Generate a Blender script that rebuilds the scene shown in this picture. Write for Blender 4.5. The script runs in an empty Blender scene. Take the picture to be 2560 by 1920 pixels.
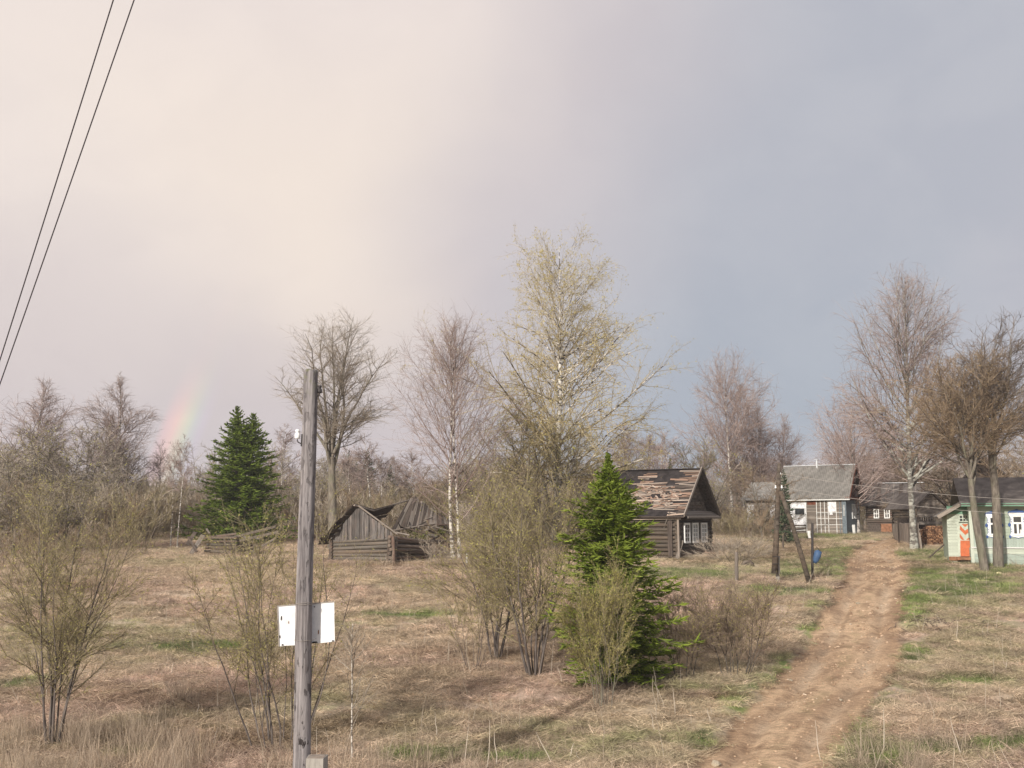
import bpy, math, random
import numpy as np
from mathutils import Vector, Matrix, Euler

random.seed(7)
rng = np.random.default_rng(7)
SC = bpy.context.scene
COL = SC.collection
R = math.radians

# ------------------------------------------------------------------ camera
F = 2588.0                      # focal length in photo pixels (2560 wide)
TH = math.atan(340 / F)         # upward pitch; eye-level line sits at row 1300
ZC = 6.0
cam_d = bpy.data.cameras.new('camera')
cam = bpy.data.objects.new('camera', cam_d)
COL.objects.link(cam)
cam_d.sensor_width = 36.0
cam_d.lens = 36.0 * F / 2560.0
cam_d.clip_start = 0.1
cam_d.clip_end = 8000
cam.location = (0, 0, ZC)
cam.rotation_euler = (math.pi / 2 + TH, 0, 0)
SC.camera = cam

# ------------------------------------------------------------------ sun, sky
SUN_AZ, SUN_EL = R(203 + 6), R(24)
L = Vector((math.sin(SUN_AZ) * math.cos(SUN_EL), math.cos(SUN_AZ) * math.cos(SUN_EL), math.sin(SUN_EL)))
sd = bpy.data.lights.new('sun', 'SUN')
sd.energy = 4.9
sd.angle = R(1.2)
sd.color = (1.0, 0.93, 0.84)
sun = bpy.data.objects.new('sun', sd)
COL.objects.link(sun)
sun.rotation_euler = (-L).to_track_quat('-Z', 'Y').to_euler()

SC.view_settings.view_transform = 'Standard'
SC.view_settings.look = 'None'
SC.view_settings.exposure = 0.0
SC.view_settings.gamma = 1.0
SC.view_settings.use_curve_mapping = False


class NT:
    """small helper for node trees"""
    def __init__(self, tree):
        self.t = tree
        tree.nodes.clear()

    def n(self, kind, **kw):
        nd = self.t.nodes.new(kind)
        for k, v in kw.items():
            setattr(nd, k, v)
        return nd

    def l(self, a, b):
        self.t.links.new(a, b)

    def setin(self, sock, v):
        if hasattr(v, 'is_output') or isinstance(v, bpy.types.NodeSocket):
            self.l(v, sock)
        else:
            if isinstance(v, (tuple, list)) and len(v) == 3 and sock.type == 'RGBA':
                v = (*v, 1)
            sock.default_value = v

    def math(self, op, a, b=None, c=None, clamp=False):
        nd = self.n('ShaderNodeMath', operation=op)
        nd.use_clamp = clamp
        self.setin(nd.inputs[0], a)
        if b is not None:
            self.setin(nd.inputs[1], b)
        if c is not None:
            self.setin(nd.inputs[2], c)
        return nd.outputs[0]

    def mix(self, fac, a, b, blend='MIX'):
        nd = self.n('ShaderNodeMix', data_type='RGBA', blend_type=blend)
        self.setin(nd.inputs['Factor'], fac)
        self.setin(nd.inputs[6], a)
        self.setin(nd.inputs[7], b)
        return nd.outputs[2]

    def smooth(self, v, lo, hi, a=0.0, b=1.0):
        nd = self.n('ShaderNodeMapRange', interpolation_type='SMOOTHSTEP')
        self.setin(nd.inputs[0], v)
        nd.inputs[1].default_value = lo
        nd.inputs[2].default_value = hi
        nd.inputs[3].default_value = a
        nd.inputs[4].default_value = b
        return nd.outputs[0]

    def noise(self, vec, scale, detail=3, rough=0.55, dist=0.0):
        nd = self.n('ShaderNodeTexNoise')
        if vec is not None:
            self.l(vec, nd.inputs['Vector'])
        nd.inputs['Scale'].default_value = scale
        nd.inputs['Detail'].default_value = detail
        nd.inputs['Roughness'].default_value = rough
        nd.inputs['Distortion'].default_value = dist
        return nd.outputs['Fac']


def srgb(r, g, b):
    def c(v):
        v /= 255.0
        return v / 12.92 if v <= 0.04045 else ((v + 0.055) / 1.055) ** 2.4
    return (c(r), c(g), c(b), 1)


W = bpy.data.worlds.new('World')
SC.world = W
W.use_nodes = True
w = NT(W.node_tree)
tc = w.n('ShaderNodeTexCoord')
nrm = w.n('ShaderNodeVectorMath', operation='NORMALIZE')
w.l(tc.outputs['Generated'], nrm.inputs[0])
sep = w.n('ShaderNodeSeparateXYZ')
w.l(nrm.outputs[0], sep.inputs[0])
X, Y, Z = sep.outputs
# soft large cloud noise, stretched
mp = w.n('ShaderNodeMapping')
mp.inputs['Scale'].default_value = (1.0, 1.0, 1.3)
mp.inputs['Rotation'].default_value = (0, R(28), 0)
w.l(nrm.outputs[0], mp.inputs[0])
n1 = w.noise(mp.outputs[0], 3.2, 3, 0.5, 0.25)
n2 = w.noise(mp.outputs[0], 8.0, 4, 0.55, 0.3)
warp = w.math('MULTIPLY_ADD', w.math('SUBTRACT', n1, 0.5), 0.16, w.math('MULTIPLY', w.math('SUBTRACT', n2, 0.5), 0.05))
s = w.math('ADD', w.math('MULTIPLY_ADD', Z, -0.40, X), warp)
cream = w.mix(w.smooth(Z, 0.02, 0.30), srgb(246, 230, 214), srgb(246, 232, 220))
warmc = w.mix(w.smooth(Z, 0.30, 0.52), cream, srgb(236, 224, 219))
qd = w.math('ADD', w.math('MULTIPLY_ADD', w.math('SUBTRACT', Z, 0.3), 0.95, X), w.math('MULTIPLY_ADD', warp, 0.8, 0.175))
pinkside = w.mix(w.smooth(Z, 0.10, 0.34), srgb(211, 201, 202), srgb(240, 228, 221))
leftedge = w.mix(w.math('MULTIPLY', w.smooth(qd, 0.0, -0.26), 0.9), warmc, pinkside)
lav = srgb(208, 200, 203)
blue = w.mix(w.smooth(Z, 0.02, 0.34), srgb(162, 175, 190), srgb(180, 184, 195))
# warm bank of cloud leans: it is wider low down to about 10 degrees, then drops out near the ground
m1 = w.mix(w.smooth(s, -0.29, -0.09), leftedge, lav)
m2 = w.mix(w.smooth(s, -0.17, 0.13), m1, blue)
low = w.smooth(Z, 0.15, 0.05)
lowleft = w.math('MULTIPLY', low, w.smooth(s, 0.0, -0.12))
lowleft = w.math('MULTIPLY', lowleft, 0.85)
m3 = w.mix(lowleft, m2, srgb(203, 194, 199))
# grey smear at far left, middle height
sm = w.math('MULTIPLY', w.smooth(s, -0.38, -0.50), w.smooth(w.math('ABSOLUTE', w.math('SUBTRACT', Z, 0.17)), 0.12, 0.02))
m3 = w.mix(w.math('MULTIPLY', sm, 0.4), m3, srgb(214, 203, 203))
m3 = w.mix(w.math('MULTIPLY', w.smooth(s, 0.28, 0.42), 0.4), m3, srgb(200, 195, 203))
# pale strip just above the horizon on the right
hz = w.math('MULTIPLY', w.smooth(Z, 0.075, 0.045), w.smooth(s, 0.16, 0.28))
m3 = w.mix(w.math('MULTIPLY', hz, 0.8), m3, srgb(208, 197, 197))
# cloud streaks
m3 = w.mix(0.10, m3, w.mix(w.smooth(n2, 0.35, 0.65), srgb(200, 195, 200), srgb(240, 232, 228)))
# rainbow: a ring about the point opposite the sun
RB = Vector((math.sin(R(22.1)) * math.cos(R(-8)), math.cos(R(22.1)) * math.cos(R(-8)), math.sin(R(-8))))
dt = w.n('ShaderNodeVectorMath', operation='DOT_PRODUCT')
w.l(nrm.outputs[0], dt.inputs[0])
dt.inputs[1].default_value = RB
ang = w.math('MULTIPLY', w.math('ARCCOSINE', dt.outputs['Value']), 180 / math.pi)
ramp = w.n('ShaderNodeValToRGB')
cr = ramp.color_ramp
cr.elements[0].position = 0.0
cr.elements[0].color = (0, 0, 0, 1)
cr.elements[1].position = 1.0
cr.elements[1].color = (0, 0, 0, 1)
for p_, c_ in ((0.15, (0.01, 0.01, 0.05)), (0.30, (0.00, 0.06, 0.04)), (0.42, (0.07, 0.13, 0.0)), (0.55, (0.17, 0.12, 0.0)), (0.68, (0.24, 0.055, 0.0)), (0.84, (0.15, 0.01, 0.0))):
    e = cr.elements.new(p_)
    e.color = (*c_, 1)
w.l(w.math('DIVIDE', w.math('SUBTRACT', ang, 40.5), 2.4, clamp=True), ramp.inputs[0])
rb_fade = w.math('MULTIPLY', w.smooth(Z, 0.17, 0.04), w.smooth(X, 0.0, -0.15))
rb_fade = w.math('ADD', w.math('MULTIPLY', rb_fade, w.math('MULTIPLY', rb_fade, 2.2)), w.math('MULTIPLY', w.smooth(X, 0.0, -0.15), w.math('MULTIPLY', w.smooth(Z, 0.30, 0.1), 0.05)))
add = w.n('ShaderNodeMix', data_type='RGBA', blend_type='ADD')
w.l(rb_fade, add.inputs['Factor'])
w.l(m3, add.inputs[6])
w.l(ramp.outputs[0], add.inputs[7])
sky = w.n('ShaderNodeTexSky', sky_type='NISHITA')
sky.sun_disc = False
sky.sun_elevation = SUN_EL
sky.sun_rotation = SUN_AZ
bg1 = w.n('ShaderNodeBackground')
bg1.inputs['Strength'].default_value = 0.09
w.l(sky.outputs[0], bg1.inputs['Color'])
bg2 = w.n('ShaderNodeBackground')
bg2.inputs['Strength'].default_value = 1.0
w.l(add.outputs[2], bg2.inputs['Color'])
mx = w.n('ShaderNodeMixShader')
# cloud cover: thick in front, thinner behind where the sun shines through
w.l(w.smooth(Y, -0.75, -0.15, 0.45, 1.0), mx.inputs[0])
w.l(bg1.outputs[0], mx.inputs[1])
w.l(bg2.outputs[0], mx.inputs[2])
wo = w.n('ShaderNodeOutputWorld')
w.l(mx.outputs[0], wo.inputs['Surface'])


# ------------------------------------------------------------------ small helpers
def proj(x, y, z):
    zz = z - ZC
    yy = y * math.cos(TH) + zz * math.sin(TH)
    up = -y * math.sin(TH) + zz * math.cos(TH)
    return 1280 + F * x / yy, 960 - F * up / yy


def at(u, v, d):
    """world point at forward distance d on the ray of photo pixel (u, v)"""
    a, b = (u - 1280) / F, (960 - v) / F
    y = math.cos(TH) - b * math.sin(TH)
    z = math.sin(TH) + b * math.cos(TH)
    k = d / y
    return Vector((a * k, d, ZC + z * k))


def vnoise(x, y, seed=0):
    """value noise, arrays"""
    xi, yi = np.floor(x).astype(np.int64), np.floor(y).astype(np.int64)
    fx, fy = x - xi, y - yi
    fx = fx * fx * (3 - 2 * fx)
    fy = fy * fy * (3 - 2 * fy)

    def h(a, b):
        n = (a * 374761393 + b * 668265263 + seed * 982451653) & 0x7fffffff
        n = ((n ^ (n >> 13)) * 1274126177) & 0x7fffffff
        n = n ^ (n >> 16)
        return (n & 0xffff) / 65535.0
    return (h(xi, yi) * (1 - fx) + h(xi + 1, yi) * fx) * (1 - fy) + (h(xi, yi + 1) * (1 - fx) + h(xi + 1, yi + 1) * fx) * fy


def fbm(x, y, sc, octv=4, seed=0):
    t, a, s_ = 0, 0.5, 0
    for o in range(octv):
        t = t + a * vnoise(x * sc, y * sc, seed + o * 17)
        s_ += a
        a *= 0.5
        sc *= 2.1
    return t / s_


PD = np.array([0, 6, 12, 19, 24, 28, 36, 42, 48, 58, 70, 89, 130, 300, 900, 4000.])
PH = np.array([4.0, 4.15, 4.4, 4.55, 4.45, 4.15, 3.55, 3.05, 2.62, 2.2, 1.85, 1.22, 1.15, 0.8, 0.5, 0.0])
_dd = np.linspace(0, 160, 1601)
_hh = np.interp(_dd, PD, PH)
_k = np.ones(61) / 61
_hs = np.convolve(np.pad(_hh, 30, mode='edge'), _k, mode='valid')


def base_h(y):
    y = np.asarray(y, float)
    return np.where(y < 158, np.interp(y, _dd, _hs), np.interp(y, PD, PH))


def ground0(x, y):
    z = ZC - base_h(y)
    fade = np.clip((np.asarray(y) - 8) / 10, 0, 1)
    z = z + fade * ((fbm(x, y, 0.09, 2, 3) - 0.5) * 0.35 + (fbm(x, y, 0.7, 3, 5) - 0.5) * 0.13)
    return z


# road centre line and half width in world units
def hit0(u, v, gfun):
    a, b = (u - 1280) / F, (960 - v) / F
    dy = math.cos(TH) - b * math.sin(TH)
    dz = math.sin(TH) + b * math.cos(TH)
    d = np.linspace(6, 260, 5081)
    zz = ZC + dz * d / dy
    xx = a * d / dy
    g = gfun(xx, d)
    below = np.nonzero(zz <= g)[0]
    i = below[0] if len(below) else len(d) - 1
    return float(xx[i]), float(d[i]), float(g[i])


road_px = [(2010, 1640, 2210), (1920, 1718, 2050), (1800, 1842, 2125), (1700, 1956, 2200), (1600, 2020, 2245), (1500, 2083, 2250),
           (1440, 2118, 2272), (1405, 2118, 2266), (1378, 2124, 2225), (1358, 2165, 2245), (1347, 2215, 2262), (1343, 2262, 2300)]
_rc = []
for v_, ul, ur in road_px:
    a_ = hit0(ul, v_, lambda x, y: ZC - base_h(y))
    b_ = hit0(ur, v_, lambda x, y: ZC - base_h(y))
    _rc.append(((a_[0] + b_[0]) / 2, (a_[1] + b_[1]) / 2, max(1.0, min(1.65, (b_[0] - a_[0]) / 2))))
_rc = [(_rc[0][0] - 0.5, 8.0, 1.5)] + _rc
# resample smoothly
_rt = np.linspace(0, len(_rc) - 1, 400)
_ra = np.array(_rc)
RXY = np.stack([np.interp(_rt, range(len(_rc)), _ra[:, i]) for i in range(3)], 1)
kk = np.ones(25) / 25
RXY = np.stack([np.convolve(np.pad(RXY[:, i], 12, mode='edge'), kk, mode='valid') for i in range(3)], 1)


RTAN = np.gradient(RXY[:, :2], axis=0)
RTAN = np.stack([np.convolve(np.pad(RTAN[:, i], 6, mode='edge'), np.ones(13) / 13, mode='valid') for i in range(2)], 1)
RTAN /= np.linalg.norm(RTAN, axis=1, keepdims=True)


def road_coord(x, y):
    """signed offset from the road's centre line in half widths"""
    x, y = np.asarray(x, float), np.asarray(y, float)
    shp = x.shape
    xf, yf = x.ravel(), y.ravel()
    best = np.full(xf.shape, 1e9)
    sgn = np.zeros(xf.shape)
    near = (yf < 110) & (xf > -6) & (xf < 60)
    idx = np.nonzero(near)[0]
    for c0 in range(0, len(idx), 40000):
        ii = idx[c0:c0 + 40000]
        dx = xf[ii, None] - RXY[None, ::2, 0]
        dy = yf[ii, None] - RXY[None, ::2, 1]
        d2 = dx * dx + dy * dy
        j = d2.argmin(1)
        tg = RTAN[::2][j]
        ar = np.arange(len(ii))
        off = dx[ar, j] * tg[:, 1] - dy[ar, j] * tg[:, 0]
        along = dx[ar, j] * tg[:, 0] + dy[ar, j] * tg[:, 1]
        past = np.where((j == 0) | (j == len(RXY[::2]) - 1), np.abs(along), 0.0)
        best[ii] = np.sqrt(off * off + past * past) / RXY[::2, 2][j]
        sgn[ii] = np.sign(off)
    return (best * np.where(sgn == 0, 1, sgn)).reshape(shp)


def ground(x, y, rc=None):
    x, y = np.asarray(x, float), np.asarray(y, float)
    z = ground0(x, y)
    if rc is None:
        rc = road_coord(x, y)
    a = np.abs(rc)
    m = np.clip((1.25 - a) / 0.35, 0, 1)
    m = m * m * (3 - 2 * m)
    zb = ZC - base_h(y) + (fbm(x, y, 0.09, 2, 3) - 0.5) * 0.3
    rut = -0.085 * np.exp(-((a - 0.48) / 0.13) ** 2) + (fbm(rc * 2.2, y * 0.5, 1.0, 3, 8) - 0.5) * 0.06 + (fbm(x, y, 5.0, 2, 9) - 0.5) * 0.02
    z = z * (1 - m) + (zb - 0.10 + rut) * m
    # shallow ditch just outside the road, rough bank
    z = z + 0.05 * np.exp(-((a - 1.35) / 0.18) ** 2)
    # hollow with an earth lip right of the road
    hx, hy = HOLE
    e = ((x - hx) / 1.5) ** 2 + ((y - hy) / 0.5) ** 2
    z = z - 0.28 * np.exp(-e * 1.6) + 0.12 * np.exp(-(((x - hx - .2) / 1.9) ** 2 + ((y - hy - 1.0) / 0.5) ** 2))
    # heaps of flattened hay
    for mx_, my_, rx_, ry_, h_ in MOUNDS:
        e = ((x - mx_) / rx_) ** 2 + ((y - my_) / ry_) ** 2
        z = z + h_ * np.exp(-e)
    return z


HOLE = hit0(2320, 1572, ground0)[:2]
MOUNDS = []
for u_, v_, rx_, ry_, h_ in ((2020, 1525, 1.0, 0.9, 0.22), (2370, 1815, 1.1, 1.0, 0.25), (2520, 1770, 1.0, 0.9, 0.3), (1560, 1770, 1.4, 0.8, 0.16), (1450, 1720, 1.6, 1.0, 0.15),
                             (1020, 1700, 2.5, 1.2, 0.12), (2200, 1400, 0.9, 1.2, 0.0)):
    p_ = hit0(u_, v_, ground0)
    MOUNDS.append((p_[0], p_[1], rx_, ry_, h_))


def hit(u, v):
    return Vector(hit0(u, v, ground))


def gz(x, y):
    return float(ground(np.array([x]), np.array([y]))[0])


# ------------------------------------------------------------------ colours of the ground
def ground_colour(x, y, z, rc):
    """albedo plus masks; world-space patches whose places were read off the photo once"""
    u, v = proj(x, y, z)
    N = lambda sc, seed, o=4: fbm(x, y, sc, o, seed)
    wob = (N(0.5, 31) - 0.5)

    def patch(uc, vc, ru, rv, rot=0.0):
        du, dv = u - uc, v - vc
        c, s_ = math.cos(rot), math.sin(rot)
        a = (du * c + dv * s_) / ru
        b = (-du * s_ + dv * c) / rv
        e = np.sqrt(a * a + b * b) + wob * 1.4
        return np.clip(1.35 - e, 0, 1)

    green = np.clip(1 - np.abs(np.abs(rc) - 1.22) / 0.25, 0, 1) * np.clip((N(0.4, 91) - 0.42) * 4, 0, 0.8)
    for p in ((1700, 1432, 150, 20), (1960, 1478, 120, 12), (2030, 1590, 34, 60, 0.5), (1950, 1690, 38, 70, 0.6), (1850, 1765, 50, 26), (2420, 1478, 220, 20), (2270, 1540, 50, 50),
              (2290, 1630, 60, 26, 0.4), (2440, 1700, 110, 18), (2340, 1440, 160, 22), (2520, 1420, 90, 16), (2050, 1338, 140, 14), (1020, 1535, 120, 9), (60, 1706, 90, 14),
              (1280, 1895, 90, 18), (1080, 1885, 130, 18), (320, 1880, 50, 12), (2500, 1860, 110, 36), (2340, 1870, 60, 20), (520, 1612, 220, 12), (2100, 1410, 60, 40), (1990, 1420, 60, 30), (2200, 1900, 90, 40),
              (2380, 1390, 160, 16)):
        green = np.maximum(green, patch(*p))
    olive = np.zeros_like(x)
    for p in ((400, 1590, 330, 60), (60, 1600, 120, 60), (1960, 1400, 190, 60), (2420, 1560, 170, 90), (1500, 1850, 420, 60), (2380, 1450, 240, 40), (1780, 1720, 170, 40), (800, 1560, 200, 30)):
        olive = np.maximum(olive, patch(*p))
    brown = np.zeros_like(x)
    for p in ((260, 1735, 330, 26), (900, 1815, 260, 22), (500, 1850, 330, 30), (1250, 1640, 300, 22), (1500, 1720, 150, 20), (150, 1470, 120, 30), (2310, 1572, 80, 14), (2420, 1690, 160, 10), (1800, 1740, 160, 12), (900, 1415, 300, 9), (1720, 1405, 60, 9),
              (2330, 1415, 70, 14), (2260, 1365, 60, 8), (1990, 1385, 120, 30), (2450, 1395, 30, 8)):
        brown = np.maximum(brown, patch(*p))
    pale = np.zeros_like(x)
    for p in ((2020, 1515, 80, 24), (2390, 1800, 190, 30), (2540, 1750, 90, 34), (200, 1905, 260, 22), (1080, 1500, 200, 24), (1650, 1790, 250, 26), (1050, 1690, 260, 22), (700, 1440, 400, 26), (1950, 1600, 60, 50)):
        pale = np.maximum(pale, patch(*p))
    k = N(0.33, 41)
    k2 = N(1.7, 47)
    straw = np.stack([0.58 + 0 * x, 0.465 + 0 * x, 0.35 + 0 * x], -1)
    pink = np.array([0.54, 0.405, 0.325])
    tan2 = np.array([0.41, 0.33, 0.225])
    col = straw
    col = col * (1 - np.clip((k - 0.42) * 5, 0, 1)[..., None]) + pink * np.clip((k - 0.42) * 5, 0, 1)[..., None]
    q = np.clip((k2 - 0.5) * 4, 0, 1)[..., None] * 0.6
    col = col * (1 - q) + tan2 * q

    def over(c, m, cc):
        m = np.clip(m, 0, 1)[..., None]
        return c * (1 - m) + np.array(cc) * m
    n3 = N(2.6, 53)
    olive = np.maximum(olive, np.clip((N(0.22, 97) - 0.5) * 4, 0, .7))
    col = over(col, olive * np.clip((n3 - 0.3) * 2.5, 0.1, 0.85), (0.31, 0.31, 0.155))
    col = over(col, pale * 0.8, (0.50, 0.40, 0.285))
    col = over(col, brown * np.clip((n3 - 0.2) * 2.5, 0.2, 0.8), (0.24, 0.165, 0.105))
    gm = np.clip(green * 1.3 * np.clip((n3 - 0.25) * 3.2, 0.2, 1), 0, 1)
    gsel = np.clip((N(0.8, 59) - 0.35) * 3, 0, 1)
    gcol = np.array([0.23, 0.30, 0.085]) * gsel[..., None] + np.array([0.10, 0.145, 0.045]) * (1 - gsel[..., None])
    col = col * (1 - gm[..., None] * 0.9) + gcol * gm[..., None] * 0.9
    # road
    a = np.abs(rc) + (N(1.6, 61, 4) - 0.5) * 0.42 + (N(0.35, 63, 2) - 0.5) * 0.4
    rm = np.clip((1.08 - a) / 0.12, 0, 1)
    sand = np.stack([0.60 + 0 * x, 0.425 + 0 * x, 0.275 + 0 * x], -1)
    r_n = fbm(rc * 1.8, y * 0.30, 1.0, 4, 67)
    r_2 = fbm(rc * 3.5 + 9, y * 0.7, 1.0, 4, 68)
    dark = np.array([0.40, 0.265, 0.165])
    lite = np.array([0.62, 0.48, 0.34])
    sand = over(sand, np.clip((r_n - 0.42) * 6, 0, 1) * 0.8, dark)
    sand = over(sand, np.clip((r_2 - 0.52) * 7, 0, 1) * 0.6, (0.33, 0.215, 0.135))
    trk = np.exp(-((np.abs(rc + (N(0.12, 64, 2) - .5) * .5) - 0.42) / 0.07) ** 2) * np.clip((N(0.6, 65) - 0.42) * 5, 0, 1)
    sand = over(sand, trk * .7, (0.25, 0.165, 0.10))
    sand = over(sand, np.exp(-((np.abs(rc) - 0.48) / 0.17) ** 2) * np.clip((N(0.5, 71) - 0.3) * 3, 0, 1) * 0.75, lite)
    sand = over(sand, np.clip((N(3.1, 73) - 0.60) * 7, 0, 1) * 0.5, (0.22, 0.14, 0.085))
    sand = over(sand, np.exp(-((rc) / 0.14) ** 2) * np.clip((N(1.9, 79) - 0.5) * 5, 0, 1) * 0.4, (0.24, 0.2, 0.1))
    # wet darker tracks further up the hill
    wet = np.clip(1 - np.abs(v - 1440) / 70.0, 0, 1) * np.clip((N(0.45, 83) - 0.48) * 6, 0, 1)
    sand = over(sand, wet * 0.8, (0.20, 0.125, 0.08))
    edge = np.exp(-((a - 1.02) / 0.12) ** 2) * np.clip((N(0.6, 89) - 0.35) * 4, 0, 1)
    col = over(col, rm, (0, 0, 0)) + sand * rm[..., None]
    col = over(col, edge * 0.9, (0.19, 0.125, 0.08))
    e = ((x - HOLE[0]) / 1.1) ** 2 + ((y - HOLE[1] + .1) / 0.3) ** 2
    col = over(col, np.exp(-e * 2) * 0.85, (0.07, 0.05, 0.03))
    # the far ground in the woods
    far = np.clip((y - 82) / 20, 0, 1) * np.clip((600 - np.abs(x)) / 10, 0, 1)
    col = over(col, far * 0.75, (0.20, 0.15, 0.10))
    return np.clip(col, 0.01, 1), gm, pale, brown, rm


# ------------------------------------------------------------------ mesh helpers
def mesh_np(name, V, Fq, smooth=False, attrs=None):
    V = np.ascontiguousarray(V, np.float32).reshape(-1, 3)
    me = bpy.data.meshes.new(name)
    me.vertices.add(len(V))
    me.vertices.foreach_set('co', V.ravel())
    Fs = Fq if isinstance(Fq, list) else [Fq]
    Fs = [np.ascontiguousarray(f, np.int32) for f in Fs if len(f)]
    nl = sum(f.size for f in Fs)
    npoly = sum(len(f) for f in Fs)
    me.loops.add(nl)
    me.polygons.add(npoly)
    me.loops.foreach_set('vertex_index', np.concatenate([f.ravel() for f in Fs]))
    tot = np.concatenate([np.full(len(f), f.shape[1], np.int32) for f in Fs])
    st = np.concatenate([[0], np.cumsum(tot)[:-1]]).astype(np.int32)
    me.polygons.foreach_set('loop_start', st)
    me.polygons.foreach_set('loop_total', tot)
    me.polygons.foreach_set('use_smooth', np.full(npoly, smooth, bool))
    if attrs:
        for k_, (typ, arr) in attrs.items():
            at_ = me.attributes.new(k_, typ, 'POINT')
            arr = np.ascontiguousarray(arr, np.float32)
            at_.data.foreach_set('color' if typ == 'FLOAT_COLOR' else ('vector' if typ == 'FLOAT_VECTOR' else 'value'), arr.ravel())
    me.update(calc_edges=True)
    return me


def tube_arrays(P, Rr, sides, close_tip=False):
    """P (B,n,3) R (B,n) -> verts, quads"""
    B, n, _ = P.shape
    T = np.gradient(P, axis=1)
    T /= np.linalg.norm(T, axis=2, keepdims=True) + 1e-9
    m = T.mean(1)
    ref = np.where(np.abs(m[:, 2:3]) < 0.8, np.array([[0, 0, 1.0]]), np.array([[1.0, 0.3, 0]]))
    e1 = np.cross(T, ref[:, None, :])
    e1 /= np.linalg.norm(e1, axis=2, keepdims=True) + 1e-9
    e2 = np.cross(T, e1)
    an = np.arange(sides) * 2 * np.pi / sides
    V = P[:, :, None, :] + Rr[:, :, None, None] * (np.cos(an)[None, None, :, None] * e1[:, :, None, :] + np.sin(an)[None, None, :, None] * e2[:, :, None, :])
    b = np.arange(B)[:, None, None] * n * sides
    i = np.arange(n - 1)[None, :, None] * sides
    j = np.arange(sides)[None, None, :]
    j2 = (j + 1) % sides
    q = np.stack([b + i + j, b + i + j2, b + i + sides + j2, b + i + sides + j], -1).reshape(-1, 4)
    return V.reshape(-1, 3), q


def join_arrays(lst):
    Vs, Fs, o = [], [], 0
    for V, Fq in lst:
        Vs.append(V)
        Fs.append(Fq + o)
        o += len(V)
    return np.concatenate(Vs), Fs


def ribbons(P, Wd):
    """flat thin strips (B,n,3) with half width (B,n), random facing"""
    B, n, _ = P.shape
    T = np.gradient(P, axis=1)
    T /= np.linalg.norm(T, axis=2, keepdims=True) + 1e-9
    r = rng.normal(size=(B, 1, 3))
    e = np.cross(T, r)
    e /= np.linalg.norm(e, axis=2, keepdims=True) + 1e-9
    V = np.stack([P - e * Wd[..., None], P + e * Wd[..., None]], 2)
    b = np.arange(B)[:, None] * n * 2
    i = np.arange(n - 1)[None, :] * 2
    q = np.stack([b + i, b + i + 1, b + i + 3, b + i + 2], -1).reshape(-1, 4)
    return V.reshape(-1, 3), q


def tag(o, label=None, cat=None, group=None, kind=None):
    if label: o['label'] = label
    if cat: o['category'] = cat
    if group: o['group'] = group
    if kind: o['kind'] = kind
    return o


def link(name, me, mat=None, parent=None):
    o = bpy.data.objects.new(name, me)
    COL.objects.link(o)
    if mat is not None:
        if len(me.materials) == 0:
            me.materials.append(mat)
    if parent is not None:
        o.parent = parent
    return o


def empty(name, loc=(0, 0, 0), rz=0, rot=None):
    o = bpy.data.objects.new(name, None)
    COL.objects.link(o)
    o.empty_display_size = 0.2
    o.location = loc
    o.rotation_euler = rot if rot else (0, 0, rz)
    return o


# ------------------------------------------------------------------ materials
MATS = {}


def mat_base(name):
    m = bpy.data.materials.new(name)
    m.use_nodes = True
    t = NT(m.node_tree)
    out = t.n('ShaderNodeOutputMaterial')
    bs = t.n('ShaderNodeBsdfPrincipled')
    t.l(bs.outputs[0], out.inputs['Surface'])
    bs.inputs['Roughness'].default_value = 0.9
    bs.inputs['Specular IOR Level'].default_value = 0.2
    MATS[name] = m
    return m, t, bs, out


def bump(t, bs, height, strength=0.4, dist=0.02):
    b = t.n('ShaderNodeBump')
    b.inputs['Strength'].default_value = strength
    b.inputs['Distance'].default_value = dist
    t.l(height, b.inputs['Height'])
    t.l(b.outputs[0], bs.inputs['Normal'])


def mat_plain(name, c, rough=0.85, var=0.25, scale=6, spec=0.2, metal=0.0, random_var=0.0):
    m, t, bs, out = mat_base(name)
    co = t.n('ShaderNodeTexCoord').outputs['Object']
    n = t.noise(co, scale, 4, 0.6)
    c2 = tuple(v * (1 - var) for v in c)
    c3 = tuple(min(1, v * (1 + var)) for v in c)
    col = t.mix(t.smooth(n, 0.3, 0.7), c2, c3)
    if random_var:
        oi = t.n('ShaderNodeObjectInfo')
        f = t.math('MULTIPLY_ADD', oi.outputs['Random'], random_var * 2, 1 - random_var)
        hsv = t.n('ShaderNodeHueSaturation')
        t.l(f, hsv.inputs['Value'])
        t.l(col, hsv.inputs['Color'])
        col = hsv.outputs[0]
    t.l(col, bs.inputs['Base Color'])
    bs.inputs['Roughness'].default_value = rough
    bs.inputs['Specular IOR Level'].default_value = spec
    bs.inputs['Metallic'].default_value = metal
    bump(t, bs, n, 0.25, 0.01)
    return m


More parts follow.
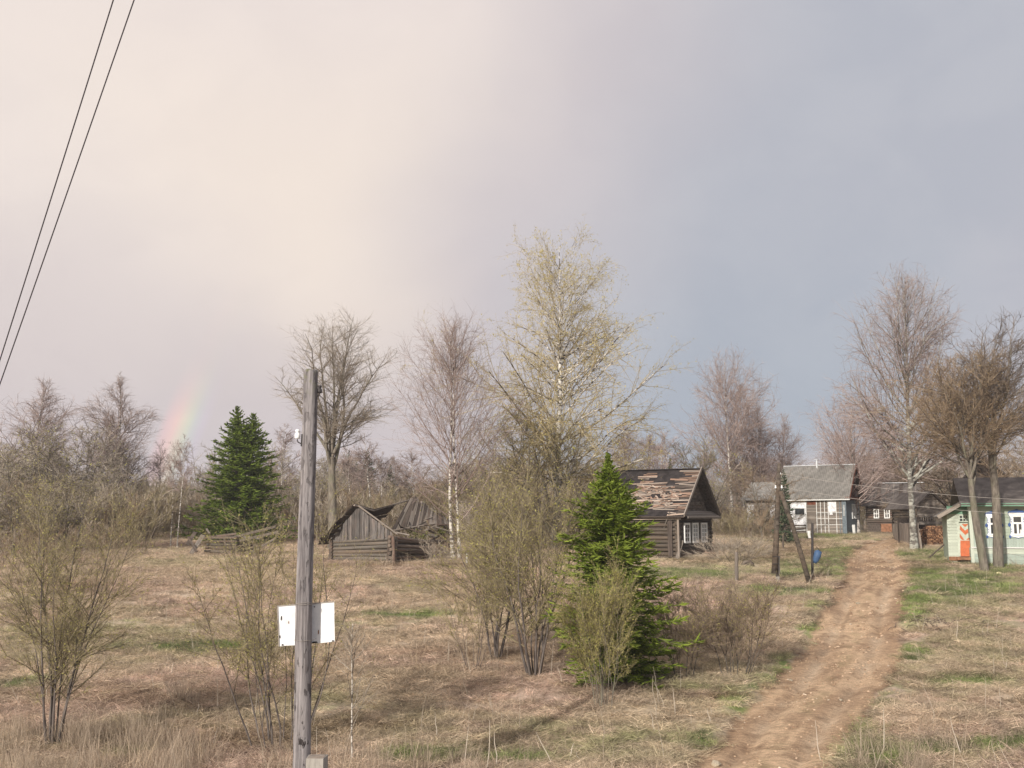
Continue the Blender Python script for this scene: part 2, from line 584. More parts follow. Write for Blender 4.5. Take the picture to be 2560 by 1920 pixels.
def mat_wood(name, dark, light, sc=(1.5, 14, 14), rv=0.25, tint=None, tint_amt=0.4, bstr=0.5, tscale=1.2):
    """weathered wood; grain runs along the axis whose scale is smallest (object space)"""
    m, t, bs, out = mat_base(name)
    oi = t.n('ShaderNodeObjectInfo')
    co = t.n('ShaderNodeTexCoord').outputs['Object']
    cmb = t.n('ShaderNodeCombineXYZ')
    r = t.math('MULTIPLY', oi.outputs['Random'], 37.0)
    for i in range(3):
        t.l(r, cmb.inputs[i])
    ad = t.n('ShaderNodeVectorMath', operation='MULTIPLY')
    t.l(co, ad.inputs[0])
    ad.inputs[1].default_value = sc
    ad2 = t.n('ShaderNodeVectorMath', operation='ADD')
    t.l(ad.outputs[0], ad2.inputs[0])
    t.l(cmb.outputs[0], ad2.inputs[1])
    g = t.noise(ad2.outputs[0], 1.0, 6, 0.7, 0.3)
    g2 = t.noise(ad2.outputs[0], 3.3, 3, 0.6)
    col = t.mix(t.smooth(g, 0.32, 0.68), dark, light)
    if tint:
        ad3 = t.n('ShaderNodeVectorMath', operation='ADD')
        t.l(co, ad3.inputs[0])
        t.l(cmb.outputs[0], ad3.inputs[1])
        n3 = t.noise(ad3.outputs[0], tscale, 4, 0.6)
        col = t.mix(t.math('MULTIPLY', t.smooth(n3, 0.45, 0.65), tint_amt), col, tint)
    col = t.mix(t.math('MULTIPLY', t.smooth(g2, 0.62, 0.72), 0.55), col, tuple(v * 0.35 for v in dark))
    hsv = t.n('ShaderNodeHueSaturation')
    t.l(t.math('MULTIPLY_ADD', oi.outputs['Random'], rv * 2, 1 - rv), hsv.inputs['Value'])
    t.l(col, hsv.inputs['Color'])
    t.l(hsv.outputs[0], bs.inputs['Base Color'])
    bump(t, bs, g, bstr, 0.015)
    return m


def mat_birch(name, white=(0.62, 0.58, 0.52), dark=(0.06, 0.05, 0.045), dark_amt=0.45, zs=7.0):
    m, t, bs, out = mat_base(name)
    co = t.n('ShaderNodeTexCoord').outputs['Object']
    mp_ = t.n('ShaderNodeMapping')
    mp_.inputs['Scale'].default_value = (2.0, 2.0, zs)
    t.l(co, mp_.inputs[0])
    n = t.noise(mp_.outputs[0], 1.0, 5, 0.65)
    n2 = t.noise(co, 0.8, 3, 0.6)
    k = t.smooth(t.math('MULTIPLY_ADD', n2, 0.35, n), 0.70 - 0.12 * dark_amt, 0.74)
    col = t.mix(k, white, dark)
    n4 = t.noise(co, 4.0, 3, 0.6)
    col = t.mix(t.math('MULTIPLY', t.smooth(n4, 0.4, 0.7), 0.35), col, (0.30, 0.27, 0.23))
    t.l(col, bs.inputs['Base Color'])
    bump(t, bs, n, 0.4, 0.01)
    return m


def mat_twig(name, c1, c2, rough=0.85):
    m, t, bs, out = mat_base(name)
    geo = t.n('ShaderNodeNewGeometry')
    oi = t.n('ShaderNodeObjectInfo')
    n = t.noise(geo.outputs['Position'], 1.1, 3, 0.6)
    r = t.math('ADD', t.math('MULTIPLY', geo.outputs['Random Per Island'], 0.5), t.math('MULTIPLY', n, 0.5))
    col = t.mix(t.smooth(r, 0.25, 0.75), c1, c2)
    hsv = t.n('ShaderNodeHueSaturation')
    t.l(t.math('MULTIPLY_ADD', oi.outputs['Random'], 0.3, 0.85), hsv.inputs['Value'])
    t.l(col, hsv.inputs['Color'])
    t.l(hsv.outputs[0], bs.inputs['Base Color'])
    bs.inputs['Roughness'].default_value = rough
    return m


def mat_leaf(name, c1, c2, trans=0.35):
    m, t, bs, out = mat_base(name)
    geo = t.n('ShaderNodeNewGeometry')
    n = t.noise(geo.outputs['Position'], 0.9, 3, 0.6)
    r = t.math('ADD', t.math('MULTIPLY', geo.outputs['Random Per Island'], 0.55), t.math('MULTIPLY', n, 0.45))
    col = t.mix(t.smooth(r, 0.2, 0.8), c1, c2)
    t.l(col, bs.inputs['Base Color'])
    tr = t.n('ShaderNodeBsdfTranslucent')
    t.l(col, tr.inputs['Color'])
    ms = t.n('ShaderNodeMixShader')
    ms.inputs[0].default_value = trans
    t.l(bs.outputs[0], ms.inputs[1])
    t.l(tr.outputs[0], ms.inputs[2])
    t.l(ms.outputs[0], out.inputs['Surface'])
    return m


def mat_tint(name, trans=0.3):
    """grass blades: colour comes from the clump (instance) and varies per blade"""
    m, t, bs, out = mat_base(name)
    a = t.n('ShaderNodeAttribute', attribute_type='INSTANCER', attribute_name='tint')
    b = t.n('ShaderNodeAttribute', attribute_type='GEOMETRY', attribute_name='shade')
    hsv = t.n('ShaderNodeHueSaturation')
    t.l(b.outputs['Fac'], hsv.inputs['Value'])
    t.l(a.outputs['Color'], hsv.inputs['Color'])
    t.l(hsv.outputs[0], bs.inputs['Base Color'])
    tr = t.n('ShaderNodeBsdfTranslucent')
    t.l(hsv.outputs[0], tr.inputs['Color'])
    ms = t.n('ShaderNodeMixShader')
    ms.inputs[0].default_value = trans
    t.l(bs.outputs[0], ms.inputs[1])
    t.l(tr.outputs[0], ms.inputs[2])
    t.l(ms.outputs[0], out.inputs['Surface'])
    return m


def mat_ground(name):
    m, t, bs, out = mat_base(name)
    a = t.n('ShaderNodeAttribute', attribute_type='GEOMETRY', attribute_name='albedo')
    geo = t.n('ShaderNodeNewGeometry')
    mp_ = t.n('ShaderNodeMapping')
    mp_.inputs['Scale'].default_value = (1, 2.2, 1)
    t.l(geo.outputs['Position'], mp_.inputs[0])
    n = t.noise(mp_.outputs[0], 5.0, 6, 0.7)
    n2 = t.noise(mp_.outputs[0], 30.0, 4, 0.7)
    nn = t.math('ADD', t.math('MULTIPLY', n, 0.5), t.math('MULTIPLY', n2, 0.5))
    hsv = t.n('ShaderNodeHueSaturation')
    t.l(t.smooth(nn, 0.35, 0.65, 0.55, 1.35), hsv.inputs['Value'])
    t.l(a.outputs['Color'], hsv.inputs['Color'])
    t.l(hsv.outputs[0], bs.inputs['Base Color'])
    bs.inputs['Roughness'].default_value = 1.0
    bump(t, bs, nn, 0.9, 0.06)
    return m


M_GROUND = mat_ground('ground_mat')
M_GRASS = mat_tint('grass_mat')
M_STONE = mat_plain('stone_mat', (0.42, 0.36, 0.27), 0.9, 0.35, 9, random_var=0.3)
M_BIRCH = mat_birch('birch_bark')
M_BIRCH_W = mat_birch('bright_birch_bark', (0.78, 0.75, 0.70), (0.08, 0.07, 0.06), 0.1)
M_BIRCH_FAR = mat_birch('birch_bark_grey', (0.50, 0.46, 0.42), (0.09, 0.08, 0.07), 0.6, 5)
M_BIRCH_OLD = mat_birch('old_birch_bark', (0.40, 0.40, 0.35), (0.10, 0.09, 0.08), 1.1, 4)
M_BARK = mat_wood('grey_bark', (0.10, 0.085, 0.07), (0.235, 0.205, 0.17), (9, 9, 2), 0.1, (0.17, 0.18, 0.11), 0.4)
M_BARK_N = mat_wood('willow_bark', (0.075, 0.062, 0.058), (0.17, 0.145, 0.13), (9, 9, 2), 0.12)
M_BARK_D = mat_wood('dark_bark', (0.05, 0.042, 0.035), (0.13, 0.11, 0.09), (9, 9, 2), 0.1)
M_TW_BIRCH = mat_twig('birch_twig', (0.20, 0.145, 0.125), (0.40, 0.32, 0.29))
M_TW_YEL = mat_twig('spring_birch_twig', (0.27, 0.21, 0.12), (0.42, 0.35, 0.22))
M_TW_GREY = mat_twig('grey_twig', (0.20, 0.165, 0.13), (0.40, 0.345, 0.28))
M_TW_DARK = mat_twig('dark_twig', (0.10, 0.075, 0.06), (0.20, 0.16, 0.125))
M_TW_OLIVE = mat_twig('olive_twig', (0.16, 0.13, 0.08), (0.31, 0.265, 0.15))
M_TW_RUST = mat_twig('rust_twig', (0.17, 0.12, 0.08), (0.31, 0.24, 0.165))
M_TW_NEAR = mat_twig('near_willow_twig', (0.145, 0.118, 0.08), (0.29, 0.245, 0.15))
M_TW_NEAR_R = mat_twig('near_brown_twig', (0.15, 0.112, 0.085), (0.30, 0.235, 0.165))
M_TW_MID = mat_twig('mid_twig', (0.20, 0.165, 0.13), (0.36, 0.31, 0.25))
M_LF_YEL = mat_leaf('young_leaf_yellow', (0.40, 0.35, 0.13), (0.58, 0.50, 0.23))
M_LF_OLIVE = mat_leaf('bud_olive', (0.34, 0.32, 0.09), (0.52, 0.48, 0.17))
M_LF_RUST = mat_leaf('bud_rust', (0.26, 0.19, 0.09), (0.38, 0.29, 0.15))
M_NEEDLE = mat_leaf('spruce_needle', (0.045, 0.085, 0.012), (0.25, 0.33, 0.05), 0.2)
M_NEEDLE_D = mat_leaf('dark_spruce_needle', (0.05, 0.075, 0.04), (0.10, 0.13, 0.075), 0.1)
M_NEEDLE_Y = mat_leaf('light_spruce_needle', (0.09, 0.14, 0.018), (0.34, 0.42, 0.065), 0.25)

LOGC = dict(sc=(2.2, 7, 7))
M_LOG_DARK = mat_wood('dark_log', (0.035, 0.028, 0.023), (0.15, 0.125, 0.10), rv=0.3, tint=(0.15, 0.10, 0.065), tint_amt=0.35, **LOGC)
M_LOG_GREY = mat_wood('grey_log', (0.05, 0.044, 0.037), (0.19, 0.17, 0.148), rv=0.22, tint=(0.24, 0.16, 0.10), tint_amt=0.4, **LOGC)
M_LOG_ROT = mat_wood('rotten_log', (0.045, 0.036, 0.03), (0.19, 0.155, 0.125), rv=0.35, tint=(0.20, 0.11, 0.08), tint_amt=0.4, **LOGC)
M_PLANK_V = mat_wood('grey_plank', (0.05, 0.044, 0.042), (0.17, 0.157, 0.147), (11, 11, 1.2), 0.42, (0.18, 0.14, 0.12), 0.4)
M_PLANK_X = mat_wood('grey_board', (0.13, 0.11, 0.095), (0.33, 0.29, 0.25), (2, 8, 8), 0.3, (0.22, 0.16, 0.12), 0.4)
M_PLANK_DX = mat_wood('dark_board', (0.04, 0.032, 0.027), (0.12, 0.095, 0.08), (2, 8, 8), 0.3)
M_LATH = mat_wood('roof_lath', (0.17, 0.125, 0.095), (0.47, 0.37, 0.30), (1.5, 6, 6), 0.35, (0.36, 0.33, 0.30), 0.6)
M_LATH_B = mat_wood('rusty_shingle', (0.12, 0.075, 0.055), (0.36, 0.25, 0.19), (1.5, 6, 6), 0.35, (0.26, 0.16, 0.11), 0.6)
M_TAR = mat_plain('tar_paper', (0.033, 0.028, 0.028), 0.85, 0.4, 3)
M_MOSS = mat_leaf('moss_mat', (0.07, 0.08, 0.02), (0.16, 0.17, 0.04), 0.1)
M_WHITE = mat_plain('white_paint', (0.78, 0.78, 0.76), 0.6, 0.08, 12)
M_WHITE_OLD = mat_plain('old_white_paint', (0.62, 0.62, 0.60), 0.7, 0.16, 14)
M_PORCELAIN = mat_plain('porcelain', (0.85, 0.87, 0.86), 0.25, 0.03, 3, 0.5)
M_GLASS = mat_plain('window_glass', (0.035, 0.04, 0.045), 0.08, 0.3, 2, 0.6)
M_CURTAIN = mat_plain('curtained_glass', (0.34, 0.36, 0.36), 0.25, 0.25, 5, 0.5)
M_IRON = mat_plain('dark_iron', (0.035, 0.03, 0.03), 0.6, 0.3, 20, 0.4)
M_CABLE = mat_plain('cable', (0.055, 0.045, 0.05), 0.7, 0.1, 5)
M_WIRE = mat_plain('aluminium_wire', (0.36, 0.33, 0.30), 0.5, 0.1, 5, 0.4)
M_TIE = mat_plain('tie_wire', (0.30, 0.27, 0.24), 0.5, 0.1, 5, 0.4)
M_SLATE = mat_plain('slate_sheet', (0.215, 0.205, 0.19), 0.95, 0.25, 2.2, random_var=0.12)
M_FELT = mat_plain('roof_felt', (0.135, 0.118, 0.108), 0.95, 0.25, 2, random_var=0.12)
M_ZINC = mat_plain('zinc', (0.58, 0.60, 0.62), 0.45, 0.1, 6, 0.4, 0.1)
M_BLUEGREY = mat_plain('blue_grey_paint', (0.14, 0.17, 0.19), 0.8, 0.25, 8)
M_MINT = mat_plain('mint_paint', (0.37, 0.43, 0.345), 0.75, 0.12, 9, random_var=0.07)
M_MINT_L = mat_plain('pale_mint_paint', (0.47, 0.51, 0.43), 0.75, 0.14, 9, random_var=0.08)
M_MINT_B = mat_plain('bluish_mint_paint', (0.35, 0.41, 0.36), 0.75, 0.14, 9, random_var=0.08)
M_GREEN_D = mat_plain('green_trim', (0.17, 0.31, 0.22), 0.7, 0.15, 9)
M_ORANGE = mat_plain('orange_paint', (0.50, 0.14, 0.06), 0.7, 0.12, 9)
M_BLUE = mat_plain('blue_paint', (0.05, 0.10, 0.26), 0.7, 0.15, 9)
M_PLASTIC = mat_plain('blue_plastic', (0.055, 0.105, 0.20), 0.5, 0.12, 9)
M_REDBR = mat_plain('red_brown_board', (0.125, 0.042, 0.024), 0.85, 0.35, 5, random_var=0.15)
M_FOIL = mat_plain('pale_patched_wall', (0.66, 0.66, 0.68), 0.6, 0.28, 6)
M_BRICKR = mat_plain('rust_earth', (0.26, 0.13, 0.075), 0.95, 0.3, 5)
M_FIRE_END = mat_plain('firewood_end', (0.36, 0.19, 0.085), 0.9, 0.45, 7)
M_CONC = mat_plain('concrete', (0.33, 0.31, 0.28), 0.95, 0.15, 6)
M_YSTONE = mat_plain('yellow_stone', (0.62, 0.56, 0.33), 0.8, 0.15, 6)


def mat_pole():
    m, t, bs, out = mat_base('weathered_pole')
    co = t.n('ShaderNodeTexCoord').outputs['Object']
    mp_ = t.n('ShaderNodeMapping')
    mp_.inputs['Scale'].default_value = (13, 13, 0.7)
    t.l(co, mp_.inputs[0])
    g = t.noise(mp_.outputs[0], 1.0, 7, 0.72, 0.2)
    mp2 = t.n('ShaderNodeMapping')
    mp2.inputs['Scale'].default_value = (9, 9, 3.0)
    t.l(co, mp2.inputs[0])
    k = t.noise(mp2.outputs[0], 1.0, 4, 0.62, 0.4)
    k2 = t.noise(co, 1.6, 2, 0.5)
    col = t.mix(t.smooth(g, 0.3, 0.7), (0.07, 0.063, 0.066), (0.36, 0.335, 0.335))
    col = t.mix(t.math('MULTIPLY', t.smooth(k2, 0.45, 0.7), 0.25), col, (0.20, 0.17, 0.16))
    rot = t.smooth(k, 0.575, 0.61)
    z = t.n('ShaderNodeSeparateXYZ')
    t.l(co, z.inputs[0])
    lower = t.smooth(z.outputs[2], 3.4, 0.4, 0.35, 1.0)
    col = t.mix(t.math('MULTIPLY', rot, lower), col, (0.022, 0.017, 0.016))
    # lichen near the top
    lich = t.math('MULTIPLY', t.smooth(z.outputs[2], 6.2, 7.0), t.smooth(t.noise(co, 9, 4), 0.5, 0.62))
    col = t.mix(t.math('MULTIPLY', lich, 0.5), col, (0.17, 0.18, 0.08))
    t.l(col, bs.inputs['Base Color'])
    bump(t, bs, t.math('SUBTRACT', g, rot), 0.7, 0.02)
    return m


M_POLE = mat_pole()

# ------------------------------------------------------------------ ground, road
def build_terrain():
    na = 700
    az = np.linspace(-0.66, 0.66, na)
    ys = [3.0]
    while ys[-1] < 4200:
        y = ys[-1]
        if y < 14: st = 0.35
        elif y < 70: st = max(0.11, y * 0.0042)
        elif y < 100: st = 0.5
        else: st = y * 0.06
        ys.append(y + st)
    ys = np.array(ys)
    A, Yg = np.meshgrid(az, ys)
    Xg = Yg * np.tan(A)
    rc = road_coord(Xg, Yg)
    Zg = ground(Xg, Yg, rc)
    colr, gm, pale, brown, rm = ground_colour(Xg, Yg, Zg, rc)
    V = np.stack([Xg, Yg, Zg], -1).reshape(-1, 3)
    ny = len(ys)
    i = np.arange(ny - 1)[:, None] * na
    j = np.arange(na - 1)[None, :]
    q = np.stack([i + j, i + j + 1, i + na + j + 1, i + na + j], -1).reshape(-1, 4)
    fm = rm.reshape(-1)[q].mean(1) > 0.5
    colf = np.concatenate([colr, np.ones(colr.shape[:2] + (1,))], -1).reshape(-1, 4)
    for nm, qq in (('field_ground', q[~fm]), ('dirt_road', q[fm])):
        used, inv = np.unique(qq.ravel(), return_inverse=True)
        me = mesh_np(nm, V[used], inv.reshape(-1, 4), True, {'albedo': ('FLOAT_COLOR', colf[used])})
        o = link(nm, me, M_GROUND)
        o['kind'] = 'structure'


build_terrain()


# ------------------------------------------------------------------ instanced ground cover (stuff)
def gn_scatter(name, pts, rotz, scl, tint, idx, protos, kind_label=None, tilt=None):
    """points carrying attributes; each gets one of the proto meshes"""
    pc = bpy.data.collections.new(name + '_sources')
    for k_, me in enumerate(protos):
        o = bpy.data.objects.new('%s_source_%02d' % (name, k_), me)
        pc.objects.link(o)
    me = bpy.data.meshes.new(name)
    me.vertices.add(len(pts))
    me.vertices.foreach_set('co', np.ascontiguousarray(pts, np.float32).ravel())
    rot = np.zeros((len(pts), 3), np.float32)
    rot[:, 2] = rotz
    if tilt is not None:
        rot[:, :2] = tilt
    for nm, typ, arr, key in (('rot', 'FLOAT_VECTOR', rot, 'vector'), ('scl', 'FLOAT', scl, 'value'), ('tint', 'FLOAT_COLOR', np.concatenate([tint, np.ones((len(pts), 1))], 1), 'color'), ('idx', 'INT', idx, 'value')):
        a = me.attributes.new(nm, typ, 'POINT')
        a.data.foreach_set(key, np.ascontiguousarray(arr, np.int32 if typ == 'INT' else np.float32).ravel())
    o = bpy.data.objects.new(name, me)
    COL.objects.link(o)
    ng = bpy.data.node_groups.new(name + '_nodes', 'GeometryNodeTree')
    ng.interface.new_socket('Geometry', in_out='INPUT', socket_type='NodeSocketGeometry')
    ng.interface.new_socket('Geometry', in_out='OUTPUT', socket_type='NodeSocketGeometry')
    N, Lk = ng.nodes, ng.links
    gi, go = N.new('NodeGroupInput'), N.new('NodeGroupOutput')
    m2p = N.new('GeometryNodeMeshToPoints')
    ci = N.new('GeometryNodeCollectionInfo')
    ci.inputs[0].default_value = pc
    ci.inputs['Separate Children'].default_value = True
    ci.inputs['Reset Children'].default_value = True
    ip = N.new('GeometryNodeInstanceOnPoints')
    ip.inputs['Pick Instance'].default_value = True

    def na(nm, typ):
        n = N.new('GeometryNodeInputNamedAttribute')
        n.data_type = typ
        n.inputs[0].default_value = nm
        return next(s for s in n.outputs if s.enabled and s.name == 'Attribute')
    Lk.new(gi.outputs[0], m2p.inputs[0])
    Lk.new(m2p.outputs[0], ip.inputs['Points'])
    Lk.new(ci.outputs[0], ip.inputs['Instance'])
    Lk.new(na('idx', 'INT'), ip.inputs['Instance Index'])
    Lk.new(na('rot', 'FLOAT_VECTOR'), ip.inputs['Rotation'])
    Lk.new(na('scl', 'FLOAT'), ip.inputs['Scale'])
    Lk.new(ip.outputs[0], go.inputs[0])
    md = o.modifiers.new('scatter', 'NODES')
    md.node_group = ng
    o['kind'] = 'stuff'
    return o


def blades(n, spread, hmin, hmax, wd, lean, bend, seg=2, flat=0.0):
    """one clump of grass blades as a mesh"""
    base = rng.normal(size=(n, 2)) * spread * 0.5
    az = rng.uniform(0, 2 * np.pi, n)
    ln = rng.uniform(hmin, hmax, n)
    lean_a = np.clip(rng.normal(lean, 0.25, n), 0.02, 1.5)
    d0 = np.stack([np.cos(az) * np.sin(lean_a), np.sin(az) * np.sin(lean_a), np.cos(lean_a)], 1)
    P = np.zeros((n, seg + 1, 3))
    P[:, 0, :2] = base
    P[:, 0, 2] = rng.uniform(-0.03, 0.0 + flat, n)
    d = d0.copy()
    for k_ in range(seg):
        P[:, k_ + 1] = P[:, k_] + d * (ln / seg)[:, None]
        d = d + np.array([0, 0, -1.0]) * bend * rng.uniform(0.5, 1.5, (n, 1)) + rng.normal(size=(n, 3)) * 0.12
        d /= np.linalg.norm(d, axis=1, keepdims=True)
    P[:, 1:, 2] = np.maximum(P[:, 1:, 2], 0.01)
    Wd = np.linspace(1, 0.15, seg + 1)[None, :] * wd * rng.uniform(0.6, 1.4, (n, 1))
    V, q = ribbons(P, Wd)
    sh = np.repeat(rng.uniform(0.6, 1.35, n), (seg + 1) * 2)
    me = mesh_np('grass_clump', V, q, False, {'shade': ('FLOAT', sh)})
    me.materials.append(M_GRASS)
    return me


def build_cover():
    protos = []
    for _ in range(4):
        protos.append(blades(100, 0.36, 0.08, 0.30, 0.0048, 1.38, 0.12, 2, 0.03))     # 0-3 matted dead grass
    for _ in range(3):
        protos.append(blades(50, 0.20, 0.07, 0.22, 0.0040, 0.6, 0.4))              # 4-6 short dry tufts
    for _ in range(3):
        protos.append(blades(34, 0.26, 0.45, 1.0, 0.0045, 0.22, 0.12, 3))            # 7-9 tall pale reed
    for _ in range(3):
        protos.append(blades(90, 0.26, 0.05, 0.16, 0.0045, 0.55, 0.4))               # 10-12 fresh grass
    bands = [(13, 24, 34), (24, 36, 22), (36, 52, 12), (52, 92, 5)]
    X_, Y_ = [], []
    for y0, y1, dens in bands:
        half = 0.56
        area = half * (y1 ** 2 - y0 ** 2)
        n = int(area * dens)
        y = np.sqrt(rng.uniform(y0 ** 2, y1 ** 2, n))
        x = y * rng.uniform(-half, half, n)
        X_.append(x)
        Y_.append(y)
    x, y = np.concatenate(X_), np.concatenate(Y_)
    rc = road_coord(x, y)
    z = ground(x, y, rc)
    col, gm, pale, brown, rm = ground_colour(x, y, z, rc)
    thin = fbm(x, y, 0.9, 3, 101)
    keep = (rm < 0.35) & (thin > 0.24)
    keep &= ~((np.abs(rc) < 1.1) & (rng.random(len(x)) < 0.85))
    # bare earth here and there
    keep &= ~((fbm(x, y, 0.45, 2, 105) > 0.66) & (rng.random(len(x)) < 0.55))
    x, y, z, col, gm, pale, rc = (a[keep] for a in (x, y, z, col, gm, pale, rc))
    n = len(x)
    idx = rng.integers(0, 4, n)
    r = rng.random(n)
    idx = np.where(r < 0.22, rng.integers(4, 7, n), idx)
    idx = np.where((gm > 0.3) & (rng.random(n) < gm * 0.95), rng.integers(10, 13, n), idx)
    u, v = proj(x, y, z)
    tall = (fbm(x, y, 0.35, 3, 111) - 0.55) * 3
    tallzone = ((u < 480) & (v > 1835)) * 0.28 + ((u > 2130) & (u < 2330) & (v > 1830)) * 0.08 + ((v > 1890) & (u < 1500)) * 0.1 + ((np.abs(v - 1400) < 20) & (u > 850) & (u < 1250)) * 0.12 + ((v > 1620) & (v < 1700) & (u > 1000) & (u < 1350)) * .05
    pt = np.clip(tall, 0, 1) * 0.05 * (np.abs(rc) > 1.4) + tallzone * np.clip((fbm(x, y, 1.0, 2, 113) - 0.35) * 4, 0, 1)
    ist = rng.random(n) < pt
    idx = np.where(ist, rng.integers(7, 10, n), idx)
    tint = col * rng.uniform(0.45, 1.5, (n, 1))
    tint = np.where(ist[:, None], np.array([[0.42, 0.34, 0.26]]) * rng.uniform(0.8, 1.2, (n, 1)), tint)
    blond = (rng.random(n) < 0.10) & (gm < 0.3)
    tint = np.where(blond[:, None], np.array([[0.55, 0.44, 0.31]]), tint)
    scl = rng.uniform(0.7, 1.3, n) * (1 + np.clip((y - 30) / 60, 0, 0.5))
    scl = np.where(ist, rng.uniform(0.55, 1.0, n), scl)
    # the ground right beside the fence, buildings: keep low
    tilt = rng.normal(size=(n, 2)) * 0.08
    o = gn_scatter('dead_grass', np.stack([x, y, z + 0.0], 1), rng.uniform(0, 6.28, n), scl, np.clip(tint, 0.01, 0.9), idx, protos, tilt=tilt)
    tag(o, 'matted straw coloured dead grass with fresh green patches over the field', 'grass')


build_cover()


def stone_mesh(seed, mat):
    r = np.random.default_rng(seed)
    t = (1 + 5 ** 0.5) / 2
    V = np.array([(-1, t, 0), (1, t, 0), (-1, -t, 0), (1, -t, 0), (0, -1, t), (0, 1, t), (0, -1, -t), (0, 1, -t), (t, 0, -1), (t, 0, 1), (-t, 0, -1), (-t, 0, 1)], float)
    V = V / np.linalg.norm(V[0]) * r.uniform(0.75, 1.2, (12, 1)) * np.array([1, 0.8, 0.6])
    Fc = np.array([(0, 11, 5), (0, 5, 1), (0, 1, 7), (0, 7, 10), (0, 10, 11), (1, 5, 9), (5, 11, 4), (11, 10, 2), (10, 7, 6), (7, 1, 8), (3, 9, 4), (3, 4, 2), (3, 2, 6), (3, 6, 8), (3, 8, 9), (4, 9, 5), (2, 4, 11), (6, 2, 10), (8, 6, 7), (9, 8, 1)])
    me = mesh_np('stone', V, Fc)
    me.materials.append(mat)
    return me


def build_stones():
    m, t, bs, out = mat_base('pebble_mat')
    a = t.n('ShaderNodeAttribute', attribute_type='INSTANCER', attribute_name='tint')
    t.l(a.outputs['Color'], bs.inputs['Base Color'])
    protos = [stone_mesh(s_, m) for s_ in range(5)]
    n = 13000
    k_ = rng.integers(15, len(RXY) - 60, n)
    off = rng.normal(size=n) * 0.55
    edge_side = rng.random(n) < 0.35
    off = np.where(edge_side, np.sign(off) * rng.normal(0.95, 0.12, n), off)
    tdir = np.gradient(RXY[:, :2], axis=0)
    tdir /= np.linalg.norm(tdir, axis=1, keepdims=True)
    x = RXY[k_, 0] + tdir[k_, 1] * off * RXY[k_, 2] + rng.normal(size=n) * 0.2
    y = RXY[k_, 1] - tdir[k_, 0] * off * RXY[k_, 2] + rng.normal(size=n) * 0.2
    cl = fbm(x, y, 1.1, 3, 131)
    keep = rng.random(n) < np.clip((cl - 0.35) * 3.2, 0.1, 1)
    x, y = x[keep], y[keep]
    n = len(x)
    rc = road_coord(x, y)
    z = ground(x, y, rc)
    sc = 0.008 + 0.034 * rng.random(n) ** 5
    sc = sc * np.clip(y / 24, 0.9, 1.5)
    pal = np.array([(0.50, 0.37, 0.26), (0.38, 0.265, 0.175), (0.58, 0.48, 0.37), (0.27, 0.18, 0.115), (0.46, 0.33, 0.22)])
    tint = pal[rng.choice(5, n, p=[.28, .26, .05, .21, .20])] * rng.uniform(0.8, 1.15, (n, 1))
    o = gn_scatter('road_gravel', np.stack([x, y, z + sc * 0.2], 1), rng.uniform(0, 6.28, n), sc, tint, rng.integers(0, 5, n), protos)
    tag(o, 'pebbles and clods strewn over the dirt road', 'gravel')


build_stones()


# ------------------------------------------------------------------ trees
def grow(P, Rr, total, t0, t1, ang, angj, lenfn, trop, wob, nseg, rk, rmax, rmin, weight=None, tpow=1.0):
    B, n, _ = P.shape
    seg = np.linalg.norm(np.diff(P, axis=1), axis=2).sum(1)
    wgt = seg if weight is None else weight
    idx = rng.choice(B, total, p=wgt / wgt.sum())
    t = t0 + (t1 - t0) * rng.random(total) ** tpow
    f = t * (n - 1)
    i = np.minimum(f.astype(int), n - 2)
    fr = (f - i)[:, None]
    p = P[idx, i] * (1 - fr) + P[idx, i + 1] * fr
    T = P[idx, i + 1] - P[idx, i]
    T /= np.linalg.norm(T, axis=1, keepdims=True) + 1e-9
    pr = Rr[idx, i] * (1 - fr[:, 0]) + Rr[idx, i + 1] * fr[:, 0]
    q = np.cross(T, rng.normal(size=(total, 3)))
    q /= np.linalg.norm(q, axis=1, keepdims=True) + 1e-9
    a = (ang(t) if callable(ang) else ang) + rng.normal(size=total) * angj
    d = np.cos(a)[:, None] * T + np.sin(a)[:, None] * q
    Ln = lenfn(t, seg[idx]) * rng.uniform(0.65, 1.25, total)
    out = np.zeros((total, nseg + 1, 3))
    out[:, 0] = p
    tv = np.array(trop)
    for k_ in range(nseg):
        out[:, k_ + 1] = out[:, k_] + d * (Ln / nseg)[:, None]
        d = d + (tv[k_] if tv.ndim == 2 else tv) + rng.normal(size=(total, 3)) * wob
        d /= np.linalg.norm(d, axis=1, keepdims=True)
    r0 = np.clip(pr * rk, rmin, rmax)
    tap = np.linspace(1, 0.35, nseg + 1)
    return out, r0[:, None] * tap[None, :]


def stem(h, r, nseg=12, lean=(0, 0), wob=0.03, base=(0, 0, 0), flare=1.5):
    P = np.zeros((1, nseg + 1, 3))
    d = np.array([lean[0], lean[1], 1.0])
    P[0, 0] = np.array(base) + (0, 0, -0.3)
    for k_ in range(nseg):
        dd = d / np.linalg.norm(d)
        P[0, k_ + 1] = P[0, k_] + dd * (h + 0.3) / nseg
        d = d + np.array([*(rng.normal(size=2) * wob), 0]) - np.array([d[0] * 0.1, d[1] * 0.1, 0])
    t = np.linspace(0, 1, nseg + 1)
    Rr = r * (1 - 0.93 * t ** 0.9)
    Rr[0] *= flare
    if nseg > 6: Rr[1] *= 1.0 + (flare - 1) * .3
    return P, np.maximum(Rr, 0.008)[None, :]


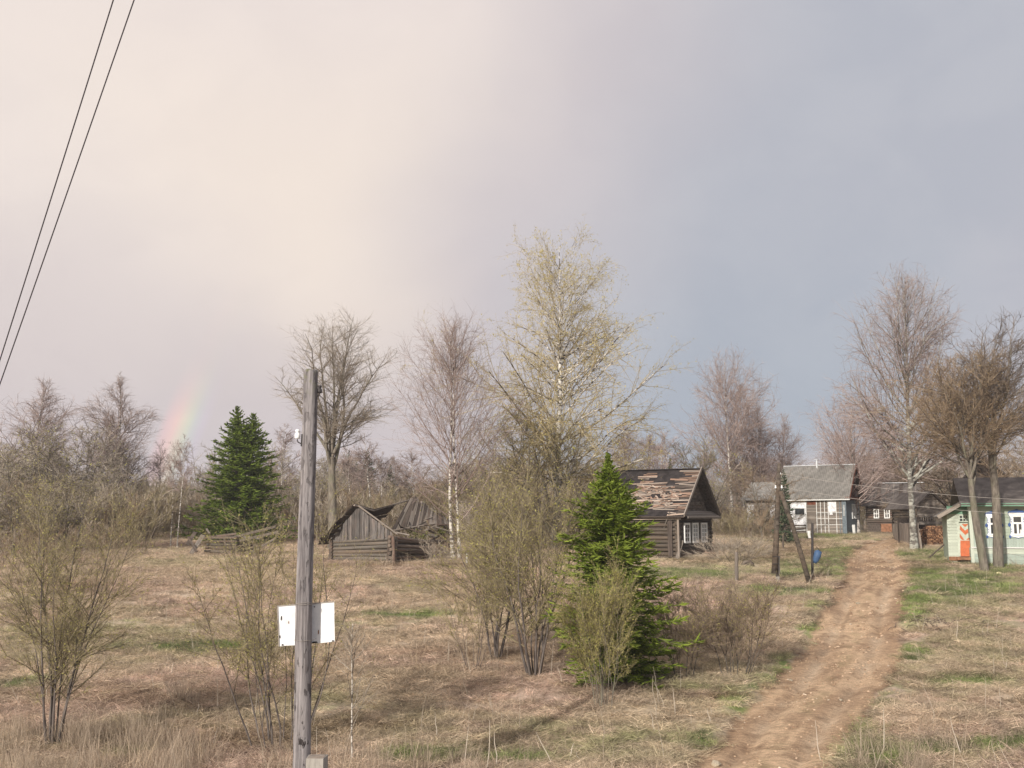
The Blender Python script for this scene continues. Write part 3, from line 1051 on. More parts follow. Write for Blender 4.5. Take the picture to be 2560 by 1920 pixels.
def leaf_tris(P, n, size, spread=0.06):
    """little leaves scattered along twigs"""
    B, m, _ = P.shape
    i = rng.integers(0, B, n)
    f = rng.random(n) * (m - 1)
    k_ = np.minimum(f.astype(int), m - 2)
    fr = (f - k_)[:, None]
    c = P[i, k_] * (1 - fr) + P[i, k_ + 1] * fr + rng.normal(size=(n, 3)) * spread
    a = rng.normal(size=(n, 3)) * size * 0.6
    b = rng.normal(size=(n, 3)) * size * 0.6
    V = np.stack([c - a * 0.5, c + a * 0.5 + b * 0.3, c + b * 0.9], 1).reshape(-1, 3)
    return V, np.arange(3 * n).reshape(-1, 3)


def make_birch(h, wd, n1=55, n2=520, n3=4200, r=None, twig_r=0.009, lo=0.2, droop=0.30, trunks=1, mats=None, leaves=0, leaf_size=0.12, lean=(0, 0), conic=1.0, sides=(10, 5, 3), twig_len=0.8, spread0=0.5, asc=1.0, a0=1.05, a1=0.45, sway=0.022, shp=((.12, .35, .55, .75, .9, 1), (.55, 1, .86, .6, .34, .07))):
    r = r or h * 0.0125
    mats = mats or (M_BIRCH, M_TW_BIRCH, M_TW_BIRCH)
    tr = []
    for k_ in range(trunks):
        b = (0, 0, 0) if trunks == 1 else ((k_ - (trunks - 1) / 2) * spread0, rng.normal() * 0.1, 0)
        ln = lean if trunks == 1 else (lean[0] + (k_ - (trunks - 1) / 2) * 0.05, rng.normal() * 0.03)
        tr.append(stem(h * (1 - 0.06 * k_), r * (1 - 0.1 * k_), 14, ln, sway, b))
    P = np.concatenate([a for a, _ in tr])
    Rr = np.concatenate([b for _, b in tr])
    shape = lambda t: np.interp(t, shp[0], shp[1]) ** conic
    up = [(0, 0, 0.14 * asc), (0, 0, 0.10 * asc), (0, 0, 0.04 * asc), (0, 0, -0.04), (0, 0, -0.10)]
    A1 = lambda t: a0 - a1 * t
    L1 = grow(P, Rr, n1 * trunks, lo, 0.98, A1, 0.16, lambda t, s_: wd * 0.86 * shape(t), up, 0.10, 5, 0.42, r * 0.45, 0.02, tpow=0.85)
    L2 = grow(L1[0], L1[1], n2, 0.15, 1.0, 0.75, 0.25, lambda t, s_: 0.5 * s_ * (1.1 - 0.55 * t), [(0, 0, 0.05), (0, 0, 0.0), (0, 0, -0.1), (0, 0, -0.16)], 0.13, 4, 0.5, 0.05, twig_r * 1.2)
    Pa = np.concatenate([L1[0][:, -5:], L2[0]])
    Ra = np.concatenate([L1[1][:, -5:], L2[1]])
    L3 = grow(Pa, Ra, n3, 0.1, 1.0, 0.7, 0.35, lambda t, s_: np.clip(0.30 * s_ + 0.35, 0.4, 1.6) * twig_len, [(0, 0, -droop * 0.5), (0, 0, -droop), (0, 0, -droop)], 0.16, 3, 0.6, twig_r, twig_r * 0.7)
    lv = None
    if leaves:
        lv = leaf_tris(L3[0], leaves, leaf_size)
    return _fin(tr, L1, L2, L3, mats, lv, sides)


def _fin(tr, L1, L2, L3, mats, lv, sides, stem_name='trunk', second='limb'):
    out = {}

    def one(P, r, nm, sd):
        V_, q_ = tube_arrays(P, r, sd)
        me_ = mesh_np(nm, V_, q_, True)
        me_.materials.append(mats[0])
        return me_
    P0, r0 = tr[0]
    out[stem_name] = [one(P0[k_:k_ + 1], r0[k_:k_ + 1], stem_name, sides[0]) for k_ in range(len(P0))]
    for P, r in tr[1:]:
        nm = stem_name if len(P) == 1 else second
        out.setdefault(nm, [])
        out[nm] += [one(P[k_:k_ + 1], r[k_:k_ + 1], nm, sides[0]) for k_ in range(len(P))]
    V, q = tube_arrays(*L1, sides[1])
    out['branches'] = mesh_np('branches', V, q, True)
    out['branches'].materials.append(mats[1])
    V, Fs = join_arrays([tube_arrays(*L2, 3), ribbons(L3[0], L3[1] * 1.15)])
    out['crown'] = mesh_np('crown', V, Fs, False)
    out['crown'].materials.append(mats[2])
    if lv is not None:
        out['leaves'] = mesh_np('leaves', lv[0], lv[1], False)
        out['leaves'].materials.append(mats[3])
    return out


def meshes_of(b_):
    for v_ in b_.values():
        if isinstance(v_, list):
            yield from v_
        else:
            yield v_


def fit(b_, h, wd):
    """scale a generated plant to its measured height and crown width"""
    me = b_['crown']
    co = np.empty(len(me.vertices) * 3, np.float32)
    me.vertices.foreach_get('co', co)
    co = co.reshape(-1, 3)
    zt = np.percentile(co[:, 2], 99.8)
    lo_, hi_ = np.percentile(co[:, 0], [2.6, 97.4])
    if 'stem' in b_:
        zt = np.percentile(co[:, 2], 98.8)
    sz, sx = h / zt, wd / (hi_ - lo_)
    sx = min(max(sx, sz * .45), sz * 2.2)
    for me in meshes_of(b_):
        c = np.empty(len(me.vertices) * 3, np.float32)
        me.vertices.foreach_get('co', c)
        c = c.reshape(-1, 3)
        c[:, :2] *= sx
        c[:, 2] *= sz
        me.vertices.foreach_set('co', c.ravel())
        me.update()
    return b_


def make_broad(h, wd, n1=26, n2=420, n3=3800, r=None, forks=4, twig_r=0.010, lo=0.25, mats=None, leaves=0, leaf_size=0.08, up=0.10, fork_at=0.22, sides=(10, 6, 3), fork_ang=0.33, twig_len=0.75, lean=(0, 0), wob=0.12):
    """round headed tree: short trunk, several rising leaders, upswept twigs"""
    r = r or h * 0.014
    mats = mats or (M_BARK, M_BARK, M_TW_GREY)
    t0 = stem(h * (fork_at + 0.12), r, 6, lean, 0.03)
    t0[1][0, :] = np.linspace(1.35, 0.8, 7) * r
    tr = [t0]
    top = t0[0][0, -1]
    leaders_P, leaders_R = [], []
    for k_ in range(forks):
        a = 2 * math.pi * k_ / forks + rng.uniform(-0.4, 0.4)
        tilt = fork_ang * (0.15 + 1.15 * ((k_ * 0.618) % 1.0)) * rng.uniform(0.85, 1.15)
        d = np.array([math.cos(a) * math.sin(tilt), math.sin(a) * math.sin(tilt), math.cos(tilt)])
        nseg = 9
        P = np.zeros((nseg + 1, 3))
        st_i = int(rng.integers(5, 7)) if fork_at > .2 else int(rng.integers(3, 7))
        P[0] = t0[0][0, st_i]
        ln = (h - P[0][2]) * rng.uniform(0.93, 1.03) * (1 - 0.42 * (tilt / max(fork_ang * 1.4, .01)) ** 2)
        for j_ in range(nseg):
            P[j_ + 1] = P[j_] + d * ln / nseg
            d = d + np.array([0, 0, 0.03]) + rng.normal(size=3) * 0.07
            d /= np.linalg.norm(d)
        leaders_P.append(P)
        leaders_R.append(np.linspace(0.48, 0.05, nseg + 1) * r)
    LP, LR = np.array(leaders_P), np.array(leaders_R)
    L1 = grow(LP, LR, n1, 0.08, 0.95, 0.85, 0.2, lambda t, s_: wd * 0.5 * (1.05 - 0.72 * t), [(0, 0, up * 1.4), (0, 0, up), (0, 0, up), (0, 0, up), (0, 0, up)], wob * 0.7, 5, 0.42, r * 0.3, 0.015)
    L2 = grow(np.concatenate([L1[0], LP[:, -6:]]), np.concatenate([L1[1], LR[:, -6:]]), n2, 0.12, 1.0, 0.75, 0.22, lambda t, s_: 0.42 * s_ * (1.1 - 0.5 * t), [(0, 0, up), (0, 0, up), (0, 0, up), (0, 0, up)], wob, 4, 0.5, 0.030, twig_r * 1.2)
    L3 = grow(np.concatenate([L2[0], L1[0][:, -5:]]), np.concatenate([L2[1], L1[1][:, -5:]]), n3, 0.1, 1.0, 0.65, 0.3, lambda t, s_: np.clip(0.35 * s_ + 0.25, 0.3, 1.3) * twig_len, [(0, 0, up), (0, 0, up), (0, 0, up)], 0.17, 3, 0.6, twig_r, twig_r * 0.7)
    lv = leaf_tris(L3[0], leaves, leaf_size) if leaves else None
    return _fin(tr + [(LP, LR)], L1, L2, L3, mats, lv, sides)


def make_bush(h, wd, stems=12, n2=260, n3=2600, r=0.03, twig_r=0.006, mats=None, leaves=0, leaf_size=0.035, base_r=0.25, lean0=0.32, up=0.07, gather=0.0, sides=(7, 5, 3), single=False, up3=None, ang3=0.45, wob=0.05):
    mats = mats or (M_BARK, M_TW_OLIVE, M_TW_OLIVE, M_LF_OLIVE)
    P = np.zeros((stems, 9, 3))
    Rr = np.zeros((stems, 9))
    for k_ in range(stems):
        a = 2 * math.pi * k_ / stems + rng.uniform(-0.5, 0.5)
        q = rng.uniform(0.1, 1.0) ** 0.7
        tilt = lean0 * q * rng.uniform(0.8, 1.2)
        p = np.array([math.cos(a) * base_r * q, math.sin(a) * base_r * q, -0.15])
        d = np.array([math.cos(a) * math.sin(tilt), math.sin(a) * math.sin(tilt), math.cos(tilt)])
        ln = h * rng.uniform(0.72, 1.0) / math.cos(tilt) ** 0.4
        for j_ in range(9):
            P[k_, j_] = p
            p = p + d * (ln + 0.15) / 8
            d = d + rng.normal(size=3) * wob + np.array([0, 0, 0.02 * up / 0.07])
            d /= np.linalg.norm(d)
        Rr[k_] = np.linspace(1, 0.10, 9) * r * 0.62 * rng.uniform(0.5, 1.25)
    wdk = wd
    L1 = grow(P, Rr, max(30, n2 // 4), 0.20, 0.95, 0.68, 0.22, lambda t, s_: wdk * 0.46 * (1.08 - 0.8 * t) * np.clip(.25 + t * 2.2, 0, 1), [(0, 0, up), (0, 0, up), (0, 0, up), (0, 0, up)], 0.07, 4, 0.6, r * 0.5, twig_r * 1.5)
    L2 = grow(np.concatenate([L1[0], P[:, -5:]]), np.concatenate([L1[1], Rr[:, -5:]]), n2, 0.1, 1.0, 0.5, 0.2, lambda t, s_: np.clip(0.38 * s_, 0.15, 1.2), [(0, 0, up), (0, 0, up), (0, 0, up)], 0.09, 3, 0.55, 0.02, twig_r * 1.1)
    u3 = up if up3 is None else up3
    L3 = grow(np.concatenate([L2[0], L1[0][:, -4:]]), np.concatenate([L2[1], L1[1][:, -4:]]), n3, 0.05, 1.0, ang3, 0.25, lambda t, s_: np.clip(0.35 * s_ + 0.12, 0.12, 0.9), [(0, 0, u3), (0, 0, u3)], 0.12, 2, 0.7, twig_r, twig_r * 0.6)
    lv = leaf_tris(np.concatenate([L3[0], L2[0][:, :3]]), leaves, leaf_size, 0.015) if leaves else None
    return _fin([(P, Rr)], L1, L2, L3, mats, lv, sides, 'stem')


def make_spruce(h, wd, nb=230, mats=None, tops=((0, 0, 1.0),), nper=26, blade=0.16, bare=0.04, lean=0.0, width=0.02, sag=0.10, pw=0.85, asym=None):
    """trunk, drooping boughs, and needle sprays along them"""
    mats = mats or (M_BARK_D, M_NEEDLE)
    trunks, bP, bR, blV = [], [], [], []
    for (ox, oy, hs) in tops:
        hh = h * hs
        tP, tR = stem(hh, hh * 0.013 + 0.02, 12, (ox * 0.5 / max(hh, 1) + lean, oy * 0.5 / max(hh, 1)), 0.006, (ox, oy, 0))
        trunks.append((tP, tR))
        n = int(nb * hs)
        t = bare + (0.985 - bare) * (np.arange(n) + rng.random(n)) / n
        t = 1 - (1 - t) ** 1.0
        a = np.arange(n) * 2.39996 + rng.normal(size=n) * 0.35
        ln = wd / 2 * (1 - t) ** pw * rng.uniform(0.68, 1.18, n) + 0.05
        if asym is not None:
            ln = ln * asym(t, a)
        f = t * 12
        i = np.minimum(f.astype(int), 11)
        fr = (f - i)[:, None]
        p = tP[0, i] * (1 - fr) + tP[0, i + 1] * fr
        el = 0.05 + 0.75 * t ** 2.2 + rng.normal(size=n) * 0.12
        d = np.stack([np.cos(a) * np.cos(el), np.sin(a) * np.cos(el), np.sin(el)], 1)
        P = np.zeros((n, 6, 3))
        P[:, 0] = p
        for k_ in range(5):
            P[:, k_ + 1] = P[:, k_] + d * (ln / 5)[:, None]
            dz = (-sag if k_ < 2 else sag * 1.3) * (1 - t)
            d[:, 2] += dz + rng.normal(size=n) * 0.05
            d /= np.linalg.norm(d, axis=1, keepdims=True)
        bP.append(P)
        bR.append(np.linspace(1, 0.25, 6)[None, :] * (0.004 + 0.009 * ln)[:, None])
        # side sprays
        m = np.maximum((nper * (0.35 + ln / (wd / 2))).astype(int), 5)
        ii = np.repeat(np.arange(n), m)
        tt = rng.random(len(ii)) ** 0.8
        ff = tt * 5
        k2 = np.minimum(ff.astype(int), 4)
        fr = (ff - k2)[:, None]
        c = P[ii, k2] * (1 - fr) + P[ii, k2 + 1] * fr
        T = P[ii, k2 + 1] - P[ii, k2]
        T /= np.linalg.norm(T, axis=1, keepdims=True) + 1e-9
        side = np.cross(T, np.array([0, 0, 1.0]))
        side /= np.linalg.norm(side, axis=1, keepdims=True) + 1e-9
        sg = rng.choice([-1, 1], len(ii))[:, None]
        dr = T * rng.uniform(0.4, 1.0, (len(ii), 1)) + side * sg * rng.uniform(0.3, 1.0, (len(ii), 1)) + rng.normal(size=(len(ii), 3)) * 0.28
        dr[:, 2] -= rng.uniform(0.0, 0.25, len(ii))
        dr /= np.linalg.norm(dr, axis=1, keepdims=True)
        sl = (blade * np.clip((1 - t[ii]) / .22, .22, 1) * (1.2 - 0.6 * tt) * rng.uniform(0.6, 1.3, len(ii)) * (0.65 + 0.45 * (ln[ii] / (wd / 2))))
        SP = np.stack([c, c + dr * (sl * 0.55)[:, None], c + dr * sl[:, None] + np.array([0, 0, 1]) * (sl * 0.08)[:, None]], 1)
        wdv = width * rng.uniform(0.6, 1.3, (len(ii), 1)) * np.array([[0.8, 1.0, 0.25]])
        for _ in range(2):
            blV.append(ribbons(SP, wdv))
    out = {'trunk': []}
    for P, r in trunks:
        V, q_ = tube_arrays(P, r, 7)
        me_ = mesh_np('trunk', V, q_, True)
        me_.materials.append(mats[0])
        out['trunk'].append(me_)
    V, Fs = join_arrays([tube_arrays(P, r, 3) for P, r in zip(bP, bR)])
    out['branches'] = mesh_np('branches', V, Fs, False)
    out['branches'].materials.append(M_TW_DARK)
    V, Fs = join_arrays(blV)
    out['crown'] = mesh_np('crown', V, Fs, False)
    out['crown'].materials.append(mats[1])
    return out


def plant(name, parts, loc, label, cat, group=None, rz=0.0, sc=1.0, sxy=None):
    root = empty(name, loc, rz)
    s2 = sxy or sc
    root.scale = (s2, s2, sc)
    tag(root, label, cat, group)
    for k_, ms in parts.items():
        for me in (ms if isinstance(ms, list) else [ms]):
            o = link(k_, me, None, root)
            if k_ in ('crown', 'leaves', 'branches'):
                o['kind'] = 'stuff'
    return root


def place_by(u, vtop, d=None, vbase=None):
    """ground point at column u and the height to reach row vtop"""
    if vbase is not None:
        p = hit(u, vbase)
    else:
        a = (u - 1280) / F
        x = a * (d * math.cos(TH))
        p = Vector((x, d, gz(x, d)))
    h = at(u, vtop, p.y).z - p.z
    return p, h


exec_trees = True
YB = (M_BIRCH_W, M_BIRCH, M_TW_YEL, M_LF_YEL)

if exec_trees:
    # the tall birch coming into leaf, centre of the picture
    p, h = place_by(1395, 585, d=72)
    b = make_birch(h, 13.0, n1=84, n2=1100, n3=10500, r=0.36, twig_r=0.0085, lo=0.18, droop=0.42, mats=YB, leaves=34000, leaf_size=0.105, asc=0.30, a0=1.50, a1=.85, shp=((.12, .3, .42, .6, .75, .9, 1), (.8, 1, .86, .56, .48, .36, .1)))
    fit(b, h, 500 / F * p.y)
    plant('birch_tree', b, p, 'tall broad birch with yellow green young leaves behind the dark log house', 'tree', rz=0.6)
    # big low limb tree in front of it (grey goat willow with dark limbs)
    p, h = place_by(1385, 985, d=66)
    b = make_broad(h, 14.5, n1=46, n2=560, n3=4200, r=0.24, forks=7, twig_r=0.011, mats=(M_BARK, M_BARK, M_TW_OLIVE, M_LF_OLIVE), leaves=2500, leaf_size=0.10, fork_at=0.05, fork_ang=0.85, up=0.12)
    fit(b, h, 480 / F * p.y)
    plant('willow_tree', b, p, 'spreading grey willow with many dark limbs under the tall leafing birch', 'tree')
    # round bare maple behind the collapsed barn
    p, h = place_by(833, 782, d=69)
    b = make_broad(h, 6.6, n1=90, n2=1300, n3=7000, r=0.19, forks=8, twig_r=0.007, mats=(M_BARK, M_BARK, M_TW_GREY), fork_at=0.27, fork_ang=0.36, up=0.06)
    fit(b, h, 262 / F * p.y)
    plant('maple_tree', b, p, 'bare round crowned tree forking low, behind the collapsed barn', 'tree', rz=1.0)
    # twin birch beside barn
    p, h = place_by(1142, 765, d=58)
    b = make_birch(h, 7.0, n1=60, n2=900, n3=5600, r=0.115, a0=.9, twig_r=0.0065, lo=0.16, droop=0.02, trunks=2, mats=(M_BIRCH, M_TW_BIRCH, M_TW_BIRCH), conic=0.9, lean=(-0.055, 0), spread0=0.35)
    fit(b, h, 275 / F * p.y)
    plant('birch_tree', b, p, 'bare twin stemmed birch right of the collapsed barn', 'tree')
    # birch with forked white limbs right of the log house
    p, h = place_by(1832, 872, d=100)
    b = make_birch(h, 8.2, n1=70, n2=900, n3=6500, r=0.20, a0=1.05, a1=.5, asc=.7, twig_r=0.013, lo=0.3, droop=0.22, mats=(M_BIRCH, M_TW_BIRCH, M_TW_BIRCH), conic=0.8)
    fit(b, h, 195 / F * p.y)
    plant('birch_tree', b, p, 'bare birch with bright white trunk between the log house and the slate roofed house', 'tree', rz=2)
    # big old birch at the fence
    p, h = place_by(2282, 668, d=69)
    b = make_birch(h, 9.6, n1=90, n2=1200, n3=9000, r=0.30, a0=1.15, a1=.6, asc=.6, twig_r=0.0105, lo=0.22, droop=0.2, mats=(M_BIRCH_OLD, M_BIRCH_OLD, M_TW_BIRCH), conic=0.95, lean=(0, 0))
    fit(b, h, 285 / F * p.y)
    plant('birch_tree', b, p, 'very tall old birch with thick pale trunk standing at the board fence', 'tree', rz=0.8)
    p, h = place_by(2140, 955, d=92)
    b = make_birch(h, 7.6, n1=40, n2=560, n3=4600, r=0.2, twig_r=0.0125, lo=0.2, droop=0.22, trunks=2, mats=(M_BIRCH_FAR, M_TW_BIRCH, M_TW_BIRCH), conic=0.6)
    fit(b, h, 190 / F * p.y)
    plant('birch_tree', b, p, 'bare birch behind the slate roofed house, left of the old fence birch', 'tree')
    # two limes by the mint house
    p, h = place_by(2463, 868, vbase=1428)
    b = make_broad(h, 8.0, n1=90, n2=1200, n3=8000, r=0.15, forks=7, twig_r=0.0085, mats=(M_BARK, M_BARK_D, M_TW_RUST, M_LF_RUST), leaves=4200, leaf_size=0.06, fork_at=0.30, fork_ang=0.42, up=0.05, lean=(-0.07, 0))
    fit(b, h, 300 / F * p.y)
    plant('lime_tree', b, p, 'brownish budding lime leaning left before the mint green house', 'tree', 'limes before the mint house')
    p, h = place_by(2497, 798, vbase=1422)
    b = make_broad(h, 6.6, n1=90, n2=1100, n3=7000, r=0.15, forks=7, twig_r=0.0085, mats=(M_BARK, M_BARK_D, M_TW_DARK), fork_at=0.34, fork_ang=0.32, up=0.08)
    fit(b, h, 280 / F * p.y)
    plant('lime_tree', b, p, 'taller dark bare lime, the right one before the mint green house', 'tree', 'limes before the mint house', rz=1.3)

    # spruce, left
    p, h = place_by(595, 1018, d=74)
    b = make_spruce(h, 6.6, nb=320, mats=(M_BARK_D, M_NEEDLE), tops=((-0.15, 0, 1.0), (0.45, 0.1, 0.95)), nper=34, blade=0.5, width=0.03, pw=0.80)
    fit(b, h, 172 / F * p.y)
    plant('spruce_tree', b, p, 'dense dark green spruce with two tips on the left', 'tree')
    # spruce, front
    p, h = place_by(1545, 1135, d=27.5)
    b = make_spruce(h, 3.3, nb=560, mats=(M_BARK_D, M_NEEDLE_Y), nper=50, blade=0.27, width=0.014, sag=0.08, pw=0.50, bare=0.04, lean=-0.06,
                    asym=lambda t, a: (0.82 + 0.20 * np.sin(t * 21 + a * 0.5)) * np.clip((1.02 - t) / .3, .25, 1) * np.clip(.62 + t * 1.5, 0, 1))
    fit(b, h, 215 / F * p.y)
    plant('spruce_tree', b, p, 'bright green young spruce in front of the dark log house', 'tree')

    # ---- bushes, near and middle
    OL = (M_BARK_N, M_TW_NEAR, M_TW_NEAR, M_LF_OLIVE)
    GR = (M_BARK, M_TW_GREY, M_TW_GREY, M_LF_OLIVE)
    RU = (M_BARK_N, M_TW_NEAR_R, M_TW_NEAR, M_LF_OLIVE)
    p, h = place_by(132, 1225, vbase=1858)
    b = make_bush(h, 3.6, stems=10, n2=760, n3=7200, r=0.042, twig_r=0.0034, mats=OL, leaves=11000, leaf_size=0.026, base_r=0.16, lean0=0.20, up=0.035, wob=0.07)
    fit(b, h, 320 / F * p.y)
    plant('willow_bush', b, p, 'olive budding willow with several dark stems at the left edge', 'bush')
    p, h = place_by(705, 1285, vbase=1862)
    b = make_bush(h, 3.2, stems=15, n2=600, n3=4600, r=0.028, twig_r=0.0033, mats=OL, leaves=9500, leaf_size=0.025, base_r=0.5, lean0=0.26, up=0.045, wob=.07)
    fit(b, h, 390 / F * p.y)
    plant('willow_bush', b, p, 'olive willow bush with long thin shoots directly behind the weathered pole', 'bush', rz=0.5)
    p, h = place_by(1337, 1175, vbase=1690)
    b = make_bush(h, 4.4, stems=10, n2=700, n3=6000, r=0.045, twig_r=0.004, mats=OL, leaves=9000, leaf_size=0.034, base_r=0.13, lean0=0.26, up=0.06, wob=.07)
    fit(b, h, 330 / F * p.y)
    plant('willow_tree', b, p, 'leafing willow with one short stout trunk left of the bright spruce', 'tree')
    p, h = place_by(1240, 1205, vbase=1645)
    b = make_bush(h, 3.6, stems=7, n2=520, n3=4200, r=0.045, twig_r=0.004, mats=RU, leaves=5200, leaf_size=0.036, base_r=0.12, lean0=0.22, up=0.07, wob=.07)
    fit(b, h, 250 / F * p.y)
    plant('willow_tree', b, p, 'willow with rust coloured twigs and twin brown stems, second left of the bright spruce', 'tree', rz=0.9)
    p, h = place_by(1182, 1420, vbase=1672)
    b = make_bush(h, 2.3, stems=8, n2=220, n3=1900, r=0.024, twig_r=0.0048, mats=RU, leaves=2400, leaf_size=0.03, base_r=0.2, lean0=0.5, up=0.05)
    fit(b, h, 180 / F * p.y)
    plant('willow_bush', b, p, 'small thin olive bush left of the twin stemmed willow', 'bush')
    p, h = place_by(1508, 1405, vbase=1765)
    b = make_bush(h, 2.4, stems=18, n2=620, n3=5600, r=0.020, twig_r=0.0042, mats=(M_BARK, M_TW_OLIVE, M_TW_OLIVE, M_LF_OLIVE), leaves=16000, leaf_size=0.034, base_r=0.3, lean0=0.26, up=0.05, wob=.08)
    fit(b, h, 180 / F * p.y)
    plant('willow_bush', b, p, 'yellow olive bush growing right in front of the bright spruce', 'bush')
    p, h = place_by(1705, 1455, vbase=1688)
    b = make_bush(h, 2.4, stems=10, n2=380, n3=4200, r=0.024, twig_r=0.0040, mats=(M_BARK_D, M_TW_NEAR_R, M_TW_NEAR_R, M_LF_OLIVE), leaves=3600, leaf_size=0.026, base_r=0.35, lean0=0.32, up=0.05, wob=.09)
    fit(b, h, 160 / F * p.y)
    plant('willow_bush', b, p, 'brown twiggy bush just right of the bright spruce', 'bush')
    p, h = place_by(1838, 1452, vbase=1690)
    b = make_bush(h, 2.7, stems=12, n2=460, n3=5200, r=0.026, twig_r=0.0040, mats=(M_BARK_D, M_TW_NEAR_R, M_TW_NEAR_R, M_LF_OLIVE), leaves=4200, leaf_size=0.026, base_r=0.3, lean0=0.36, up=0.05, wob=.09)
    fit(b, h, 215 / F * p.y)
    plant('willow_bush', b, p, 'rounded olive brown bush nearest the left side of the dirt road', 'bush')
    p, h = place_by(1150, 1560, vbase=1660)
    # small grey bushes up the slope
    p, h = place_by(1850, 1335, vbase=1408)
    b = make_bush(h, 3.4, stems=12, n2=200, n3=2400, r=0.02, twig_r=0.0075, mats=(M_BARK_D, M_TW_GREY, M_TW_GREY, M_LF_OLIVE), base_r=0.5, lean0=0.65, up=0.06)
    fit(b, h, 190 / F * p.y)
    plant('leafless_bush', b, p, 'low leafless grey bush between the log house and the braced pole', 'bush')
    # sapling with white stem
    p, h = place_by(880, 1560, vbase=1905)
    b = make_birch(h, 1.3, n1=20, n2=100, n3=500, r=0.022, twig_r=0.003, lo=0.35, droop=0.02, mats=(M_BIRCH, M_TW_GREY, M_TW_GREY), twig_len=0.28)
    plant('birch_sapling', b, p, 'thin birch sapling with pale crooked stem right of the weathered pole', 'sapling')

    # ---- background: individual trees
    GB = (M_BIRCH_FAR, M_TW_BIRCH, M_TW_BIRCH)
    proto_birch = [make_birch(15, 5.4, n1=70, n2=620, n3=4000, r=0.15, twig_r=0.012, a0=.85, asc=.8, lo=0.22, droop=0.22, mats=GB, conic=c_ * 1.5, sides=(6, 3, 3), twig_len=1.0) for c_ in (0.7, 0.9, 1.1)]
    proto_thin = [make_birch(13, 3.0, n1=26, n2=170, n3=1300, r=0.10, twig_r=0.014, lo=0.45, droop=0.12, mats=(M_BIRCH, M_TW_BIRCH, M_TW_BIRCH), conic=0.8, sides=(6, 3, 3)) for _ in range(2)]
    proto_bushy = [make_broad(10, 7.0, n1=34, n2=300, n3=3200, r=0.13, forks=6, twig_r=0.016, mats=(M_BARK, M_BARK, mt, M_LF_OLIVE), leaves=lv, leaf_size=0.12, fork_at=0.04, fork_ang=0.5, up=0.09, sides=(6, 3, 3))
                   for mt, lv in ((M_TW_MID, 1600), (M_TW_GREY, 300), (M_TW_MID, 900), (M_TW_RUST, 0))]
    proto_spruce = [make_spruce(12, 4.2, nb=90, mats=(M_BARK_D, M_NEEDLE_D), nper=12, blade=0.8, width=0.08) for _ in range(1)]

    for pr_, h_, w_ in ((proto_birch, 15, 5.4), (proto_thin, 13, 3.0), (proto_bushy, 10, 7.0), (proto_spruce, 12, 4.2)):
        for b_ in pr_:
            fit(b_, h_, w_)

    def put(kind, u, vtop, d, label, k_=0, group=None, wpx=None, cat='tree', rz=None):
        protos = {'birch': (proto_birch, 15, 5.4), 'thin': (proto_thin, 13, 3.0), 'bushy': (proto_bushy, 10, 7.0), 'spruce': (proto_spruce, 12, 4.2)}[kind]
        p, h = place_by(u, vtop, d=d)
        sc = h / protos[1]
        sxy = sc
        if wpx:
            sxy = (wpx / F * d) / protos[2]
        nm = {'birch': 'birch_tree', 'thin': 'birch_tree', 'bushy': 'alder_tree', 'spruce': 'spruce_tree'}[kind]
        return plant(nm, protos[0][k_ % len(protos[0])], p, label, cat, group, rz if rz is not None else rng.uniform(0, 6.28), sc, sxy)

    put('birch', 66, 948, 104, 'bare birch with wide top, leftmost tall tree of the wood', 0, wpx=200)
    put('birch', 287, 940, 96, 'bare pointed birch, tallest of the left wood', 2, wpx=165)
    put('birch', 262, 1030, 100, 'slim pale birch crowded against the tall pointed birch', 1, wpx=110)
    put('bushy', 110, 1052, 88, 'olive tinged bushy tree before the leftmost birch', 0, wpx=250)
    put('bushy', 205, 1045, 90, 'grey bushy tree with dark arching limbs before the pointed birch', 1, wpx=200)
    put('bushy', 20, 1100, 80, 'olive bushy tree cut by the left edge of the picture', 2, wpx=230)
    put('bushy', 270, 1160, 78, 'low olive bushy tree right under the tall pointed birch', 2, wpx=170)
    put('bushy', 160, 1185, 66, 'low dense olive tree behind the left willow', 0, wpx=260)
    put('bushy', 40, 1215, 62, 'low olive thicket tree at the left edge behind the willow', 2, wpx=240)
    put('thin', 429, 1100, 71, 'slender white birch, left one of the close pair', 0, 'pair of slender birches left of the spruce', wpx=50, rz=0.3)
    put('thin', 446, 1085, 70, 'slender white birch, right one of the close pair', 1, 'pair of slender birches left of the spruce', wpx=55, rz=1.1)
    put('thin', 398, 1100, 98, 'thin dark bare tree left of the slender birch pair', 0, wpx=50)
    put('bushy', 350, 1240, 92, 'grey brown thicket tree between the pointed birch and the slender pair', 1, wpx=120)
    put('bushy', 520, 1110, 90, 'grey tree rising behind the left flank of the two tipped spruce', 1, wpx=130)
    put('thin', 700, 1060, 88, 'thin bare tree just left of the weathered pole', 1, wpx=90)
    put('bushy', 668, 1110, 84, 'grey bushy tree right of the two tipped spruce', 1, wpx=150)
    put('bushy', 755, 1170, 92, 'olive grey tree directly behind the weathered pole', 0, wpx=150)
    for (u_, v_, w_, lb) in ((868, 1126, 48, 'first'), (889, 1150, 34, 'second'), (918, 1122, 62, 'third'), (976, 1163, 46, 'fourth')):
        put('spruce', u_, v_, 128, 'small dark spruce over the collapsed barn, %s from the left' % lb, 0, 'dark spruces beyond the barn', wpx=w_)
    for (u_, v_, w_, d_, lb) in ((877, 1110, 70, 100, 'thin white birch above the left part of the barn roof'), (926, 1085, 90, 96, 'white birch trunk above the middle of the barn roof'),
                                 (956, 1130, 60, 99, 'short white birch right of the middle of the barn roof'), (1041, 1120, 80, 102, 'thin white birch above the right end of the barn roof')):
        put('thin', u_, v_, d_, lb, 0 if u_ < 940 else 1, wpx=w_)
    put('bushy', 1090, 1180, 90, 'brown thicket tree behind the twin stemmed birch', 3, wpx=170)
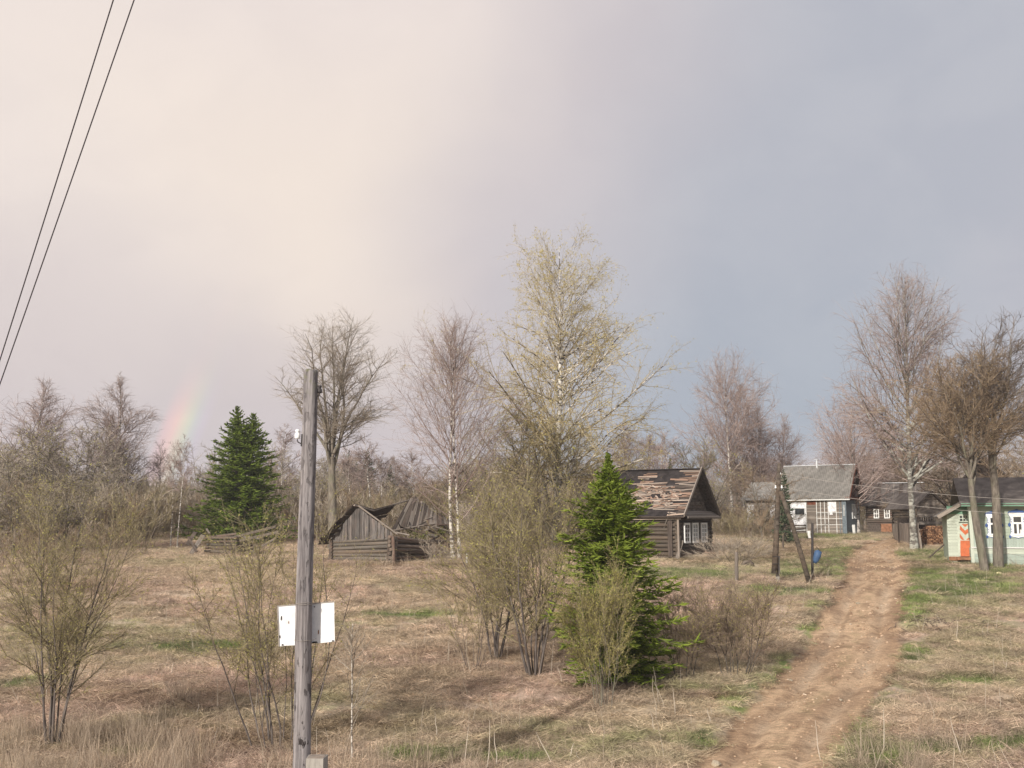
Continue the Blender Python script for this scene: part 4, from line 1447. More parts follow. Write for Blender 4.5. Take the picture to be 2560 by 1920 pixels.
    put('bushy', 1215, 1130, 82, 'olive bushy tree between the twin birch and the tall birch', 1, wpx=190)
    put('birch', 1568, 1058, 105, 'brownish birch behind the roof of the dark log house', 0, wpx=140)
    put('birch', 1625, 1085, 112, 'smaller brownish birch right of the roof ridge birch', 1, wpx=110)
    put('thin', 1678, 1068, 118, 'pale slim birch in the gap right of the log house roof', 0, wpx=90)
    put('thin', 1645, 1090, 125, 'faint slim birch in the gap, left of the pale slim one', 1, wpx=70)
    put('spruce', 1679, 1140, 112, 'tiny spruce below the pale slim birch in the gap', 0, wpx=34)
    put('bushy', 1765, 1090, 88, 'olive round willow right behind the log house gable', 0, wpx=190)
    put('birch', 1862, 960, 108, 'second bare birch just right of the bright white trunk', 1, wpx=130)
    put('birch', 1900, 1010, 104, 'grey birch left of the braced pole', 2, wpx=120)
    put('birch', 1955, 1035, 110, 'small faint birch above the left end of the slate roof', 0, wpx=100)
    put('bushy', 1905, 1160, 84, 'low brown thicket tree behind the braced pole', 3, wpx=150)
    put('spruce', 1962, 1172, 76, 'narrow spruce hiding the left corner of the slate roofed house', 0, wpx=46)
    put('birch', 2090, 1080, 108, 'low birch crown behind the ridge of the slate roofed house', 0, wpx=130)
    put('birch', 2225, 1060, 112, 'bare birch above the brown house with two white windows', 1, wpx=170)
    put('bushy', 2330, 1090, 100, 'brown twiggy tree above the plank gabled shed', 3, wpx=220)
    put('bushy', 2420, 1060, 84, 'dark brown tree behind the mint green house', 3, wpx=230)
    put('bushy', 2545, 1040, 78, 'dark tree at the right edge behind the mint green house', 3, wpx=220)

    # far woods: one mass
    def scatter_woods():
        pr = []
        for src in (proto_birch[0], proto_birch[1], proto_birch[2], proto_thin[0], proto_bushy[1], proto_bushy[3], proto_bushy[0], proto_spruce[0]):
            ms = list(meshes_of(src))
            # join into one mesh with several materials
            Vs, Ls, Ts, Mi, mats_, o = [], [], [], [], [], 0
            for me in ms:
                v = np.empty(len(me.vertices) * 3, np.float32)
                me.vertices.foreach_get('co', v)
                li = np.empty(len(me.loops), np.int32)
                me.loops.foreach_get('vertex_index', li)
                lt = np.empty(len(me.polygons), np.int32)
                me.polygons.foreach_get('loop_total', lt)
                Vs.append(v.reshape(-1, 3))
                Ls.append(li + o)
                Ts.append(lt)
                Mi.append(np.full(len(lt), len(mats_), np.int32))
                mats_.append(me.materials[0])
                o += len(v) // 3
            me = bpy.data.meshes.new('woods_tree')
            V = np.concatenate(Vs)
            Lc, Tc = np.concatenate(Ls), np.concatenate(Ts)
            me.vertices.add(len(V))
            me.vertices.foreach_set('co', V.ravel())
            me.loops.add(len(Lc))
            me.loops.foreach_set('vertex_index', Lc)
            me.polygons.add(len(Tc))
            me.polygons.foreach_set('loop_start', np.concatenate([[0], np.cumsum(Tc)[:-1]]).astype(np.int32))
            me.polygons.foreach_set('loop_total', Tc)
            me.polygons.foreach_set('material_index', np.concatenate(Mi))
            for m_ in mats_:
                me.materials.append(m_)
            me.update(calc_edges=True)
            pr.append(me)
        X_, Y_, H_, I_ = [], [], [], []
        # (u0, u1, d0, d1, count, top row range, prototype choices)
        strips = [(-250, 480, 84, 130, 40, (1120, 1230), (0, 1, 4, 4, 5, 6)), (300, 1300, 100, 150, 90, (1130, 1200), (0, 1, 3, 3, 3, 4, 4, 5, 5, 6, 7)), (1250, 1560, 100, 150, 34, (1140, 1200), (0, 1, 4, 5, 5)),
                  (1540, 1740, 150, 230, 16, (1190, 1240), (0, 3, 4)), (1730, 1990, 105, 160, 26, (1120, 1230), (0, 1, 4, 5)), (2130, 2950, 118, 170, 60, (1110, 1220), (0, 1, 4, 5, 5)),
                  (-900, -200, 90, 160, 30, (1100, 1230), (0, 4, 5)), (2600, 3300, 90, 160, 26, (1000, 1200), (0, 4, 5)), (-400, 3000, 170, 260, 120, (1205, 1250), (0, 1, 4, 5, 7))]
        for u0, u1, d0, d1, cnt, (v0, v1), ch in strips:
            for _ in range(cnt):
                u_, d_ = rng.uniform(u0, u1), rng.uniform(d0, d1)
                v_ = rng.uniform(v0, v1)
                if 310 < u_ < 500 and v_ < 1185:
                    v_ = rng.uniform(1185, 1230)
                x_ = (u_ - 1280) / F * d_
                z_ = gz(x_, d_)
                h_ = at(u_, v_, d_).z - z_
                k_ = ch[rng.integers(len(ch))]
                X_.append(x_); Y_.append(d_); H_.append((z_, h_ / (15, 15, 15, 13, 10, 10, 10, 12)[k_])); I_.append(k_)
        H_ = np.array(H_)
        n = len(X_)
        o = gn_scatter('far_woods', np.stack([X_, Y_, H_[:, 0]], 1), rng.uniform(0, 6.28, n), H_[:, 1], np.ones((n, 3)) * 0.3, np.array(I_), pr)
        tag(o, 'mass of leafless grey brown woods closing the view behind the houses', 'woods')
    scatter_woods()

    def scatter_thicket():
        pr = []
        for mt, lf in ((M_TW_RUST, M_LF_RUST), (M_TW_OLIVE, M_LF_OLIVE), (M_TW_GREY, M_LF_OLIVE)):
            b_ = make_bush(2.6, 2.6, stems=14, n2=90, n3=900, r=0.02, twig_r=0.011, mats=(mt, mt, mt, lf), base_r=0.7, lean0=0.5, sides=(3, 3, 3))
            Vs, o = [], 0
            fq = []
            for me in meshes_of(b_):
                v = np.empty(len(me.vertices) * 3, np.float32)
                me.vertices.foreach_get('co', v)
                li = np.empty(len(me.loops), np.int32)
                me.loops.foreach_get('vertex_index', li)
                Vs.append(v.reshape(-1, 3))
                fq.append(li.reshape(-1, 4) + o)
                o += len(v) // 3
            me = mesh_np('thicket_bush', np.concatenate(Vs), fq)
            me.materials.append(mt)
            pr.append(me)
        pts, sc, ix = [], [], []
        for u0, u1, d0, d1, cnt, s0, s1 in ((-200, 480, 66, 100, 130, .8, 1.8), (460, 1150, 74, 110, 150, .7, 1.6), (1150, 1450, 64, 100, 70, .7, 1.5), (1790, 1960, 80, 100, 40, .5, 1.0), (-60, 330, 50, 62, 14, .5, .9), (2160, 2600, 96, 120, 50, .6, 1.1), (1560, 1800, 100, 140, 40, .8, 1.2), (1040, 1200, 52, 57, 7, .3, .55)):
            for _ in range(cnt):
                u_, d_ = rng.uniform(u0, u1), rng.uniform(d0, d1)
                if 385 < u_ < 700 and d_ < 84:
                    d_ = rng.uniform(84, 108)
                x_ = (u_ - 1280) / F * d_
                pts.append((x_, d_, gz(x_, d_)))
                sc.append(rng.uniform(s0, s1))
                ix.append(rng.integers(3))
        n = len(pts)
        o = gn_scatter('undergrowth', np.array(pts), rng.uniform(0, 6.28, n), np.array(sc), np.ones((n, 3)) * .3, np.array(ix), pr)
        tag(o, 'brown leafless undergrowth along the foot of the woods', 'undergrowth')
    scatter_thicket()

# ------------------------------------------------------------------ pieces for buildings
_PM = {}


def unit_mesh(kind, mat):
    key = (kind, mat.name)
    if key in _PM:
        return _PM[key]
    r = np.random.default_rng(len(_PM) + 3)
    if kind.startswith('box'):
        V = np.array([(x, y, z) for x in (-.5, .5) for y in (-.5, .5) for z in (-.5, .5)], float)
        V += r.normal(size=V.shape) * np.array([0.006, 0.05, 0.06])
        Fq = np.array([(0, 1, 3, 2), (4, 6, 7, 5), (0, 4, 5, 1), (2, 3, 7, 6), (0, 2, 6, 4), (1, 5, 7, 3)])
        me = mesh_np(kind, V, Fq)
    elif kind.startswith('true'):
        V = np.array([(x, y, z) for x in (-.5, .5) for y in (-.5, .5) for z in (-.5, .5)], float)
        Fq = np.array([(0, 1, 3, 2), (4, 6, 7, 5), (0, 4, 5, 1), (2, 3, 7, 6), (0, 2, 6, 4), (1, 5, 7, 3)])
        me = mesh_np(kind, V, Fq)
    else:      # log
        n, m = 5, 8
        P = np.zeros((1, n, 3))
        P[0, :, 0] = np.linspace(-.5, .5, n)
        P[0, 1:-1, 1:] = r.normal(size=(n - 2, 2)) * 0.05
        Rr = (0.5 * r.uniform(0.9, 1.08, n))[None, :]
        V, q = tube_arrays(P, Rr, m)
        V = V.reshape(n, m, 3)
        V[:, :, 0] = P[0, :, 0][:, None] + r.normal(size=(n, m)) * .001
        V = V.reshape(-1, 3)
        caps = [np.arange(m)[None, ::-1], (np.arange(m) + (n - 1) * m)[None, :]]
        me = mesh_np(kind, V, [q] + caps)
        for p_ in me.polygons:
            if len(p_.vertices) == 4:
                p_.use_smooth = True
    me.materials.append(mat)
    _PM[key] = me
    return me


def beam(parent, name, mat, A, B, w_, t_, up=(0, 0, 1), kind='box'):
    A, B = Vector(A), Vector(B)
    x = B - A
    ln = x.length
    x.normalize()
    up = Vector(up)
    y = up.cross(x)
    if y.length < 1e-4:
        y = Vector((0, 1, 0)).cross(x)
    y.normalize()
    z = x.cross(y)
    k_ = kind if kind == 'true' else kind + str(random.randint(0, 3))
    o = link(name, unit_mesh(k_, mat), None, parent)
    M = Matrix((x, y, z)).transposed().to_4x4()
    M = Matrix.Translation((A + B) / 2) @ M @ Matrix.Diagonal((ln, w_, t_, 1))
    o.matrix_basis = M
    return o


def poly(parent, name, mat, pts, n, thick):
    """extruded polygon: pts 3D outline, n outward normal, thickness behind it"""
    pts = [Vector(p) for p in pts]
    n = Vector(n).normalized() * thick
    k_ = len(pts)
    V = [tuple(p) for p in pts] + [tuple(p - n) for p in pts]
    Fs = [list(range(k_)), list(range(2 * k_ - 1, k_ - 1, -1))] + [[i, k_ + i, k_ + (i + 1) % k_, (i + 1) % k_] for i in range(k_)]
    me = bpy.data.meshes.new(name)
    me.from_pydata(V, [], Fs)
    me.validate()
    me.update()
    me.materials.append(mat)
    return link(name, me, None, parent)


class House:
    """local x runs along the right facade (A), y along the left facade (B)"""
    def __init__(self, name, u, v, phi, d=None):
        self.P = hit(u, v) if d is None else Vector((((u - 1280) / F) * d * math.cos(TH), d, 0))
        if d is not None:
            self.P.z = at(u, v, d).z
        self.phi = R(phi)
        self.root = empty(name, self.P, self.phi)
        self.a = Vector((math.cos(self.phi), math.sin(self.phi), 0))
        self.b = Vector((-math.sin(self.phi), math.cos(self.phi), 0))

    def _solve(self, Q, dr, u, v):
        k_ = (u - 1280) / F
        den0 = math.cos(TH)
        # x = k * (y cos + (z-ZC) sin); iterate for z from v
        z = 0.0
        for _ in range(4):
            kk_ = k_ * (den0 + z / max(Q.y, 1) * math.sin(TH))
            s_ = (kk_ * Q.y - Q.x) / (dr.x - kk_ * dr.y)
            y = Q.y + s_ * dr.y
            z = at(u, v, y).z - ZC
        return s_, z + ZC - self.P.z

    def A(self, u, v, off=0.0):
        s_, z = self._solve(self.P + self.b * off, self.a, u, v)
        return (s_, off, z)

    def B(self, u, v, off=0.0):
        s_, z = self._solve(self.P + self.a * off, self.b, u, v)
        return (off, s_, z)

    def loc(self, Pw):
        q = Vector(Pw) - self.P
        return Vector((q.dot(self.a), q.dot(self.b), q.z))


def logs(root, face, L_, z0, z1, dia, mat, s0=0.0, over=0.18, jit=0.02, name='log', off=0.0, skip=None, kind='log', w_=None):
    n = max(1, round((z1 - z0) / dia))
    dz = (z1 - z0) / n
    for i in range(n):
        z = z0 + (i + 0.5) * dz
        if skip and skip(i / n):
            continue
        a, b = s0 - over + random.uniform(-.05, .05), s0 + L_ + over + random.uniform(-.05, .05)
        j1, j2 = random.uniform(-jit, jit), random.uniform(-jit, jit)
        if face == 'A':
            beam(root, name, mat, (a, off, z + j1), (b, off, z + j2), (w_ or dz) * 1.06, dz * 1.04, kind=kind)
        else:
            beam(root, name, mat, (off, a, z + j1), (off, b, z + j2), (w_ or dz) * 1.06, dz * 1.04, kind=kind)


def fbox(root, name, mat, face, s0, s1, z0, z1, n0, n1):
    """box on a facade: n = outward distance"""
    if face == 'A':
        pts = [(s0, -n1, z0), (s1, -n1, z0), (s1, -n1, z1), (s0, -n1, z1)]
        n = (0, -1, 0)
    else:
        pts = [(-n1, s1, z0), (-n1, s0, z0), (-n1, s0, z1), (-n1, s1, z1)]
        n = (-1, 0, 0)
    return poly(root, name, mat, pts, n, n1 - n0)


def window(root, face, s0, s1, z0, z1, fw, mf, mg, cols=2, rows=3, out=0.05, off=0.0, mw=0.035, split=None):
    s0, s1 = min(s0, s1), max(s0, s1)
    fo = off
    fr = fbox(root, 'window', mf, face, s0, s1, z1 - fw, z1, fo, fo + out)
    fbox(fr, 'sill', mf, face, s0, s1, z0, z0 + fw, fo, fo + out + .02)
    fbox(fr, 'frame', mf, face, s0, s0 + fw, z0 + fw, z1 - fw, fo, fo + out)
    fbox(fr, 'frame', mf, face, s1 - fw, s1, z0 + fw, z1 - fw, fo, fo + out)
    a0, a1, b0, b1 = s0 + fw, s1 - fw, z0 + fw, z1 - fw
    for i in range(cols):
        for j in range(rows):
            u0, u1 = a0 + (a1 - a0) * i / cols, a0 + (a1 - a0) * (i + 1) / cols
            w0, w1 = b0 + (b1 - b0) * j / rows, b0 + (b1 - b0) * (j + 1) / rows
            fbox(fr, 'pane', mg, face, u0 + mw / 2, u1 - mw / 2, w0 + mw / 2, w1 - mw / 2, fo - .01, fo + out * 0.35)
    for i in range(1, cols):
        u0 = a0 + (a1 - a0) * i / cols
        fbox(fr, 'muntin', mf, face, u0 - mw / 2, u0 + mw / 2, b0, b1, fo, fo + out * 0.7)
    for j in range(1, rows):
        w0 = b0 + (b1 - b0) * j / rows
        fbox(fr, 'muntin', mf, face, a0, a1, w0 - mw / 2, w0 + mw / 2, fo, fo + out * 0.75)
    return fr


def gable_boards_h(root, x0, x1, zb, peak, yy, mat, dh=0.2, name='gable_board', thick=0.04):
    """horizontal boards filling a gable triangle on facade A"""
    xm = peak[0]
    z = zb
    while z < peak[1] - 0.1:
        z2 = min(z + dh, peak[1] - 0.02)
        f0, f1 = (z - zb) / (peak[1] - zb), (z2 - zb) / (peak[1] - zb)
        o = random.uniform(0, .012)
        poly(root, name, mat, [(x0 + (xm - x0) * f0, yy - o, z), (x1 + (xm - x1) * f0, yy - o, z), (x1 + (xm - x1) * f1, yy - o, z2 - .012), (x0 + (xm - x0) * f1, yy - o, z2 - .012)], (0, -1, 0), thick)
        z = z2


# ------------------------------------------------------------------ dark log house
H = House('log_house', 1696, 1397, 60)
h1 = H.root
tag(h1, 'dark old log house with broken shingle roof and three white framed windows', 'house')
LA = H.A(1774, 1390)[0]
LB = 5.0
EZ = H.B(1694, 1290)[2]
PK = H.A(1740, 1171, -0.4)
xm = LA / 2
PZ = PK[2]
WH = EZ + 0.05
logs(h1, 'B', LB, -0.3, WH, 0.235, M_LOG_DARK, over=.14)
logs(h1, 'A', LA, -0.3, WH + .15, 0.235, M_LOG_DARK, off=0.0, jit=.01)
fbox(h1, 'inner_wall', M_PLANK_DX, 'A', 0.05, LA - .05, -0.3, WH, -.12, -.06)
fbox(h1, 'inner_wall', M_PLANK_DX, 'B', 0.05, LB - .05, -0.3, WH, -.12, -.06)
logs(h1, 'B', LB, -0.3, WH, 0.235, M_LOG_DARK, off=LA)
# red brown foot course on the gable side
for i in range(3):
    beam(h1, 'sill_log', M_LOG_ROT, (0.1, -0.04, 0.02 + i * 0.21), (LA, -0.04, 0.02 + i * 0.21), .24, .2, kind='log')
beam(h1, 'corner_post', M_PLANK_X, (-0.17, -0.12, -0.1), (-0.17, -0.10, WH - .1), .14, .1)
beam(h1, 'corner_post', M_PLANK_DX, (-0.16, 0.42, 0.1), (-0.16, 0.42, WH - .3), .28, .06, up=(1, 0, 0))
gz0 = WH + 0.12
gable_boards_h(h1, 0.0, LA, gz0 - .1, (xm, PZ - .15), 0.0, M_LOG_DARK)
# windows with dark board between
wz1 = H.A(1710, 1307)[2]
wz0 = H.A(1710, 1358)[2]
fbox(h1, 'window_surround', M_PLANK_DX, 'A', H.A(1701, 1330)[0], H.A(1763, 1330)[0], wz0 - .1, wz1 + .06, .0, .165)
for a_, b_ in ((1703, 1717), (1723, 1738), (1745, 1760)):
    window(h1, 'A', H.A(a_, 1330)[0], H.A(b_, 1330)[0], wz0, wz1, 0.11, M_WHITE, M_CURTAIN if a_ > 1710 else M_GLASS, 2, 4, out=.06, off=.166)
fbox(h1, 'sill_board', M_PLANK_DX, 'A', H.A(1701, 1330)[0] - .05, H.A(1764, 1330)[0] + .05, wz0 - .22, wz0 - .1, .0, .22)
# roof
ov, vo = 0.5, 0.55
sl = (PZ - EZ) / (xm + ov)
nL = Vector((-sl, 0, 1)).normalized()
nR = Vector((sl, 0, 1)).normalized()


def rp(s_, y, lift=0.0, side=-1):
    """point on roof: s 0 at eave, 1 at ridge"""
    x = -ov + (xm + ov) * s_ if side < 0 else LA + ov - (xm + ov) * s_
    n_ = nL if side < 0 else nR
    return Vector((x, y, EZ + (PZ - EZ) * s_)) + n_ * lift


poly(h1, 'roof', M_TAR, [rp(0, -vo), rp(0, LB + vo), rp(1, LB + vo), rp(1, -vo)][::-1], nL, 0.09)
poly(h1, 'roof', M_PLANK_DX, [rp(0, -vo, 0, 1), rp(1, -vo - .0, 0, 1) + Vector((0.004, 0, 0)), rp(1, LB + vo, 0, 1) + Vector((0.004, 0, 0)), rp(0, LB + vo, 0, 1)][::-1], nR, 0.09)
# verge boards
beam(h1, 'verge_board', M_PLANK_X, rp(0, -vo - .04, .02), rp(1, -vo - .04, .05), .06, .16, up=nL)
beam(h1, 'verge_board', M_PLANK_DX, rp(0, -vo - .04, .02, 1), rp(1, -vo - .04, .03, 1), .06, .14, up=nR)
beam(h1, 'eave_board', M_PLANK_DX, rp(0, -vo, -.06), rp(0, LB + vo, -.06), .1, .05, up=nL)
beam(h1, 'ridge_board', M_TAR, rp(1, -vo, .02), rp(1, LB + vo, .02), .28, .04)
beam(h1, 'gutter_pole', M_LATH, (-.28, -.3, EZ - .16), (-.28, LB * .6, EZ - .2), .06, .06, kind='log')
rr = random.Random(5)
nrow = 27
for i in range(nrow):
    s_ = (i + .5) / nrow
    y = -vo + .02
    while y < LB + vo - .3:
        ln = rr.uniform(.35, 1.35)
        yc = y + ln / 2
        edge_n = 0.06 * math.sin(yc * 5.1) + 0.05 * math.sin(yc * 11.3 + 1)
        vis = True
        if yc > 0.35 and yc < 2.3 and s_ > 0.66 + edge_n + max(0, .9 - yc) * .35: vis = False
        if 2.2 <= yc < 3.1 and s_ > 0.93: vis = False
        if yc >= 3.1 and s_ > 0.38 + edge_n + max(0, 3.6 - yc) * .6: vis = False
        if s_ < 0.12 + edge_n and yc > .3: vis = False
        if s_ < .19 and 1.3 < yc < 2.0: vis = False
        if rr.random() < 0.07: vis = False
        if vis:
            jl = rr.uniform(0, .035)
            tl = rr.uniform(-.012, .012)
            mt = rr.choice((M_LATH, M_LATH, M_LATH_B, M_LATH_B, M_PLANK_X, M_LATH, M_PLANK_DX))
            beam(h1, 'shingle', mt, rp(s_ + tl, y, .012 + jl), rp(s_ - tl, y + ln, .012 + rr.uniform(0, .04)), rr.uniform(.07, .135), .016, up=nL)
        y += ln + rr.uniform(0, .05)
# loose splinters
for i in range(190):
    s_, y = rr.uniform(.14, .62), rr.uniform(.1, 4.6)
    a = rr.uniform(-.7, .7)
    dl = rr.uniform(.10, .26)
    beam(h1, 'splinter', rr.choice((M_LATH, M_LATH_B)), rp(s_, y, .05), rp(s_ + math.sin(a) * dl * .3, y + math.cos(a) * dl, .06 + rr.uniform(0, .05)), .08, .012, up=nL)
# shingled pent roof under the gable
for i in range(4):
    t_ = i / 4
    beam(h1, 'pent_board', M_PLANK_X, (-.05, -.1 - .5 * (1 - t_), EZ - .02 + .36 * t_), (LA + .35, -.1 - .5 * (1 - t_), EZ - .02 + .36 * t_), .20, .03, up=(0, -.55, 1))
beam(h1, 'pent_edge', M_PLANK_X, (-.1, -.66, EZ - .08), (LA + .4, -.66, EZ - .08), .05, .12)

# leaning things at the log house
pa = h1.matrix_basis @ Vector((0, 0, 0))


def wl(Hh, p):
    p = Vector(p)
    return Hh.P + Hh.a * p.x + Hh.b * p.y + Vector((0, 0, p.z))


def free_beam(name, mat, A, B, w_, t_, label, cat, kind='log', group=None, up=(0, 0, 1)):
    o = beam(None, name, mat, A, B, w_, t_, up=up, kind=kind)
    tag(o, label, cat, group)
    return o


g_ = hit(1634, 1388)
free_beam('leaning_pole', M_PLANK_X, g_ - Vector((0, 0, .1)), wl(H, (-.56, .25, EZ + .2)), .085, .085, 'long pole leaning against the eave of the dark log house', 'pole')
g_ = hit(1691, 1399)
free_beam('leaning_board', M_PLANK_X, g_ - Vector((0, 0, .05)), at(1706, 1350, g_.y + .45), .18, .035, 'short grey board leaning at the corner of the dark log house', 'board', 'box', up=(0, -1, .3))

# ------------------------------------------------------------------ collapsed barn
Bn = House('barn', 982, 1408, 58)
bn = Bn.root
tag(bn, 'collapsed grey log barn with plank gable and sagging broken roof', 'barn')
LBb = Bn.B(832, 1407)[1]
LAb = 5.6
zt_r = Bn.B(980, 1341)[2]
zt_l = Bn.B(834, 1351)[2]
pk = Bn.B(899, 1267)
n = 7
for i in range(n):
    f0 = (i + .5) / n
    z_r, z_l = -0.1 + (zt_r + .1) * f0, -0.1 + (zt_l + .1) * f0
    beam(bn, 'log', M_LOG_GREY, (random.uniform(-.04, .02), -.16 - random.uniform(0, .14), z_r + random.uniform(-.02, .02)), (0, LBb + .16 + random.uniform(0, .12), z_l + random.uniform(-.03, .03)), .24, (zt_r + .1) / n * 1.03, kind='log')
    xe_ = LAb * (1 if i < 2 else random.uniform(.45, 1.02))
    beam(bn, 'log', M_LOG_ROT, (-.22 - random.uniform(0, .12), 0, z_r + .08), (xe_, random.uniform(-.15, .1), z_r * random.uniform(.66, .95) + .05), .24, (zt_r + .1) / n * random.uniform(.85, 1.05), kind='log')
    if xe_ < LAb * .8:
        beam(bn, 'log', M_LOG_ROT, (xe_ + random.uniform(.1, .4), -.1, z_r * .6), (LAb + random.uniform(-.2, .5), random.uniform(-.5, .2), z_r * random.uniform(.3, .8)), .2, .17, kind='log')
    beam(bn, 'log', M_LOG_ROT, (-.22, LBb, z_l + .08), (LAb, LBb, z_l * .9), .24, (zt_r + .1) / n * 1.03, kind='log')
fbox(bn, 'inner_wall', M_PLANK_DX, 'B', 0, LBb, -.1, zt_l, -.15, -.1)
fbox(bn, 'inner_wall', M_PLANK_DX, 'A', 0, LAb, -.1, zt_l * .9, -.15, -.1)
beam(bn, 'corner_post', M_LOG_ROT, (-.2, -.22, -.1), (-.2, -.16, zt_r), .2, .2, kind='log')
beam(bn, 'corner_post', M_LOG_ROT, (-.22, .16, -.1), (-.17, .12, zt_r), .17, .17, kind='log')
# vertical gable planks
y = 0.02
i = 0
yp, zp = pk[1], pk[2]
while y < LBb + .12:
    wv = random.uniform(.13, .21)
    y2 = min(y + wv, LBb + .15)

    def top(yy):
        if yy < yp: return zt_r + .22 + (zp - zt_r - .22) * (yy / yp)
        return zp + (zt_l + .12 - zp) * ((yy - yp) / (LBb + .15 - yp))
    zb = zt_r - .06 + (zt_l - zt_r) * y / LBb - random.uniform(0, .05)
    o_ = random.uniform(.10, .15)
    sh_ = random.uniform(-.06, .0)
    if i in (3, 9): o_ += .06
    poly(bn, 'gable_plank', M_PLANK_V, [(-o_, y2 - .01 + sh_, zb), (-o_, y + sh_, zb), (-o_, y, top(y) - random.uniform(0, .04)), (-o_, y2 - .01, top(y2) - random.uniform(0, .05))], (-1, 0, 0), .025)
    y = y2
    i += 1
# left slope of the roof, seen from inside and as ragged ends
nb = 15
for i in range(nb):
    f0 = i / (nb - 1)
    yy = yp + .1 + (LBb + .55 - yp) * f0
    z0 = zp + .06 + (zt_l - .2 - zp) * f0 + random.uniform(-.02, .04)
    sag = .45 * (1 - f0)
    xe = 2.4 + random.uniform(-.3, .2)
    beam(bn, 'roof_board', M_PLANK_DX, (-.42 - random.uniform(0, .16), yy, z0), (xe * .5, yy - .05, z0 - sag * .6), .24, .03, up=(0, .8, 1))
    beam(bn, 'roof_board', M_PLANK_DX, (xe * .5 - .05, yy - .05, z0 - sag * .6), (xe + .6, yy - .1, z0 + .1 - sag * .1), .24, .03, up=(0, .8, 1))
beam(bn, 'ridge_pole', M_PLANK_X, (-.45, yp, zp + .08), (1.2, yp, zp - .2), .1, .1, kind='log')
Rk = Bn.loc(at(1040, 1243, 60.2))
beam(bn, 'ridge_pole', M_PLANK_X, (1.2, yp, zp - .2), (Rk.x + .2, yp - .1, Rk.z), .09, .09, kind='log')
beam(bn, 'verge_board', M_PLANK_X, (-.2, yp - .1, zp + .05), (-.22, -.45, zt_r + .12), .03, .07, up=(0, -.6, 1))
# fallen right slope: planks from the high ridge stub to the eave
pts_top = [Bn.loc(at(u_, v_, d_)) for u_, v_, d_ in ((1028, 1246, 59.6), (1046, 1243, 60.0), (1082, 1272, 60.8), (1118, 1296, 61.4))]
pts_bot = [Bn.loc(at(u_, v_, d_)) for u_, v_, d_ in ((984, 1323, 57.0), (1030, 1318, 57.8), (1080, 1312, 58.6), (1128, 1313, 59.6))]


def lerp3(ps, t_):
    t_ = max(0, min(.999, t_)) * (len(ps) - 1)
    i_ = int(t_)
    return ps[i_].lerp(ps[i_ + 1], t_ - i_)


for i in range(23):
    t_ = i / 22
    A_ = lerp3(pts_top, t_) + Vector((0, 0, random.uniform(-.04, .06)))
    B_ = lerp3(pts_bot, t_) + Vector((0, 0, random.uniform(-.06, .04)))
    A_ = A_.lerp(B_, random.uniform(0, .08) + (0.12 if i % 5 == 3 else 0))
    beam(bn, 'roof_plank', M_PLANK_X if random.random() < .5 else M_LOG_ROT if random.random() < .5 else M_PLANK_DX, A_, B_, random.uniform(.13, .2), .025, up=(-.2, -.8, 1))
for k_, (a_, b_, dia_) in enumerate((((986, 1326, 57), (1086, 1309, 58.4), .10), ((1060, 1312, 58), (1140, 1311, 59.4), .09), ((990, 1331, 56.9), (1024, 1338, 56.6), .08), ((1000, 1316, 57.4), (1070, 1336, 57.6), .08),
                                     ((1090, 1318, 58), (1150, 1336, 58.8), .08), ((1100, 1362, 58), (1146, 1356, 58.4), .07), ((1060, 1300, 58.8), (1082, 1292, 59.4), .07), ((1120, 1340, 58.5), (1165, 1322, 59.5), .07), ((1125, 1330, 58.5), (1168, 1350, 58.8), .08))):
    beam(bn, 'fallen_beam', M_PLANK_X if k_ % 2 == 0 else M_LOG_ROT, Bn.loc(at(*a_)), Bn.loc(at(*b_)), dia_, dia_, kind='log')
for k_ in range(26):
    t_ = random.random()
    c_ = lerp3(pts_bot, t_) + Vector((random.uniform(-.3, .3), random.uniform(-.5, .3), random.uniform(-.75, .25)))
    a_ = random.uniform(-.5, .5)
    ln_ = random.uniform(.4, 1.3)
    dv_ = Vector((math.cos(a_) * ln_ / 2, random.uniform(-.3, .3), math.sin(a_) * ln_ / 2))
    beam(bn, 'fallen_board', random.choice((M_PLANK_DX, M_PLANK_X, M_LOG_ROT)), c_ - dv_, c_ + dv_, random.uniform(.06, .14), .04, up=(0, -1, .5))
for k_ in range(9):
    yy = LBb + random.uniform(-.7, .35)
    zz = top(min(yy, LBb + .1)) + random.uniform(-.12, .1)
    beam(bn, 'verge_stub', M_PLANK_DX, (-.75 + random.uniform(-.1, .2), yy, zz - .05), (.2, yy - .05, zz), random.uniform(.1, .2), .03, up=(0, .8, 1))
# moss hanging on the eave
mv = []
for u0_, v0_ in ((1040, 1335), (1055, 1345), (1066, 1340), (1030, 1352), (1024, 1328), (1105, 1330), (1050, 1360)):
    c_ = Bn.loc(at(u0_, v0_, 57.6))
    for _ in range(90):
        q = np.array(c_) + rng.normal(size=3) * np.array([.2, .1, .12])
        a1, a2 = rng.normal(size=3) * .045, rng.normal(size=3) * .045
        mv.append([q, q + a1, q + a2])
me = mesh_np('moss', np.array(mv).reshape(-1, 3), np.arange(len(mv) * 3).reshape(-1, 3))
me.materials.append(M_MOSS)
o = link('moss', me, None, bn)
o['kind'] = 'stuff'

